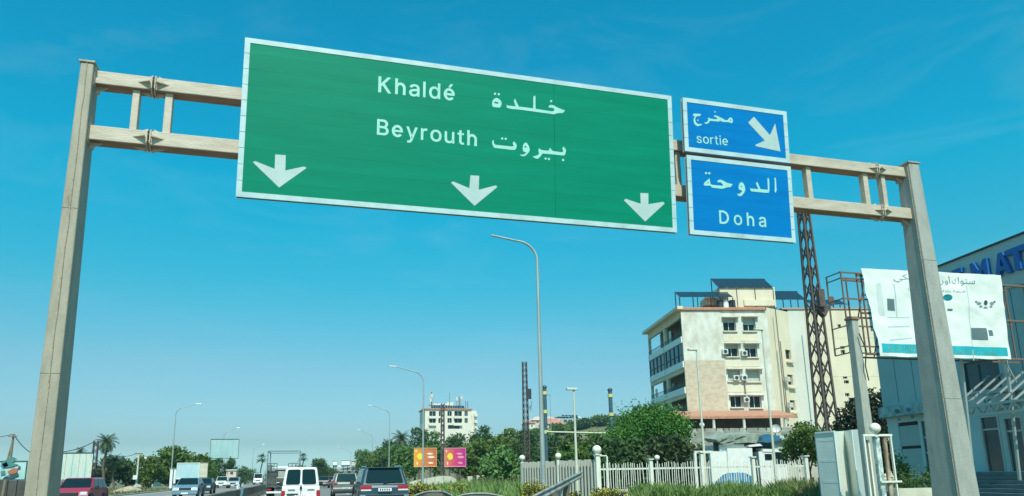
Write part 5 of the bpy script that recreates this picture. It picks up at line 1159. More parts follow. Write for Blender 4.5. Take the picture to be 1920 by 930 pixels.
for h, k in HO:
    win(FA, h, .42, apt, k, off=-.06)
    s = MB(); s.fbox(FA, h[0] - .12, h[1] + .12, h[2] - .14, h[2] - .01, -.05, .14); s.build('sill', wall_cream, apt)
    s = MB(); s.fbox(FA, h[0] - .15, h[1] + .35, h[3] + .02, h[3] + .12, -.05, .42); s.build('hood', wall_white, apt)
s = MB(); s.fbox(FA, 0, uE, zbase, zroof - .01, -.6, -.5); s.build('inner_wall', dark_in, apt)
# pale panels under the windows of each storey
for r in range(4):
    z = (HO[r * 2][0][2] + (HO[r * 2 + 2][0][3] if r < 3 else HO[r * 2][0][2] - 1.9)) / 2
    s = MB(); s.fbox(FA, umid0 + .1, umid1 - .55, z - .45, z + .32, -.058, -.02); s.build('spandrel', wall_cream, apt)
# recess and right hand block
FRc = Frame(*FA.P(uE, 0, -.06)[:2], math.sin(az - .55), math.cos(az - .55))
zR = FA.at(1500, 572)[1]
h2 = [ra(FRc, *q) for q in ((1464, 605, 1481, 624), (1472, 655, 1484, 674), (1476, 702, 1488, 722), (1481, 750, 1492, 769))]
uc = FRc.at(1484, 690)[0]
facade(FRc, 0, uc + .4, zbase, zR - .3, [h for h in h2 if h[1] < uc + .4], .35, 'wall', wall_cream, apt)
for h in h2:
    if h[1] < uc + .4:
        win(FRc, h, .35, apt, 'open', wood)
        s = MB(); s.fbox(FRc, h[0] - .1, h[1] + .1, h[2] - .5, h[2] - .32, .0, .35); s.build('flower_ledge', wall_cream, apt)
FB2 = Frame(*FRc.P(uc + .4, 0, 0)[:2], math.sin(az), math.cos(az))
g0, g1, g2 = 0, FB2.at(1519, 690)[0], FB2.at(1661, 690)[0]
facade(FB2, 0, g1, zbase, zR, [], .3, 'wall', wall_grey, apt)
h3 = [ra(FB2, *q) for q in ((1570, 608, 1577, 614), (1575, 649, 1584, 654), (1576, 656, 1585, 664), (1580, 706, 1589, 710), (1582, 713, 1592, 719), (1584, 737, 1593, 743))]
facade(FB2, g1, g2, zbase, zR - .1, h3, .35, 'wall', wall_cream, apt, off=.03)
for h in h3:
    s = MB(); s.fbox(FB2, h[0], h[1], h[2], h[3], -.3, -.26); w_ = s.build('window', glass_dark, apt)
    s = MB(); m = (h[0] + h[1]) / 2; s.fbox(FB2, m - .03, m + .03, h[2], h[3], -.26, -.22); s.build('mullion', white_paint, w_)
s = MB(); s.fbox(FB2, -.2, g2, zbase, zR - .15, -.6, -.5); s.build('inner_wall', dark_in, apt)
for zz in (.30, .55, .78):   # faint storey joints of the right wall
    s = MB(); z = zR * zz + 1; s.fbox(FB2, g1, g2, z, z + .05, .03, .05); s.build('storey_band', wall_cream, apt)
# body behind, roof slabs
s = MB(); s.fbox(FA, 2.1, uE + 1, zbase, zroof - .12, -14.6, -.62); s.build('core', wall_cream, apt)
s = MB(); s.fbox(FB2, -1.2, g2 - .05, zbase, zR - .22, -14, -.62); s.build('core', wall_cream, apt)
s = MB(); s.fbox(FA, -.25, uE - .2, zroof, zroof + .35, -15, .22); s.build('roof_edge', terracotta, apt, bev=.04)
s = MB(); s.fbox(FB2, -.8, g2 + .1, zR, zR + .22, -14, .15); s.build('roof_edge', M('roof_coping', (.36, .28, .22), .9), apt)
# left side with its loggias
Ls = 15.0; zf = []
for y0, y1 in ((591, 628), (641, 676), (697, 726), (746, 773)):
    a, b = FSD.at(1283, y0), FSD.at(1283, y1); zf.append((b[1], a[1]))
zf.append((zf[-1][0] - 3.1, zf[-1][0] - .9))
HS = []
for (zb, zt2) in zf:
    HS += [(.22, 7.0, zb, zt2), (7.7, 14.7, zb, zt2)]
facade(FSD, 0, Ls, zbase, zroof - .01, HS, .35, 'wall', wall_cream, apt)
s = MB(); s.fbox(FSD, .45, Ls, zbase, zroof - .1, -1.9, -1.8); s.build('inner_wall', M('loggia_wall_shaded', (.20, .19, .16), .9, (.28, .25, .2), 1), apt)  # shade inside the loggias put into a darker wall colour
for i, (a, b, c, d) in enumerate(HS):
    s = MB(); s.fbox(FSD, a, b, c - .12, c - .04, -1.8, -.02); sl_ = s.build('balcony_slab', wall_cream, apt)
    s = MB(); s.fbox(FSD, a - .1, b + .1, c - .80, c - .03, .004, .16); s.build('parapet', white_paint, sl_)  # white, not cream: sunlight on these parapets put into the colour
    s = MB()
    if i // 2 == 1:      # glazed-in balcony
        for k in range(5): u = lerp(a, b, k / 4); s.fbox(FSD, u - .05, u + .05, c, d, -.08, .10)
        s.fbox(FSD, a, b, (c + d) / 2 - .3, (c + d) / 2 - .22, -.07, .09); s.build('glazing_bars', railing, sl_)['kind'] = 'stuff'
        s = MB(); s.fbox(FSD, a, b, c, d, -.04, -.0); s.build('glazing', glass_teal, sl_)
    else:
        for k in range(22): u = lerp(a, b, k / 21); s.fbox(FSD, u - .015, u + .015, c - .02, c + .45, .06, .09)
        s.fbox(FSD, a - .1, b + .1, c + .45, c + .50, .04, .11); s.build('railing', railing, sl_)['kind'] = 'stuff'
    s = MB(); s.fbox(FSD, a + 1.2, a + 3.0, c - .0, d - .2, -1.79, -1.72); s.build('balcony_door', glass_dark, apt)
    s = MB(); s.fbox(FSD, a + 4.2, a + 5.4, c + .1, d - .3, -1.79, -1.72); s.build('balcony_window', glass_dark, apt)
    if i in (0, 2, 5, 7): s = MB(); s.fbox(FSD, b - 1.2, b - .4, c - .1, d - .5, -.5, -.42); s.build('laundry', white_paint, apt)
s = MB(); s.fbox(FSD, -.9, Ls + .3, zroof - .02, zroof + .36, 0, .7); s.build('roof_edge', wall_cream, apt)
for px, y in ((1359, 660), (1395, 663), (1395, 709), (1399, 750), (1380, 709)):
    u, z = FA.at(px, y); s = MB(); s.fbox(FA, u - .42, u + .30, z - .32, z + .32, .02, .38); a_ = s.build('air_conditioner', ac_white, apt, bev=.02)
    MB().disc(FA.P(u - .06, z, .39), FA.n, .22, .02, 14).build('fan_grille', dark_metal, a_)
for px, y0, y1 in ((1453, 580, 800), (1462, 640, 790), (1395, 715, 745), (1519, 575, 800)):
    a, b = FA.at(px, y0), FA.at(px + 4, y1); MB().tube([FA.P(a[0], a[1], .1), FA.P(a[0] + .03, b[1], .1)], .07, 6).build('drain_pipe', wood if px < 1500 else wall_cream, apt)
for px, y in ((1473, 712), (1478, 760)):
    u, z = FRc.at(px - 3, y); s = MB(); s.fbox(FRc, u - .4, u + .3, z - .3, z + .3, .3, .7); s.build('air_conditioner', ac_white, apt)
# rooftop
def rb(F, q, o0, o1, name, mat, **k):
    a = F.at(q[0], q[3], o1); b = F.at(q[2], q[1], o1); s = MB(); s.fbox(F, a[0], b[0], a[1], b[1], o0, o1); return s.build(name, mat, apt, **k)
rb(FA, (1352, 538, 1452, 576), -9, -3.2, 'penthouse', wall_cream)
rb(FA, (1396, 562, 1452, 573), -3.2, -3.0, 'penthouse_band', wall_cream)
rb(FA, (1323, 559, 1348, 571), -5, -3.0, 'roof_tank_house', wall_white)
def array(F, x0, y0, x1, y1, n, off, tilt_h, back, legs_to):
    a, b = F.at(x0, y1, off), F.at(x1, y1, off)
    za, zb_ = a[1], b[1]
    for i in range(n):
        u0_, u1_ = lerp(a[0], b[0], i / n), lerp(a[0], b[0], (i + 1) / n) - .05; z0 = lerp(za, zb_, i / n)
        P = [F.P(u0_, z0, off), F.P(u1_, z0, off), F.P(u1_, z0 + tilt_h, off - back), F.P(u0_, z0 + tilt_h, off - back)]
        MB().prism(P, (0, 0, .05)).build('solar_panel', pv, apt)
        MB().bar(P[0] + Vector((0, 0, -.03)), P[3] + Vector((0, 0, -.03)), .05).build('panel_rail', pv_edge, apt)
    for i in range(0, n + 1, 2):
        u = lerp(a[0], b[0], i / n)
        for o_, z_ in ((off - .2, za), (off - back + .2, za + tilt_h)): MB().bar(F.P(u, legs_to, o_), F.P(u, z_, o_), .09).build('frame_leg', dark_metal, apt)
array(FA, 1347, 524, 1450, 539, 6, -3.0, 1.85, 2.5, zroof)
array(FA, 1275, 548, 1375, 557, 6, -1.2, 1.15, 2.0, zroof)
array(FB2, 1455, 547, 1512, 562, 4, -2.0, 1.8, 2.5, zR)
array(FB2, 1522, 562, 1590, 571, 5, -1.0, 1.1, 2.0, zR)
for px in (1362, 1372, 1385): u, z = FA.at(px, 571); MB().tube([FA.P(u, z + .0, -2), FA.P(u, z + 1.0, -2)], .42, 12).build('water_tank', dark_metal if px != 1372 else white_paint, apt)
u, z = FA.at(1278, 555); MB().tube([FA.P(u, zroof, -1), FA.P(u, z + .6, -1)], .03, 5).build('aerial', dark_metal, apt)
# terrace at the foot with its tiled awning, columns and the rubble wall
q = W(1269, 777, 72); q2 = W(1497, 780, 72); FT = Frame(q.x, q.y, math.sin(az), math.cos(az))
ter = thing('terrace', 'covered terrace with terracotta awning and white columns below the apartment block', 'terrace', (q.x, q.y, 0))
u1_ = FT.at(1495, 790)[0]; zt4 = FT.at(1350, 780)[1]; zt5 = FT.at(1350, 805)[1]
MB().prism([FT.P(0, zt4 - .3, 0), FT.P(0, zt4 + .75, -4.5), FT.P(0, zt4 + .95, -4.5), FT.P(0, zt4, 0)], FT.u * u1_).build('awning', terracotta, ter)
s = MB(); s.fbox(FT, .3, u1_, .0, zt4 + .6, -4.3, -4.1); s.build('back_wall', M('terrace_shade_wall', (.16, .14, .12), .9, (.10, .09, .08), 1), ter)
s = MB(); s.fbox(FT, -.2, u1_ + .3, -.1, zt5 - .15, -4.4, 0); s.build('floor_base', wall_white, ter)
for px in (1283, 1340, 1397, 1475):
    u = FT.at(px, 795)[0]; MB().tube([FT.P(u, zt5 - .2, -.25), FT.P(u, zt5 - .0, -.25), FT.P(u, zt4 - .25, -.25), FT.P(u, zt4 - .1, -.25)], [.24, .17, .15, .24], 12).build('column', wall_white, ter)
rub = M('rubble_stone', (.36, .35, .29), .95, (.24, .23, .19), 1.8, bump=.8, bscale=5)
rw = thing('rubble_wall', 'grey rubble retaining wall under the terrace', 'wall', (q.x, q.y - 1.5, 0))
FR = Frame(q.x, q.y - 1.2, math.sin(az), math.cos(az)); zw = FR.at(1350, 806)[1]; rr = random.Random(5)
s = MB(); s.fbox(FR, -2.4, 16, -.1, zw - .1, -.8, -.12); s.build('core', rub, rw)
z = 1.6; k = 0
stone_v = [rub, M('rubble_stone_pale', (.46, .44, .36), .95, (.34, .32, .27), 2, bump=.6), M('rubble_stone_dark', (.22, .23, .19), .95, (.30, .29, .24), 2, bump=.6)]
while z < zw - .05:
    hh = .42 + rr.random() * .16; u = -2.4 + rr.random() * .5
    while u < 15.5:
        w = .6 + rr.random() * .8
        if k < 290:
            s = MB(); j = .05 * rr.random(); s.hexa([FR.P(u + .03, z + .02, -.1), FR.P(u + w - .03, z + .02, -.1), FR.P(u + w - .03, z + .02, -.4), FR.P(u + .03, z + .02, -.4), FR.P(u + .05 + j, z + hh - .03, -.1 + j), FR.P(u + w - .05 - j, z + hh - .02 - j, -.1), FR.P(u + w - .03, z + hh - .03, -.4), FR.P(u + .03, z + hh - .03, -.4)])
            s.build('stone', stone_v[(k * 7) % 3], rw); k += 1
        u += w
    z += hh
# satellite dish before the terrace
c = W(1455, 803, 58); t = thing('satellite_dish', 'round white satellite dish in front of the terrace beside the slim lamp', 'satellite dish', (c.x, 58, 0))
dn = (EYE - c).normalized(); a_ = dn.cross(Vector((0, 0, 1))).normalized(); b_ = a_.cross(dn); R_ = abs(W(1463, 803, 58).x - c.x) * .82; V = [c]; Fc = []; n = 22
for j in range(1, 5):
    for i in range(n): th = 2 * math.pi * i / n; V.append(c + (a_ * math.cos(th) + b_ * math.sin(th)) * R_ * j / 4 + dn * .12 * (j / 4) ** 2)
for i in range(n): Fc.append((0, 1 + i, 1 + (i + 1) % n))
for j in range(3):
    for i in range(n): Fc.append((1 + j * n + i, 1 + j * n + (i + 1) % n, 1 + (j + 1) * n + (i + 1) % n, 1 + (j + 1) * n + i))
MB().add(V, Fc, True).build('dish', white_paint, t); MB().bar(c - b_ * R_ + dn * .1, c + dn * .6, .04).build('feed_arm', dark_metal, t); MB().tube([(c.x, 58.2, -.1), (c.x, 58.2, c.z)], .05, 8).build('mast', dark_metal, t)

# ------------------------------------------------------------------ the shack behind the picket fence
SY = 46
FK = Frame(W(1430, 850, SY).x, SY, math.sin(math.radians(99)), math.cos(math.radians(99)))
shk = thing('shack', 'low white walled shack with patched sheet roof and blue tarpaulin', 'shack', FK.P(0, 0))
def kb_(q, o0, o1, name, mat, par=None, z0=None):
    a = FK.at(q[0], q[3], o1); b = FK.at(q[2], q[1], o1); s = MB(); s.fbox(FK, a[0], b[0], a[1] if z0 is None else z0, b[1], o0, o1); return s.build(name, mat, par or shk)
sheet_green = M('green_grey_sheet', (.24, .34, .32), .7, (.34, .42, .38), 2, stretch=(6, 1, .4)); tarp_b = M('blue_tarpaulin', (.02, .12, .22), .6, (.04, .18, .28), 3, bump=.3); roofing = M('patched_roofing', (.16, .22, .17), .9, (.34, .36, .30), 2.5, bump=.3)
kb_((1338, 846, 1368, 900), -4, 0, 'wall', white_paint, z0=-.1)
kb_((1368, 840, 1410, 900), -4, .15, 'wall', white_paint, z0=-.1)
kb_((1427, 846, 1473, 900), -4, .05, 'wall', white_paint, z0=-.1)
kb_((1411, 836, 1427, 872), -1.2, -1.0, 'doorway', dark_in, z0=-.1)
kb_((1455, 848, 1475, 869), .06, .10, 'window', glass_dark)
kb_((1435, 851, 1447, 862), .06, .10, 'window', glass_dark)
kb_((1340, 829, 1356, 845), -.6, -.4, 'window', dark_in)
kb_((1453, 825, 1477, 852), -3, -.3, 'sheet_wall', sheet_green)
kb_((1477, 825, 1515, 852), -3, -.2, 'sheet_wall', sheet_green)
kb_((1515, 825, 1534, 858), -3, -.5, 'sheet_wall', M('dark_sheet', (.12, .18, .17), .8, (.18, .25, .23), 2))
kb_((1473, 845, 1534, 900), -3, .0, 'wall', M('shack_pale_block', (.5, .5, .42), .9, (.4, .4, .33), 2, bump=.3), z0=-.1)
kb_((1350, 833, 1395, 850), -3, -.25, 'wall', white_paint)
for (q, mm, nm) in (([(1342, 824), (1368, 815), (1428, 813), (1432, 826), (1400, 830), (1352, 832)], roofing, 'roof_sheet'), ([(1424, 817), (1440, 814), (1462, 817), (1463, 826), (1440, 830), (1420, 828)], tarp_b, 'tarpaulin'), ([(1462, 818), (1500, 820), (1534, 822), (1535, 827), (1500, 826), (1462, 824)], M('pale_blue_roof', (.42, .56, .56), .5), 'roof_sheet'), ([(1404, 835), (1425, 832), (1430, 836), (1405, 838)], white_paint, 'roof_sheet'), ([(1430, 842), (1474, 843), (1478, 848), (1430, 847)], white_paint, 'roof_sheet')):
    P = [FK.P(*FK.at(*p, .1), .1) for p in q]; MB().prism(P, FK.n * -2.6 + Vector((0, 0, .25))).build(nm, mm, shk)
for (x0, y0, x1, y1) in ((1345, 826, 1400, 814), (1350, 830, 1420, 820), (1380, 818, 1430, 815), (1352, 822, 1392, 816)):
    a, b = FK.at(x0, y0, .3), FK.at(x1, y1, .3); MB().bar(FK.P(*a, .3), FK.P(*b, -.2), .06, .05).build('roof_batten', rub, shk)
for i in range(22):
    x = 1417 + 5.6 * i
    if 1448 < x < 1458: continue
    if i % 3 != 2: kb_((x, 895, x + 3.2, 903 + (i % 2)), -2.8, .02, 'vent_opening', dark_in)
# a car under a blue cover in the yard
c = W(1380, 892, 42); t = thing('covered_car', 'car under a blue cover seen between the pickets', 'covered car', (c.x, 42, 0))
V = []; Fc = []; NN = 14
for j in range(8):
    for i in range(NN + 1):
        a = i / NN * 2 - 1; b = j / 7 * 2 - 1; zz = 1.28 * max(0, 1 - abs(a) ** 3.2) * max(0, 1 - abs(b) ** 4) + .04 * math.sin(i * 2 + j); V.append((c.x + a * 1.7, 42 + b * .9, max(.02, zz)))
MB().add(V, [(j * (NN + 1) + i, j * (NN + 1) + i + 1, (j + 1) * (NN + 1) + i + 1, (j + 1) * (NN + 1) + i) for j in range(7) for i in range(NN)], True).build('cover', tarp_b, t)
for sx in (-1.05, 1.05): MB().disc((c.x + sx, 41.15, .3), (0, 1, 0), .3, .2, 16).build('wheel', black, t)

# ------------------------------------------------------------------ the store on the right
sa = math.radians(188); ST = Frame(29.15, 30.2, math.sin(sa), math.cos(sa))   # u runs from the far corner towards the camera
st = thing('store_building', 'teal and grey store with blue roof letters, shutters and steps, at the right edge', 'store', (29.15, 30.2, 0))
clad = M('teal_cladding', (.32, .45, .46), .45, (.27, .40, .41), .6, spec=.4); clad_l = M('pale_cladding', (.42, .56, .56), .5, (.36, .50, .50), .8); par = M('parapet_cladding', (.42, .50, .48), .5, (.36, .44, .43), .7)
dglass = M('store_glass', (.018, .05, .06), .1, (.03, .075, .09), .8, spec=.5)
zP = ST.at(1840, 473)[1]; zP2 = ST.at(1900, 522)[1]; u_end = 12.0; zFb = ST.at(1700, 758)[1]
uP = ST.at(1745, 640)[0]
def rs(x0, y0, x1, y1): a, b, c = ST.at(x0, y0), ST.at(x1, y0), ST.at(x0 + (y1 - y0) * .15, y1); return (a[0], b[0], c[1], a[1])
sh1 = rs(1683, 793, 1721, 884); gl1 = rs(1726, 790, 1752, 884); d1 = rs(1836, 784, 1872, 884); d2 = rs(1880, 786, 1916, 884); up1 = ra(ST, 1803, 683, 1884, 726)
z_fl = ST.at(1850, 884)[1]
def zrect(r, z0): return (r[0], r[1], z0, r[3])
sh1, gl1, d1, d2 = [zrect(r, z_fl) for r in (sh1, gl1, d1, d2)]
facade(ST, 0, u_end, -.1, zFb, [sh1, gl1, d1, d2], .08, 'wall', clad_l, st)
up1 = (up1[0], up1[1], up1[2], up1[3]); zc = zFb + .9
facade(ST, 0, u_end, zFb + .002, zP2 - .4, [up1], .25, 'wall', clad, st, off=.12)
s = MB(); s.fbox(ST, up1[0], up1[1], up1[2], up1[3], -.1, -.06); s.build('upper_window', dglass, st)
s = MB(); s.fbox(ST, -.05, u_end, zP2 - .4, zP, -.2, .22); s.build('parapet', par, st)
s = MB(); s.fbox(ST, -.1, u_end, zP, zP + .07, -.3, .30); s.build('coping', dark_metal, st)
s = MB(); s.fbox(ST, .05, u_end, -.1, zP - .1, -9, -.4); s.build('core', clad, st)
for i in range(1, 9):   # panel joints of the cladding
    u = i * 1.25; s = MB(); s.fbox(ST, u - .012, u + .012, zFb + .1, zP2 - .45, .121, .127)
    if not (up1[0] - .1 < u < up1[1] + .1): s.build('panel_joint', dark_metal, st)
s = MB(); s.fbox(ST, -.1, ST.at(1752, 770)[0], zFb - .55, zFb - .02, .1, .35); fas = s.build('fascia', M('fascia_weathered', (.34, .46, .46), .7, (.16, .28, .30), 3, c3=(.06, .16, .26), bump=.2), st)
for i, (px, y, w, h, mm) in enumerate(((1682, 771, 12, 9, teal_pillar), (1703, 768, 11, 8, m_bl), (1711, 781, 9, 8, teal_pillar), (1686, 786, 7, 6, m_bl), (1734, 763, 8, 9, m_bl), (1741, 779, 6, 5, teal_pillar))):
    P = [ST.P(*ST.at(px + w / 2 * math.cos(k * 1.05) * (1 - .3 * (k % 2)), y + h / 2 * math.sin(k * 1.05), .36), .36) for k in range(6)]
    MB().prism(P, ST.n * .02).build('painted_mark', mm, fas)
# shutter door with two leaves
for (z0, z1) in ((z_fl, lerp(z_fl, sh1[3], .46)), (lerp(z_fl, sh1[3], .52), sh1[3] - .18)):
    s = MB(); s.fbox(ST, sh1[0], sh1[1], z0, z1, -.07, -.03); s.build('shutter', M('shutter_grey' + str(round(z0, 1)), (.30, .42, .42), .6, (.26, .37, .37), 3, stretch=(1, 1, 12)), st)
s = MB(); s.fbox(ST, sh1[0], sh1[1], z_fl, sh1[3], -.12, -.075); s.build('shutter_box', dark_in, st)
s = MB(); s.fbox(ST, gl1[0], gl1[1], gl1[2], gl1[3], -.10, -.06); s.build('shop_window', dglass, st)
for f in (.35, .65): s = MB(); z = lerp(gl1[2], gl1[3], f); s.fbox(ST, gl1[0] + .1, gl1[1] - .1, z, z + .10, -.055, -.02); s.build('shelf', clad_l, st)
for d_ in (d1, d2):
    s = MB(); s.fbox(ST, *d_, -.10, -.06); dd = s.build('glass_door', dglass, st)
    s = MB(); s.fbox(ST, d_[0], d_[0] + .09, d_[2], d_[3], -.06, .02); s.build('door_frame', lamp_steel, dd)
    s = MB(); s.fbox(ST, d_[1] - .09, d_[1], d_[2], d_[3], -.06, .02); s.build('door_frame', lamp_steel, dd)
    s = MB(); s.fbox(ST, d_[0] + .09, d_[1] - .09, d_[3] - .55, d_[3] - .47, -.058, -.01); s.build('transom', lamp_steel, dd)
# steps down to the yard
stone_step = M('step_stone', (.13, .18, .19), .7, (.09, .13, .14), 2)
for i in range(8):
    z = z_fl - i * (z_fl / 8); s = MB(); s.fbox(ST, ST.at(1716, 905, 1.2)[0] - .0 + .12 * (7 - i), u_end, z - z_fl / 8 + .01, z - .012, .0, .9 + .33 * i); s.build('step', stone_step, st)
s = MB(); s.fbox(ST, ST.at(1716, 905, 1.2)[0], u_end, -.1, z_fl - .02, -.3, .8); s.build('plinth', stone_step, st)
# roof letters
letb = M('letter_blue', (.012, .12, .42), .45, (.01, .10, .36), 3)
def block_letter(ch, uA, uB, z0, z1):
    R = {'M': [[(0, 0), (0, 1), (.22, 1), (.5, .48), (.78, 1), (1, 1), (1, 0), (.74, 0), (.74, .58), (.5, .14), (.26, .58), (.26, 0)]], 'A': [[(0, 0), (.36, 1), (.64, 1), (1, 0), (.74, 0), (.68, .2), (.32, .2), (.26, 0)], [(.39, .4), (.61, .4), (.5, .74)]], 'T': [[(0, 1), (1, 1), (1, .76), (.64, .76), (.64, 0), (.36, 0), (.36, .76), (0, .76)]], 'E': [[(0, 0), (0, 1), (1, 1), (1, .78), (.3, .78), (.3, .6), (.9, .6), (.9, .4), (.3, .4), (.3, .22), (1, .22), (1, 0)]]}[ch]
    rings = [[(uA + (uB - uA) * x, z0 + (z1 - z0) * y) for x, y in r] for r in R]
    if len(rings) > 1 and _area(rings[0]) * _area(rings[1]) > 0: rings[1] = rings[1][::-1]
    return outline_object('roof_letter', rings, ST, .24, letb, st, depth=.16)
zl_1, zl_0 = ST.at(1870, 477, .3)[1], ST.at(1915, 505, .3)[1]
for ch, x0, x1 in (('E', 1786, 1803), ('M', 1822, 1853), ('A', 1867, 1896), ('T', 1893, 1930)):
    a, b = ST.at(x0, 500, .3)[0], ST.at(x1, 490, .3)[0]; block_letter(ch, a, b, zl_0, zl_1)
# entrance canopy of steel trusses
cz = ST.at(1850, 777, 1.8)[1]; ua_, ub_ = ST.at(1792, 780, 1.8)[0], ST.at(1935, 770, 1.8)[0]
can = thing('entrance_canopy', 'pale steel truss canopy over the store doors', 'canopy', ST.P(ua_, cz, 1.8))
def cbar(nm, a, b, w=.05): return unit_bar(nm, a, b, w, w, lamp_steel, can)
for o_ in (1.9,):
    for zz in (cz, cz + .38): cbar('chord', ST.P(ua_, zz, o_), ST.P(ub_, zz, o_), .10)
    k = 12
    for i in range(k): u, v = lerp(ua_, ub_, i / k), lerp(ua_, ub_, (i + 1) / k); cbar('brace', ST.P(u, cz if i % 2 else cz + .38, o_), ST.P(v, cz + .38 if i % 2 else cz, o_), .065)
for i in range(7):
    u = lerp(ua_, ub_, i / 6); cbar('rafter', ST.P(u, cz + .38, 1.9), ST.P(u, cz + .55, .1), .08); cbar('tie_rod', ST.P(u, cz + .40, 1.9), ST.P(u + .2, cz + 1.75, .13), .065)
zz = ST.at(1850, 735, .2)[1]; s = MB(); s.fbox(ST, ua_, ub_, zz - .12, zz + .05, .13, .5); s.build('header_beam', clad, can)
sg0 = ra(ST, 1851, 741, 1905, 762, .2)
s = MB(); s.fbox(ST, sg0[0] - .2, sg0[1], sg0[2], sg0[3], .14, .22); s.build('sign_band', clad_l, can)
o = arabic('lettering', '10', ST, 1857, 763, 1870, 761, 14, teal_pillar, can, off=.24)
for x in (1878, 1886, 1893): a, b = ST.at(x, 760, .25), ST.at(x + 4, 747, .25); s = MB(); s.fbox(ST, a[0], b[0], a[1], b[1], .23, .25); s.build('painted_mark', m_bl, can)
a, b = ST.at(1838, 683, .25), ST.at(1814, 742, .25)
cbar('mast', ST.P(*ST.at(1800, 684, .4), .4), ST.P(*ST.at(1806, 726, .4), .4), .07); cbar('mast', ST.P(*ST.at(1884, 683, .4), .4), ST.P(*ST.at(1890, 712, .4), .4), .09)
shrub('dark green hedge at the foot of the store wall, right of the gate', 1715, 873, 66, 22.5, 3600, False, 'hedge plants before the store', L_DARK)
shrub('tall dark climbing shrub beside the store corner', 1694, 838, 26, 25, 2200, False, 'hedge plants before the store', L_MID)
shrub('yellow green potted conifer before the shop window', 1750, 864, 20, 23.5, 1500, False, None, L_LIGHT)
p = W(1700, 920, 20); tag(MB().box(p.x - 2, p.x + 3.2, 20.5, 22.0, -.1, .18).build('pavement', cream), kind='structure')

# ------------------------------------------------------------------ far buildings
def far_building(label, x0, x1, ytop, Y, depth, wallm, rows, rooftype='flat', cat='building', turn=0.0, base_drop=4, wm=None, name='building', roofm=None):
    a, b = W(x0, ytop, Y), W(x1, ytop, Y); zt = (a.z + b.z) / 2; xm = (a.x + b.x) / 2; gz = H(xm, Y) - 2
    F = Frame(a.x, Y, math.cos(turn), math.sin(turn)); w = (b.x - a.x); t = thing(name, label, cat, (xm, Y, gz))
    holes = []
    for y0, y1, xs in rows:
        for xa, xb in xs: holes.append(ra(F, xa, y0, xb, y1))
    facade(F, 0, w, gz, zt, holes, .5, 'wall', wallm, t)
    s = MB(); s.fbox(F, 0.01, w - .01, gz, zt - .05, -depth, -.6); s.build('core', wallm, t)
    for x in (0, w): s = MB(); s.fbox(F, x - .15 if x else 0, x if x else .15, gz, zt - .01, -.6, -.01); s.build('side_wall', wallm, t)
    for h in holes:
        s = MB(); s.fbox(F, *h, -.45, -.4); wn_ = s.build('window', wm or glass_dark, t)
        m = (h[0] + h[1]) / 2; s = MB(); s.fbox(F, m - .05, m + .05, h[2], h[3], -.4, -.3); s.build('mullion', white_paint, wn_)
    return t, F, w, zt
bw = M('far_white_wall', (.72, .67, .56), .8, (.66, .60, .50), .3)
t, F, w, zt = far_building('white apartment building with roof aerials above the tree belt', 797, 884, 768, 290, 14, bw,
    [(771, 780, ((805, 817), (823, 830), (839, 847), (852, 866), (871, 877))), (784, 793, ((805, 817), (822, 830), (839, 847), (852, 866), (871, 877))), (797, 804, ((826, 834), (840, 862)))], cat='apartment block', name='apartment_building')
s = MB(); s.fbox(F, -.5, w + .3, zt, zt + .5, -14, .5); s.build('roof_edge', terracotta, t)
for i in range(16): # balcony fronts
    pass
for y in (781, 794.5):
    for xa, xb in ((804, 818), (851, 867)):
        r = ra(F, xa, y - 1, xb, y + 3.5, .8); s = MB(); s.fbox(F, r[0], r[1], r[2], r[3], .0, .9); s.build('balcony', bw, t)
for i in range(14):
    a, b = F.at(809 + i * 4.5, 767, -1), F.at(812.8 + i * 4.5, 767, -1); P = [F.P(a[0], zt + .6, -1), F.P(b[0], zt + .6, -1), F.P(b[0], zt + 1.9, -3), F.P(a[0], zt + 1.9, -3)]; MB().prism(P, (0, 0, .1)).build('solar_panel', pv, t)
r = ra(F, 838, 754, 850, 762, -6); s = MB(); s.fbox(F, r[0], r[1], zt, r[3], -9, -6); s.build('penthouse', bw, t)
r = ra(F, 806, 757, 838, 760, -6); s = MB(); s.fbox(F, r[0], r[1], r[2], r[3], -9, -5); s.build('roof_canopy', white_paint, t)
for px in (808, 820, 834): u = F.at(px, 760, -5.1)[0]; MB().bar(F.P(u, zt, -5.1), F.P(u, F.at(px, 758, -5.1)[1], -5.1), .2).build('canopy_post', white_paint, t)
for px, y, w_ in ((809, 735, .35), (811, 747, .7), (843, 736, .12), (857, 750, .5), (861, 744, .25), (864, 748, .5), (873, 752, .2), (877, 752, .2)):
    u, z = F.at(px, y, -5); MB().bar(F.P(u, zt, -5), F.P(u, z, -5), w_, w_).build('aerial', dark_metal if w_ < .4 else lamp_steel, t)
for px, y in ((856, 748), (865, 746), (809, 742), (807, 750)):
    u, z = F.at(px, y, -5); MB().box(*sorted((F.P(u - .5, z, -5).x, F.P(u + .5, z, -5).x)), 294.6, 295.2, z - .8, z + .8).build('antenna_panel', ac_white, t)
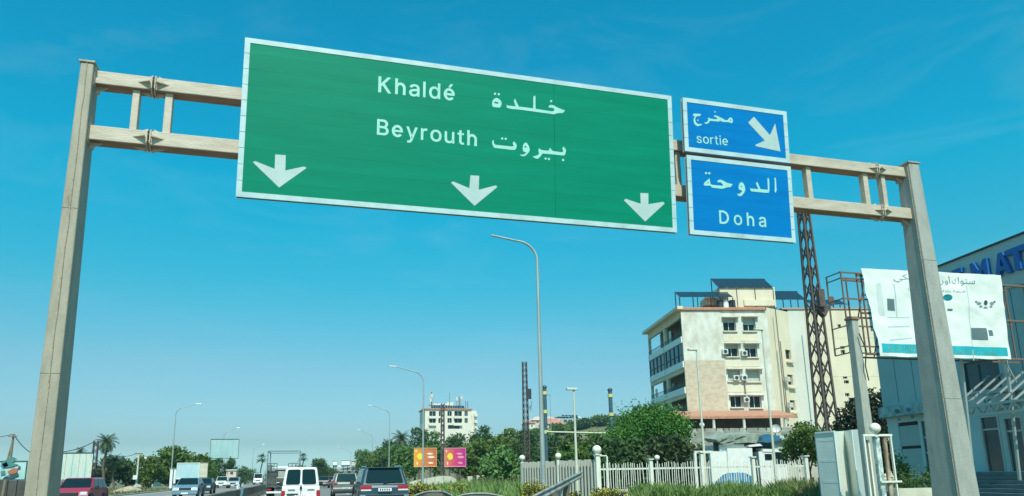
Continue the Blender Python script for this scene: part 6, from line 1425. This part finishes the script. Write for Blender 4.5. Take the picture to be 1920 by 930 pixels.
# side wing of that building falling to the right
r = ra(F, 884, 770, 894, 840, -2); s = MB(); s.fbox(F, r[0] + .02, r[1], 4, r[3], -14, -2); s.build('side_wing', bw, t)
for y in (776, 788, 800, 812): r = ra(F, 889, y, 895, y + 5, -1.5); s = MB(); s.fbox(F, *r, -1.9, -.9); s.build('balcony', bw, t)
pinkish = M('far_pink_wall', (.60, .42, .34), .85, (.66, .50, .40), .3); red_roof = M('far_red_roof', (.46, .17, .12), .85, (.52, .24, .17), .6)
def hip(t, F, w, zt, h, depth, ov=.6, mat=None):
    MB().add([F.P(-ov, zt, ov), F.P(w + ov, zt, ov), F.P(w + ov, zt, -depth), F.P(-ov, zt, -depth), F.P(w * .22, zt + h, -depth / 2), F.P(w * .78, zt + h, -depth / 2)], [(0, 1, 5, 4), (1, 2, 5), (2, 3, 4, 5), (3, 0, 4), (0, 3, 2, 1)]).build('roof', mat or red_roof, t)
t, F, w, zt = far_building('red roofed villa with white window bays right of the tall curved lamp', 1026, 1059, 795, 300, 12, bw, [(797, 801, ((1030, 1034), (1040, 1044), (1050, 1054)))], cat='house', name='house'); hip(t, F, w, zt, 3.0, 12)
t, F, w, zt = far_building('pink gabled house behind the red roofed villa', 1000, 1052, 788, 330, 12, pinkish, [(790, 793, ((1006, 1010), (1016, 1020)))], cat='house', name='house'); hip(t, F, w, zt, 2.2, 12, mat=pinkish)
t, F, w, zt = far_building('small cream house just right of the slender pylon', 991, 1003, 793, 296, 10, bw, [(797, 801, ((996, 999),))], cat='house', name='house')
hip(t, F, w, zt, 1.2, 10)
t, F, w, zt = far_building('dark glazed villa with solar panels on the skyline', 1052, 1088, 786, 340, 14, M('far_grey_wall', (.34, .38, .38), .8), [(787, 792, ((1057, 1063), (1066, 1072), (1076, 1082)))], cat='house', name='house')
s = MB(); s.fbox(F, -1, w * .45, zt + 1.2, zt + 1.5, -10, .5); s.build('roof_slab', lamp_steel, t)
for i in range(5): P = [F.P(w * (.1 + .17 * i), zt + .4, 0), F.P(w * (.24 + .17 * i), zt + .4, 0), F.P(w * (.24 + .17 * i), zt + 2.2, -2), F.P(w * (.1 + .17 * i), zt + 2.2, -2)]; MB().prism(P, (0, 0, .1)).build('solar_panel', pv, t)
s = MB(); s.fbox(F, w * .88, w * 1.05, zt - 4, zt + 1.5, -3, -1); s.build('water_tower', white_paint, t)
t, F, w, zt = far_building('curved white terrace building on the skyline left of the round tree', 1104, 1146, 787, 320, 12, bw, [(789, 791.5, ((1107, 1124), (1127, 1142))), (795, 798, ((1112, 1120), (1124, 1132), (1136, 1142)))], cat='building')
r = ra(F, 1122, 779, 1138, 787, -3); s = MB(); s.fbox(F, *r, -8, -3); s.build('penthouse', lamp_steel, t)
for y in (788, 794): r = ra(F, 1103, y, 1147, y + 1.3, .7); s = MB(); s.fbox(F, *r, 0, .8); s.build('balcony', white_paint, t)
t, F, w, zt = far_building('flat cream house behind the left hedge', 256, 291, 856, 170, 10, bw, [(861, 866, ((262, 268), (276, 282)))], cat='house', name='house')
# left roadside huts
t, F, w, zt = far_building('small pinkish kiosk under the raised grey billboard', 425, 443, 882, 144, 4, pinkish, [(885, 890, ((421, 427), (432, 437)))], cat='kiosk', name='kiosk')
s = MB(); s.fbox(F, -.15, w + .15, zt, zt + .15, -4, .2); s.build('roof', white_paint, t)
bwl = thing('boundary_wall', 'rust brown boundary wall behind the left gantry post and the red car', 'wall', (-26, 80, 0)); a, b = W(95, 905, 62), W(150, 903, 62)
for i in range(5): p, q = lerp(a, b, i / 5), lerp(a, b, (i + 1) / 5); MB().box(p.x, q.x - .04, 62, 62.3, -.1, a.z + .06 * (i % 2)).build('wall_panel', M('brown_panel%s' % 'abcde'[i], (.20, .11, .05), .9, (.28, .16, .08), 1.5), bwl)
a, b = W(-60, 902, 60), W(46, 902, 60); us = thing('dark_underpass_wall', 'dark boarded wall under the painted hoarding at the left edge', 'wall', ((a.x + b.x) / 2, 60, 0))
for i in range(6): p, q = lerp(a, b, i / 6), lerp(a, b, (i + 1) / 6); MB().box(p.x, q.x - .05, 60.5, 60.8, -.1, a.z).build('wall_panel', M('dark_panel%s' % 'abcdef'[i], (.05, .05, .045), .9, (.09, .08, .07), 1), us)
p = W(7, 905, 58); tag(MB().tube([(p.x, 58, -.1), (p.x + .1, 58, W(7, 900, 58).z)], .12, 8).build('post', wood), 'brown post standing before the dark boarded wall at the left edge', 'post')
MBv = M('left_kerb_pale', (.5, .46, .36), .9, (.4, .37, .3), 2)
t = thing('low_wall', 'pale low roadside wall at the lower left beside the red car', 'wall', (-18, 45, 0))
for i in range(8): MB().box(-34 + i * 1.9, -34 + i * 1.9 + 1.86, 46, 46.3, -.1, .62).build('wall_segment', MBv, t)
# rubble heaps on the far left verge
for i, (px, Y, r) in enumerate(((232, 92, 1.3), (244, 95, 1.7), (222, 88, 1.0))):
    p = W(px, 900, Y); s = MB(); rr = random.Random(i); V = []
    for j in range(6):
        for k in range(12): a = 2 * math.pi * k / 12; f = 1 - j / 5; V.append((p.x + math.cos(a) * r * f * (1 + .25 * rr.random()), Y + math.sin(a) * r * f, (1 - f) ** .8 * r * .42 * (1 + .3 * rr.random()) - .05))
    s.add(V, [(j * 12 + k, j * 12 + (k + 1) % 12, (j + 1) * 12 + (k + 1) % 12, (j + 1) * 12 + k) for j in range(5) for k in range(12)]); o = s.build('rubble_heap', M('sand_heap%s' % 'abc'[i], (.45, .36, .24), .95, (.32, .26, .18), 1.5, bump=.5))
    tag(o, ('left heap of pale sand on the far verge', 'largest heap of pale sand on the far verge', 'smallest heap of sand nearest the red car')[i], 'sand heap', 'sand heaps on the far verge')
# pair of white posts on the left verge (seen below the street lamp)
for lab, x0, x1 in (('left one of two small white cabinets beside the left street lamp', 318, 323), ('right one of two small white cabinets beside the left street lamp', 325, 329)):
    a, b = WX(x0, 100), WX(x1, 100); c = thing('utility_cabinet', lab, 'cabinet', ((a + b) / 2, 100, 0), 'white cabinets on the left verge'); z1 = W(x0, 880, 100).z
    MB().box(a, b, 100, 100.3, .3, z1).build('body', white_paint, c, bev=.02); MB().box(a - .05, b + .05, 99.95, 100.35, z1, z1 + .05).build('lid', white_paint, c); MB().box(a, b, 100, 100.3, -.1, .29).build('plinth', concrete, c)

# ------------------------------------------------------------------ vehicles (modelled with the tail at y = 0 facing the viewer, nose towards +y)
def paint(name, c, c2=None): return M(name, c, .32, c2 or tuple(x * .85 for x in c), 1.2, coat=.5, spec=.5)
lamp_red = M('tail_lamp_red', (.42, .02, .03), .25, (.30, .012, .02), 8, coat=.3); lamp_clear = M('lamp_clear', (.62, .66, .68), .15, spec=.8); plate_w = M('number_plate', (.72, .74, .72), .5); plate_ink = M('plate_ink', (.03, .04, .06), .6)
trim = M('black_trim', (.02, .022, .024), .6); hub = M('wheel_rim_metal', (.38, .40, .42), .35, metal=.6); lamp_amber = M('indicator_amber', (.6, .25, .03), .3)
def rounded(q, inset, r=.18, seg=3):
    """rounded outline inside a 3D quad"""
    c = (q[0] + q[1] + q[2] + q[3]) / 4; P = [p + (c - p) * inset for p in q]; out_ = []
    for i in range(4):
        a, b, d = P[i - 1], P[i], P[(i + 1) % 4]; e1, e2 = (a - b), (d - b); m = min(e1.length, e2.length) * r; s0, s1 = b + e1.normalized() * m, b + e2.normalized() * m
        for k in range(seg + 1): t = k / seg; out_.append(s0 * (1 - t) ** 2 + b * 2 * t * (1 - t) + s1 * t * t)
    return out_
def car(name, label, cat, p, group=None):
    """p: dict of sizes and looks"""
    L, w, zr = p['L'], p['W'] / 2, p['H']; zb, belt, hood = p.get('zb', .26), p['belt'], p['hood']; y = p['y']  # y: rear base, rear top, front top, front base of the cabin
    t = thing(name, label, cat, (0, 0, 0), group); body = p['mat']
    tail = p.get('tail', .10)
    prof = [(tail * .3, zb), (-.02, zb + .10), (-.03, zb + .34), (.02, zb + .40), (tail * .5, belt - .12), (tail, belt - .01), (y[3] - .05, belt - .01), (y[3] + .15, hood + .05), (L - .45, hood - .04), (L - .12, hood - .16), (L - .02, zb + .36), (L, zb + .30), (L - .02, zb + .08), (L - .12, zb)]
    s = MB(); n = len(prof); rows = [(-w * .93, .0), (-w, .02), (w, .02), (w * .93, .0)]
    V = []
    xs = (-w * .94, -w, w, w * .94)
    for k, x in enumerate(xs):
        for (a, b) in prof:
            e = .035 if k in (0, 3) else 0
            V.append((x * (1 if b < belt - .2 else .975), a + (e if a < L / 2 else -e), b + (e if b < .5 else -e) * .6))
    Fc = [(k * n + i, k * n + (i + 1) % n, (k + 1) * n + (i + 1) % n, (k + 1) * n + i) for k in range(3) for i in range(n)] + [tuple(range(n)), tuple(reversed(range(3 * n, 4 * n)))]
    s.add(V, Fc); s.build('body', body, t, bev=.03, seg=2)
    wb, wt = w * .955, w * p.get('tumble', .80)
    q = [Vector(v) for v in [(-wb, y[0], belt - .03), (wb, y[0], belt - .03), (wb, y[3], belt - .03), (-wb, y[3], belt - .03), (-wt, y[1], zr), (wt, y[1], zr), (wt, y[2], zr), (-wt, y[2], zr)]]
    cb = MB().hexa(q).build('cabin', body, t, bev=.09, seg=3)
    def pane(nm, quad, inset, mat=glass_dark, r=.16, off=.012, par=t, thick=.012):
        nrm = (quad[1] - quad[0]).cross(quad[3] - quad[0]).normalized(); P = [v + nrm * off for v in rounded(quad, inset, r)]
        return MB().prism(P, -nrm * thick).build(nm, mat, par)
    rear = [q[0], q[1], q[5], q[4]]
    def sub(quad, a, b, c, d): # fractions across / up
        A, B, C_, D_ = quad; f = lambda u, v: A * (1 - u) * (1 - v) + B * u * (1 - v) + C_ * u * v + D_ * (1 - u) * v
        return [f(a, c), f(b, c), f(b, d), f(a, d)]
    if p.get('split_rear'):
        pane('rear_window', sub(rear, .075, .475, .10, .90), .0); pane('rear_window', sub(rear, .525, .925, .10, .90), .0)
    elif p.get('rear', True): pane('rear_window', sub(rear, .09, .91, .10, .88), .0, r=.12)
    front = [q[2], q[3], q[7], q[6]]; pane('windscreen', sub(front, .05, .95, .08, .93), .0, r=.10)
    for sd_, quad in ((1, [q[1], q[2], q[6], q[5]]), (-1, [q[3], q[0], q[4], q[7]])):
        cuts = p.get('side', [(.06, .30), (.34, .62), (.66, .93)])
        for a, b in cuts:
            if sd_ < 0: a, b = 1 - b, 1 - a
            pane('side_window', sub(quad, a, b, .12, .86), .0, r=.10)
    # wheels
    r_ = p.get('wr', .33)
    for yy in p.get('axles', (.72, L - .85)):
        for sx in (-1, 1):
            wh = MB().disc((sx * (w - .09), yy, r_), (1, 0, 0), r_, .20, 22).build('wheel', black, t, bev=.02)
            MB().disc((sx * (w + .008), yy, r_), (1, 0, 0), r_ * .62, .02, 14).build('rim', hub, wh)
            MB().disc((sx * (w - .03), yy, r_ + .03), (1, 0, 0), r_ * 1.17, .075, 20).build('wheel_arch', trim, t)
    # tail
    for sx in (-1, 1):
        a, b, c, d = p.get('tl', (.62, .97, belt - .26, belt - .05)); x0, x1 = sorted((sx * w * a, sx * w * b))
        yb_ = -.012 + (.07 if c > zb + .45 else 0)
        tl = MB().box(x0, x1, yb_ - .03, yb_ + .14, c, d).build('tail_light', lamp_red, t, bev=.02)
        if p.get('tl2'): MB().box(x0 + .02, x1 - .02, yb_ - .04, yb_, c - .0, c + (d - c) * .28).build('reversing_light', lamp_clear, tl)
        MB().box(min(sx * w, sx * (w + .17)), max(sx * w, sx * (w + .17)), y[3] - .5, y[3] - .32, belt - .02, belt + .16).build('wing_mirror', p.get('mirror', trim), t, bev=.03)
    pz = p.get('plate', belt - .2)
    pl = MB().box(-.26, .26, -.075, -.03, pz - .06, pz + .06).build('number_plate', plate_w, t)
    for i in range(5): MB().box(-.20 + i * .085, -.15 + i * .085, -.079, -.074, pz - .035, pz + .035).build('plate_mark', plate_ink, pl)
    MB().box(-w * .97, w * .97, -.09, .10, zb + .03, zb + .22).build('rear_bumper', p.get('bumper', trim), t, bev=.03)
    MB().box(-w * .95, w * .95, L - .10, L + .07, zb + .02, zb + .20).build('front_bumper', p.get('bumper', trim), t, bev=.03)
    MB().box(-w * .48, w * .48, L - .12, L + .01, hood - .36, hood - .18).build('grille', trim, t, bev=.02)
    for sx in (-1, 1): x0, x1 = sorted((sx * w * .56, sx * w * .93)); MB().box(x0, x1, L - .25, L - .02, hood - .34, hood - .16).build('headlight', lamp_clear, t, bev=.03)
    MB().box(-.24, .24, L + .06, L + .08, zb + .06, zb + .17).build('number_plate', plate_w, t)
    if p.get('wiper', True): MB().bar((-.05, y[0] - .03 + .02, belt + .08), (w * .42, y[0] + .02, belt + .13), .025).build('wiper', trim, t)
    if p.get('handle'): MB().box(p['handle'][0], p['handle'][1], -.05, .05, p['handle'][2], p['handle'][3]).build('door_handle', trim, t, bev=.01)
    if p.get('rails'):
        for sx in (-1, 1): MB().tube([(sx * wt * .93, y[1] + .15, zr + .0), (sx * wt * .93, y[1] + .25, zr + .06), (sx * wt * .93, y[2] - .3, zr + .06), (sx * wt * .93, y[2] - .15, zr)], .022, 6).build('roof_rail', chrome, t)
    return t
white_car = paint('car_white', (.80, .80, .76)); navy = paint('car_dark_blue', (.018, .045, .062)); bronze = paint('car_grey_bronze', (.13, .14, .12)); redp = paint('car_red', (.42, .012, .04)); bluep = paint('car_blue_grey', (.16, .25, .31)); darkp = paint('car_black', (.03, .035, .04)); silver = paint('car_silver', (.46, .49, .50))
v = car('white_van', 'small white panel van with twin rear windows in the lane ahead', 'van', dict(L=4.1, W=1.66, H=1.86, belt=1.06, hood=.98, y=(.03, .22, 2.5, 3.1), mat=white_car, split_rear=True, tumble=.80, tail=.05, tl=(.80, 1.0, .52, .86), plate=.60, side=[(.62, .93)], mirror=trim, wiper=False, handle=(-.05, .05, .92, 1.04), bumper=white_car, wr=.30))
s = MB(); s.box(-.008, .008, -.045, 0.02, .34, 1.05); s.build('door_gap', trim, v)
MB().box(-.60, -.10, -.06, .0, .66, .73).build('plate_recess', trim, v, bev=.01)
for a in (-.55, .28): MB().box(a, a + .3, -.035, .03, .90, .93).build('door_crease', silver, v)
for sx in (-1, 1): MB().box(sx * .83 - .02, sx * .83 + .02, .02, .12, .30, .52).build('corner_reflector', lamp_amber, v)
place(v, (WX(565, 33), 33, .02))
v = car('suv', 'large dark blue sport utility car with red tail lights in the next lane', 'SUV', dict(L=4.8, W=1.94, H=1.76, belt=1.10, hood=1.05, y=(.10, .55, 3.0, 3.75), mat=navy, tumble=.78, tail=.10, tl=(.52, .97, .86, 1.06), tl2=True, plate=.90, rails=True, wr=.38, zb=.30, bumper=navy))
MB().box(-.62, .62, .42, .62, 1.72, 1.77).build('roof_spoiler', navy, v, bev=.02)
for sx in (-1, 1): MB().box(sx * .62 - .16, sx * .62 + .16, -.06, .0, .50, .58).build('rear_reflector', chrome, v, bev=.01)
MB().box(-.75, .75, -.05, .01, .66, .70).build('bumper_crease', trim, v)
place(v, (WX(722, 28.6), 28.6, .02))
v = car('estate_car', 'grey bronze sport utility car half hidden behind the dark blue one', 'SUV', dict(L=4.6, W=1.84, H=1.68, belt=1.05, hood=1.0, y=(.10, .42, 2.9, 3.6), mat=bronze, tumble=.78, tl=(.66, .97, .84, 1.0), plate=.62, wr=.35))
place(v, (WX(650, 52), 52, .02))
v = car('hatchback', 'distant small red car far ahead between the van and the bronze car', 'car', dict(L=4.0, W=1.7, H=1.5, belt=.95, hood=.9, y=(.1, .5, 2.4, 3.1), mat=redp, plate=.6)); place(v, (WX(618, 112), 112, .02))
v = car('hatchback', 'distant black car far ahead just right of the van', 'car', dict(L=4.0, W=1.7, H=1.48, belt=.95, hood=.9, y=(.1, .5, 2.4, 3.1), mat=darkp, plate=.6)); place(v, (WX(607, 96), 96, .02))
v = car('saloon_car', 'distant grey car far ahead beside the overpass pier', 'car', dict(L=4.3, W=1.75, H=1.46, belt=.95, hood=.9, y=(.5, .9, 2.5, 3.2), mat=silver, plate=.7)); place(v, (WX(634, 135), 135, .02))
# oncoming traffic, noses towards us
def oncoming(v, px, Y): place(v, (WX(px, Y), Y, .02), math.pi)
v = car('compact_suv', 'bright red car with dark windscreen coming towards us at lower left', 'car', dict(L=4.2, W=1.80, H=1.58, belt=1.00, hood=1.02, y=(.1, .5, 2.55, 3.35), mat=redp, tumble=.76, wr=.34, bumper=redp)); oncoming(v, 174, 46)
v = car('saloon_car', 'pale blue grey car coming towards us behind the median barrier', 'car', dict(L=4.4, W=1.80, H=1.52, belt=.95, hood=.96, y=(.4, .9, 2.5, 3.35), mat=bluep, tumble=.74, bumper=bluep)); oncoming(v, 364, 63)
v = car('saloon_car', 'dark car following close behind the pale blue grey one', 'car', dict(L=4.3, W=1.76, H=1.46, belt=.95, hood=.92, y=(.4, .9, 2.5, 3.3), mat=darkp, tumble=.76)); oncoming(v, 389, 78)
v = car('pickup_truck', 'white pickup coming towards us left of the silver car', 'pickup', dict(L=4.9, W=1.8, H=1.72, belt=1.05, hood=1.0, y=(2.0, 2.2, 3.2, 3.8), mat=white_car, tumble=.8)); oncoming(v, 421, 122)
v = car('estate_car', 'silver car coming towards us right of the white pickup', 'car', dict(L=4.4, W=1.76, H=1.6, belt=1.0, hood=.95, y=(.2, .6, 2.6, 3.3), mat=silver, tumble=.8)); oncoming(v, 442, 118)
v = car('minibus', 'distant white minibus coming towards us near the fan palms', 'van', dict(L=4.9, W=1.9, H=2.35, belt=1.25, hood=1.15, y=(.1, .25, 3.6, 4.4), mat=white_car, tumble=.9)); oncoming(v, 486, 168)
# the flatbed lorry with its cage and loading frame
YT = 50; xt = WX(531, YT); tr = thing('flatbed_truck', 'dark flatbed lorry with tall cage sides and a high loading frame', 'truck', (xt, YT, 0))
tk = M('truck_dark_paint', (.045, .06, .06), .6, (.09, .10, .09), 3, bump=.2); tk2 = M('truck_frame_grey', (.16, .22, .23), .5)
def tb(nm, x0, x1, y0, y1, z0, z1, m=tk, **k): return MB().box(xt + x0, xt + x1, YT + y0, YT + y1, z0, z1).build(nm, m, tr, **k)
tb('bed', -1.08, 1.08, 0, 4.2, .82, .96)
tb('chassis', -.45, .45, .1, 6, .5, .8)
for sx in (-1, 1):
    for yy in (1.1, 5.2):
        wh = MB().disc((xt + sx * .82, YT + yy, .42), (1, 0, 0), .42, .44 if yy < 2 else .26, 22).build('wheel', black, tr, bev=.03); MB().disc((xt + sx * 1.05, YT + yy, .42), (1, 0, 0), .22, .03, 12).build('rim', hub, wh)
    tb('mudguard', sx * .82 - .27, sx * .82 + .27, .55, 1.7, .86, .80 + .06)
    tb('tail_light', sx * .85 - .12, sx * .85 + .12, -.05, .02, .62, .74, lamp_red)
tb('bumper', -1.0, 1.0, -.12, -.02, .44, .56, white_paint)
cab_ = tb('cab', -.95, .95, 4.5, 6.1, .7, 2.25, M('truck_cab', (.45, .48, .46), .4), bev=.1, seg=2)
MB().box(xt - .7, xt + .7, YT + 4.46, YT + 4.50, 1.5, 2.0).build('rear_window', glass_dark, cab_)
def tbar(nm, a, b, w=.06, m=tk2): return unit_bar(nm, (xt + a[0], YT + a[1], a[2]), (xt + b[0], YT + b[1], b[2]), w, w, m, tr)
zT = W(520, 846, YT).z; 
for sx in (-1, 1):
    x = sx * 1.04
    for yy in (.05, 4.1): tbar('frame_post', (x, yy, .9), (x, yy, zT if yy < 1 else zT - .02), .075)
    tbar('frame_top', (x, .05, zT), (x, 4.1, zT)); tbar('side_rail', (x, .05, 1.9), (x, 4.1, 1.9)); tbar('side_rail', (x, .05, 1.45), (x, 4.1, 1.45))
    for i in range(6): tbar('stake', (x, .05 + i * .8, .96), (x, .05 + i * .8, 2.3), .045)
    # cage panels at the tail
    x0, x1 = (-1.02, -.42) if sx < 0 else (.30, 1.0)
    for z in (1.95, 2.15, 2.36): tbar('cage_bar', (x0, 0, z), (x1, 0, z), .045, tk)
    for i in range(4): tbar('cage_bar', (lerp(x0, x1, i / 3), 0, .96), (lerp(x0, x1, i / 3), 0, 2.36), .04, tk)
tbar('frame_top', (-1.04, .05, zT), (1.04, .05, zT), .075); tbar('frame_top', (-1.04, 4.1, zT), (1.04, 4.1, zT), .06)
load_m = M('truck_load', (.05, .06, .06), .8, (.12, .13, .12), 3, bump=.5)
tb('stacked_crate', -1.0, -.45, .1, 1.3, .97, 1.88, load_m, bev=.03); tb('stacked_crate', .33, .98, .1, 1.3, .97, 1.80, load_m, bev=.03); tb('stacked_crate', -.40, .28, .3, 1.4, .97, 1.42, load_m, bev=.03)
tb('pale_box', -.38, .26, .4, 1.2, 1.44, 1.86, M('pale_box', (.44, .42, .33), .8, (.3, .3, .25), 4), bev=.02)
tb('tailboard', -.40, .30, -.02, .05, 1.10, 1.14, white_paint); tb('tailboard', -.40, .30, -.02, .05, 1.42, 1.45, white_paint)

# ------------------------------------------------------------------ the air
hz = MB().box(-900, 900, -60, 1600, -1.3, 60).build('haze', None)
hz.data.materials.clear(); hm = bpy.data.materials.new('haze_air'); hm.use_nodes = True; hn = hm.node_tree.nodes; hn.remove(hn['Principled BSDF'])
pvn = hn.new('ShaderNodeVolumePrincipled'); pvn.inputs['Color'].default_value = (.55, .88, .96, 1); pvn.inputs['Density'].default_value = .00028; pvn.inputs['Anisotropy'].default_value = .2
hm.node_tree.links.new(pvn.outputs[0], hn['Material Output'].inputs['Volume']); hz.data.materials.append(hm)
tag(hz, 'thin pale sea haze over the road and the far trees', None, kind='stuff')
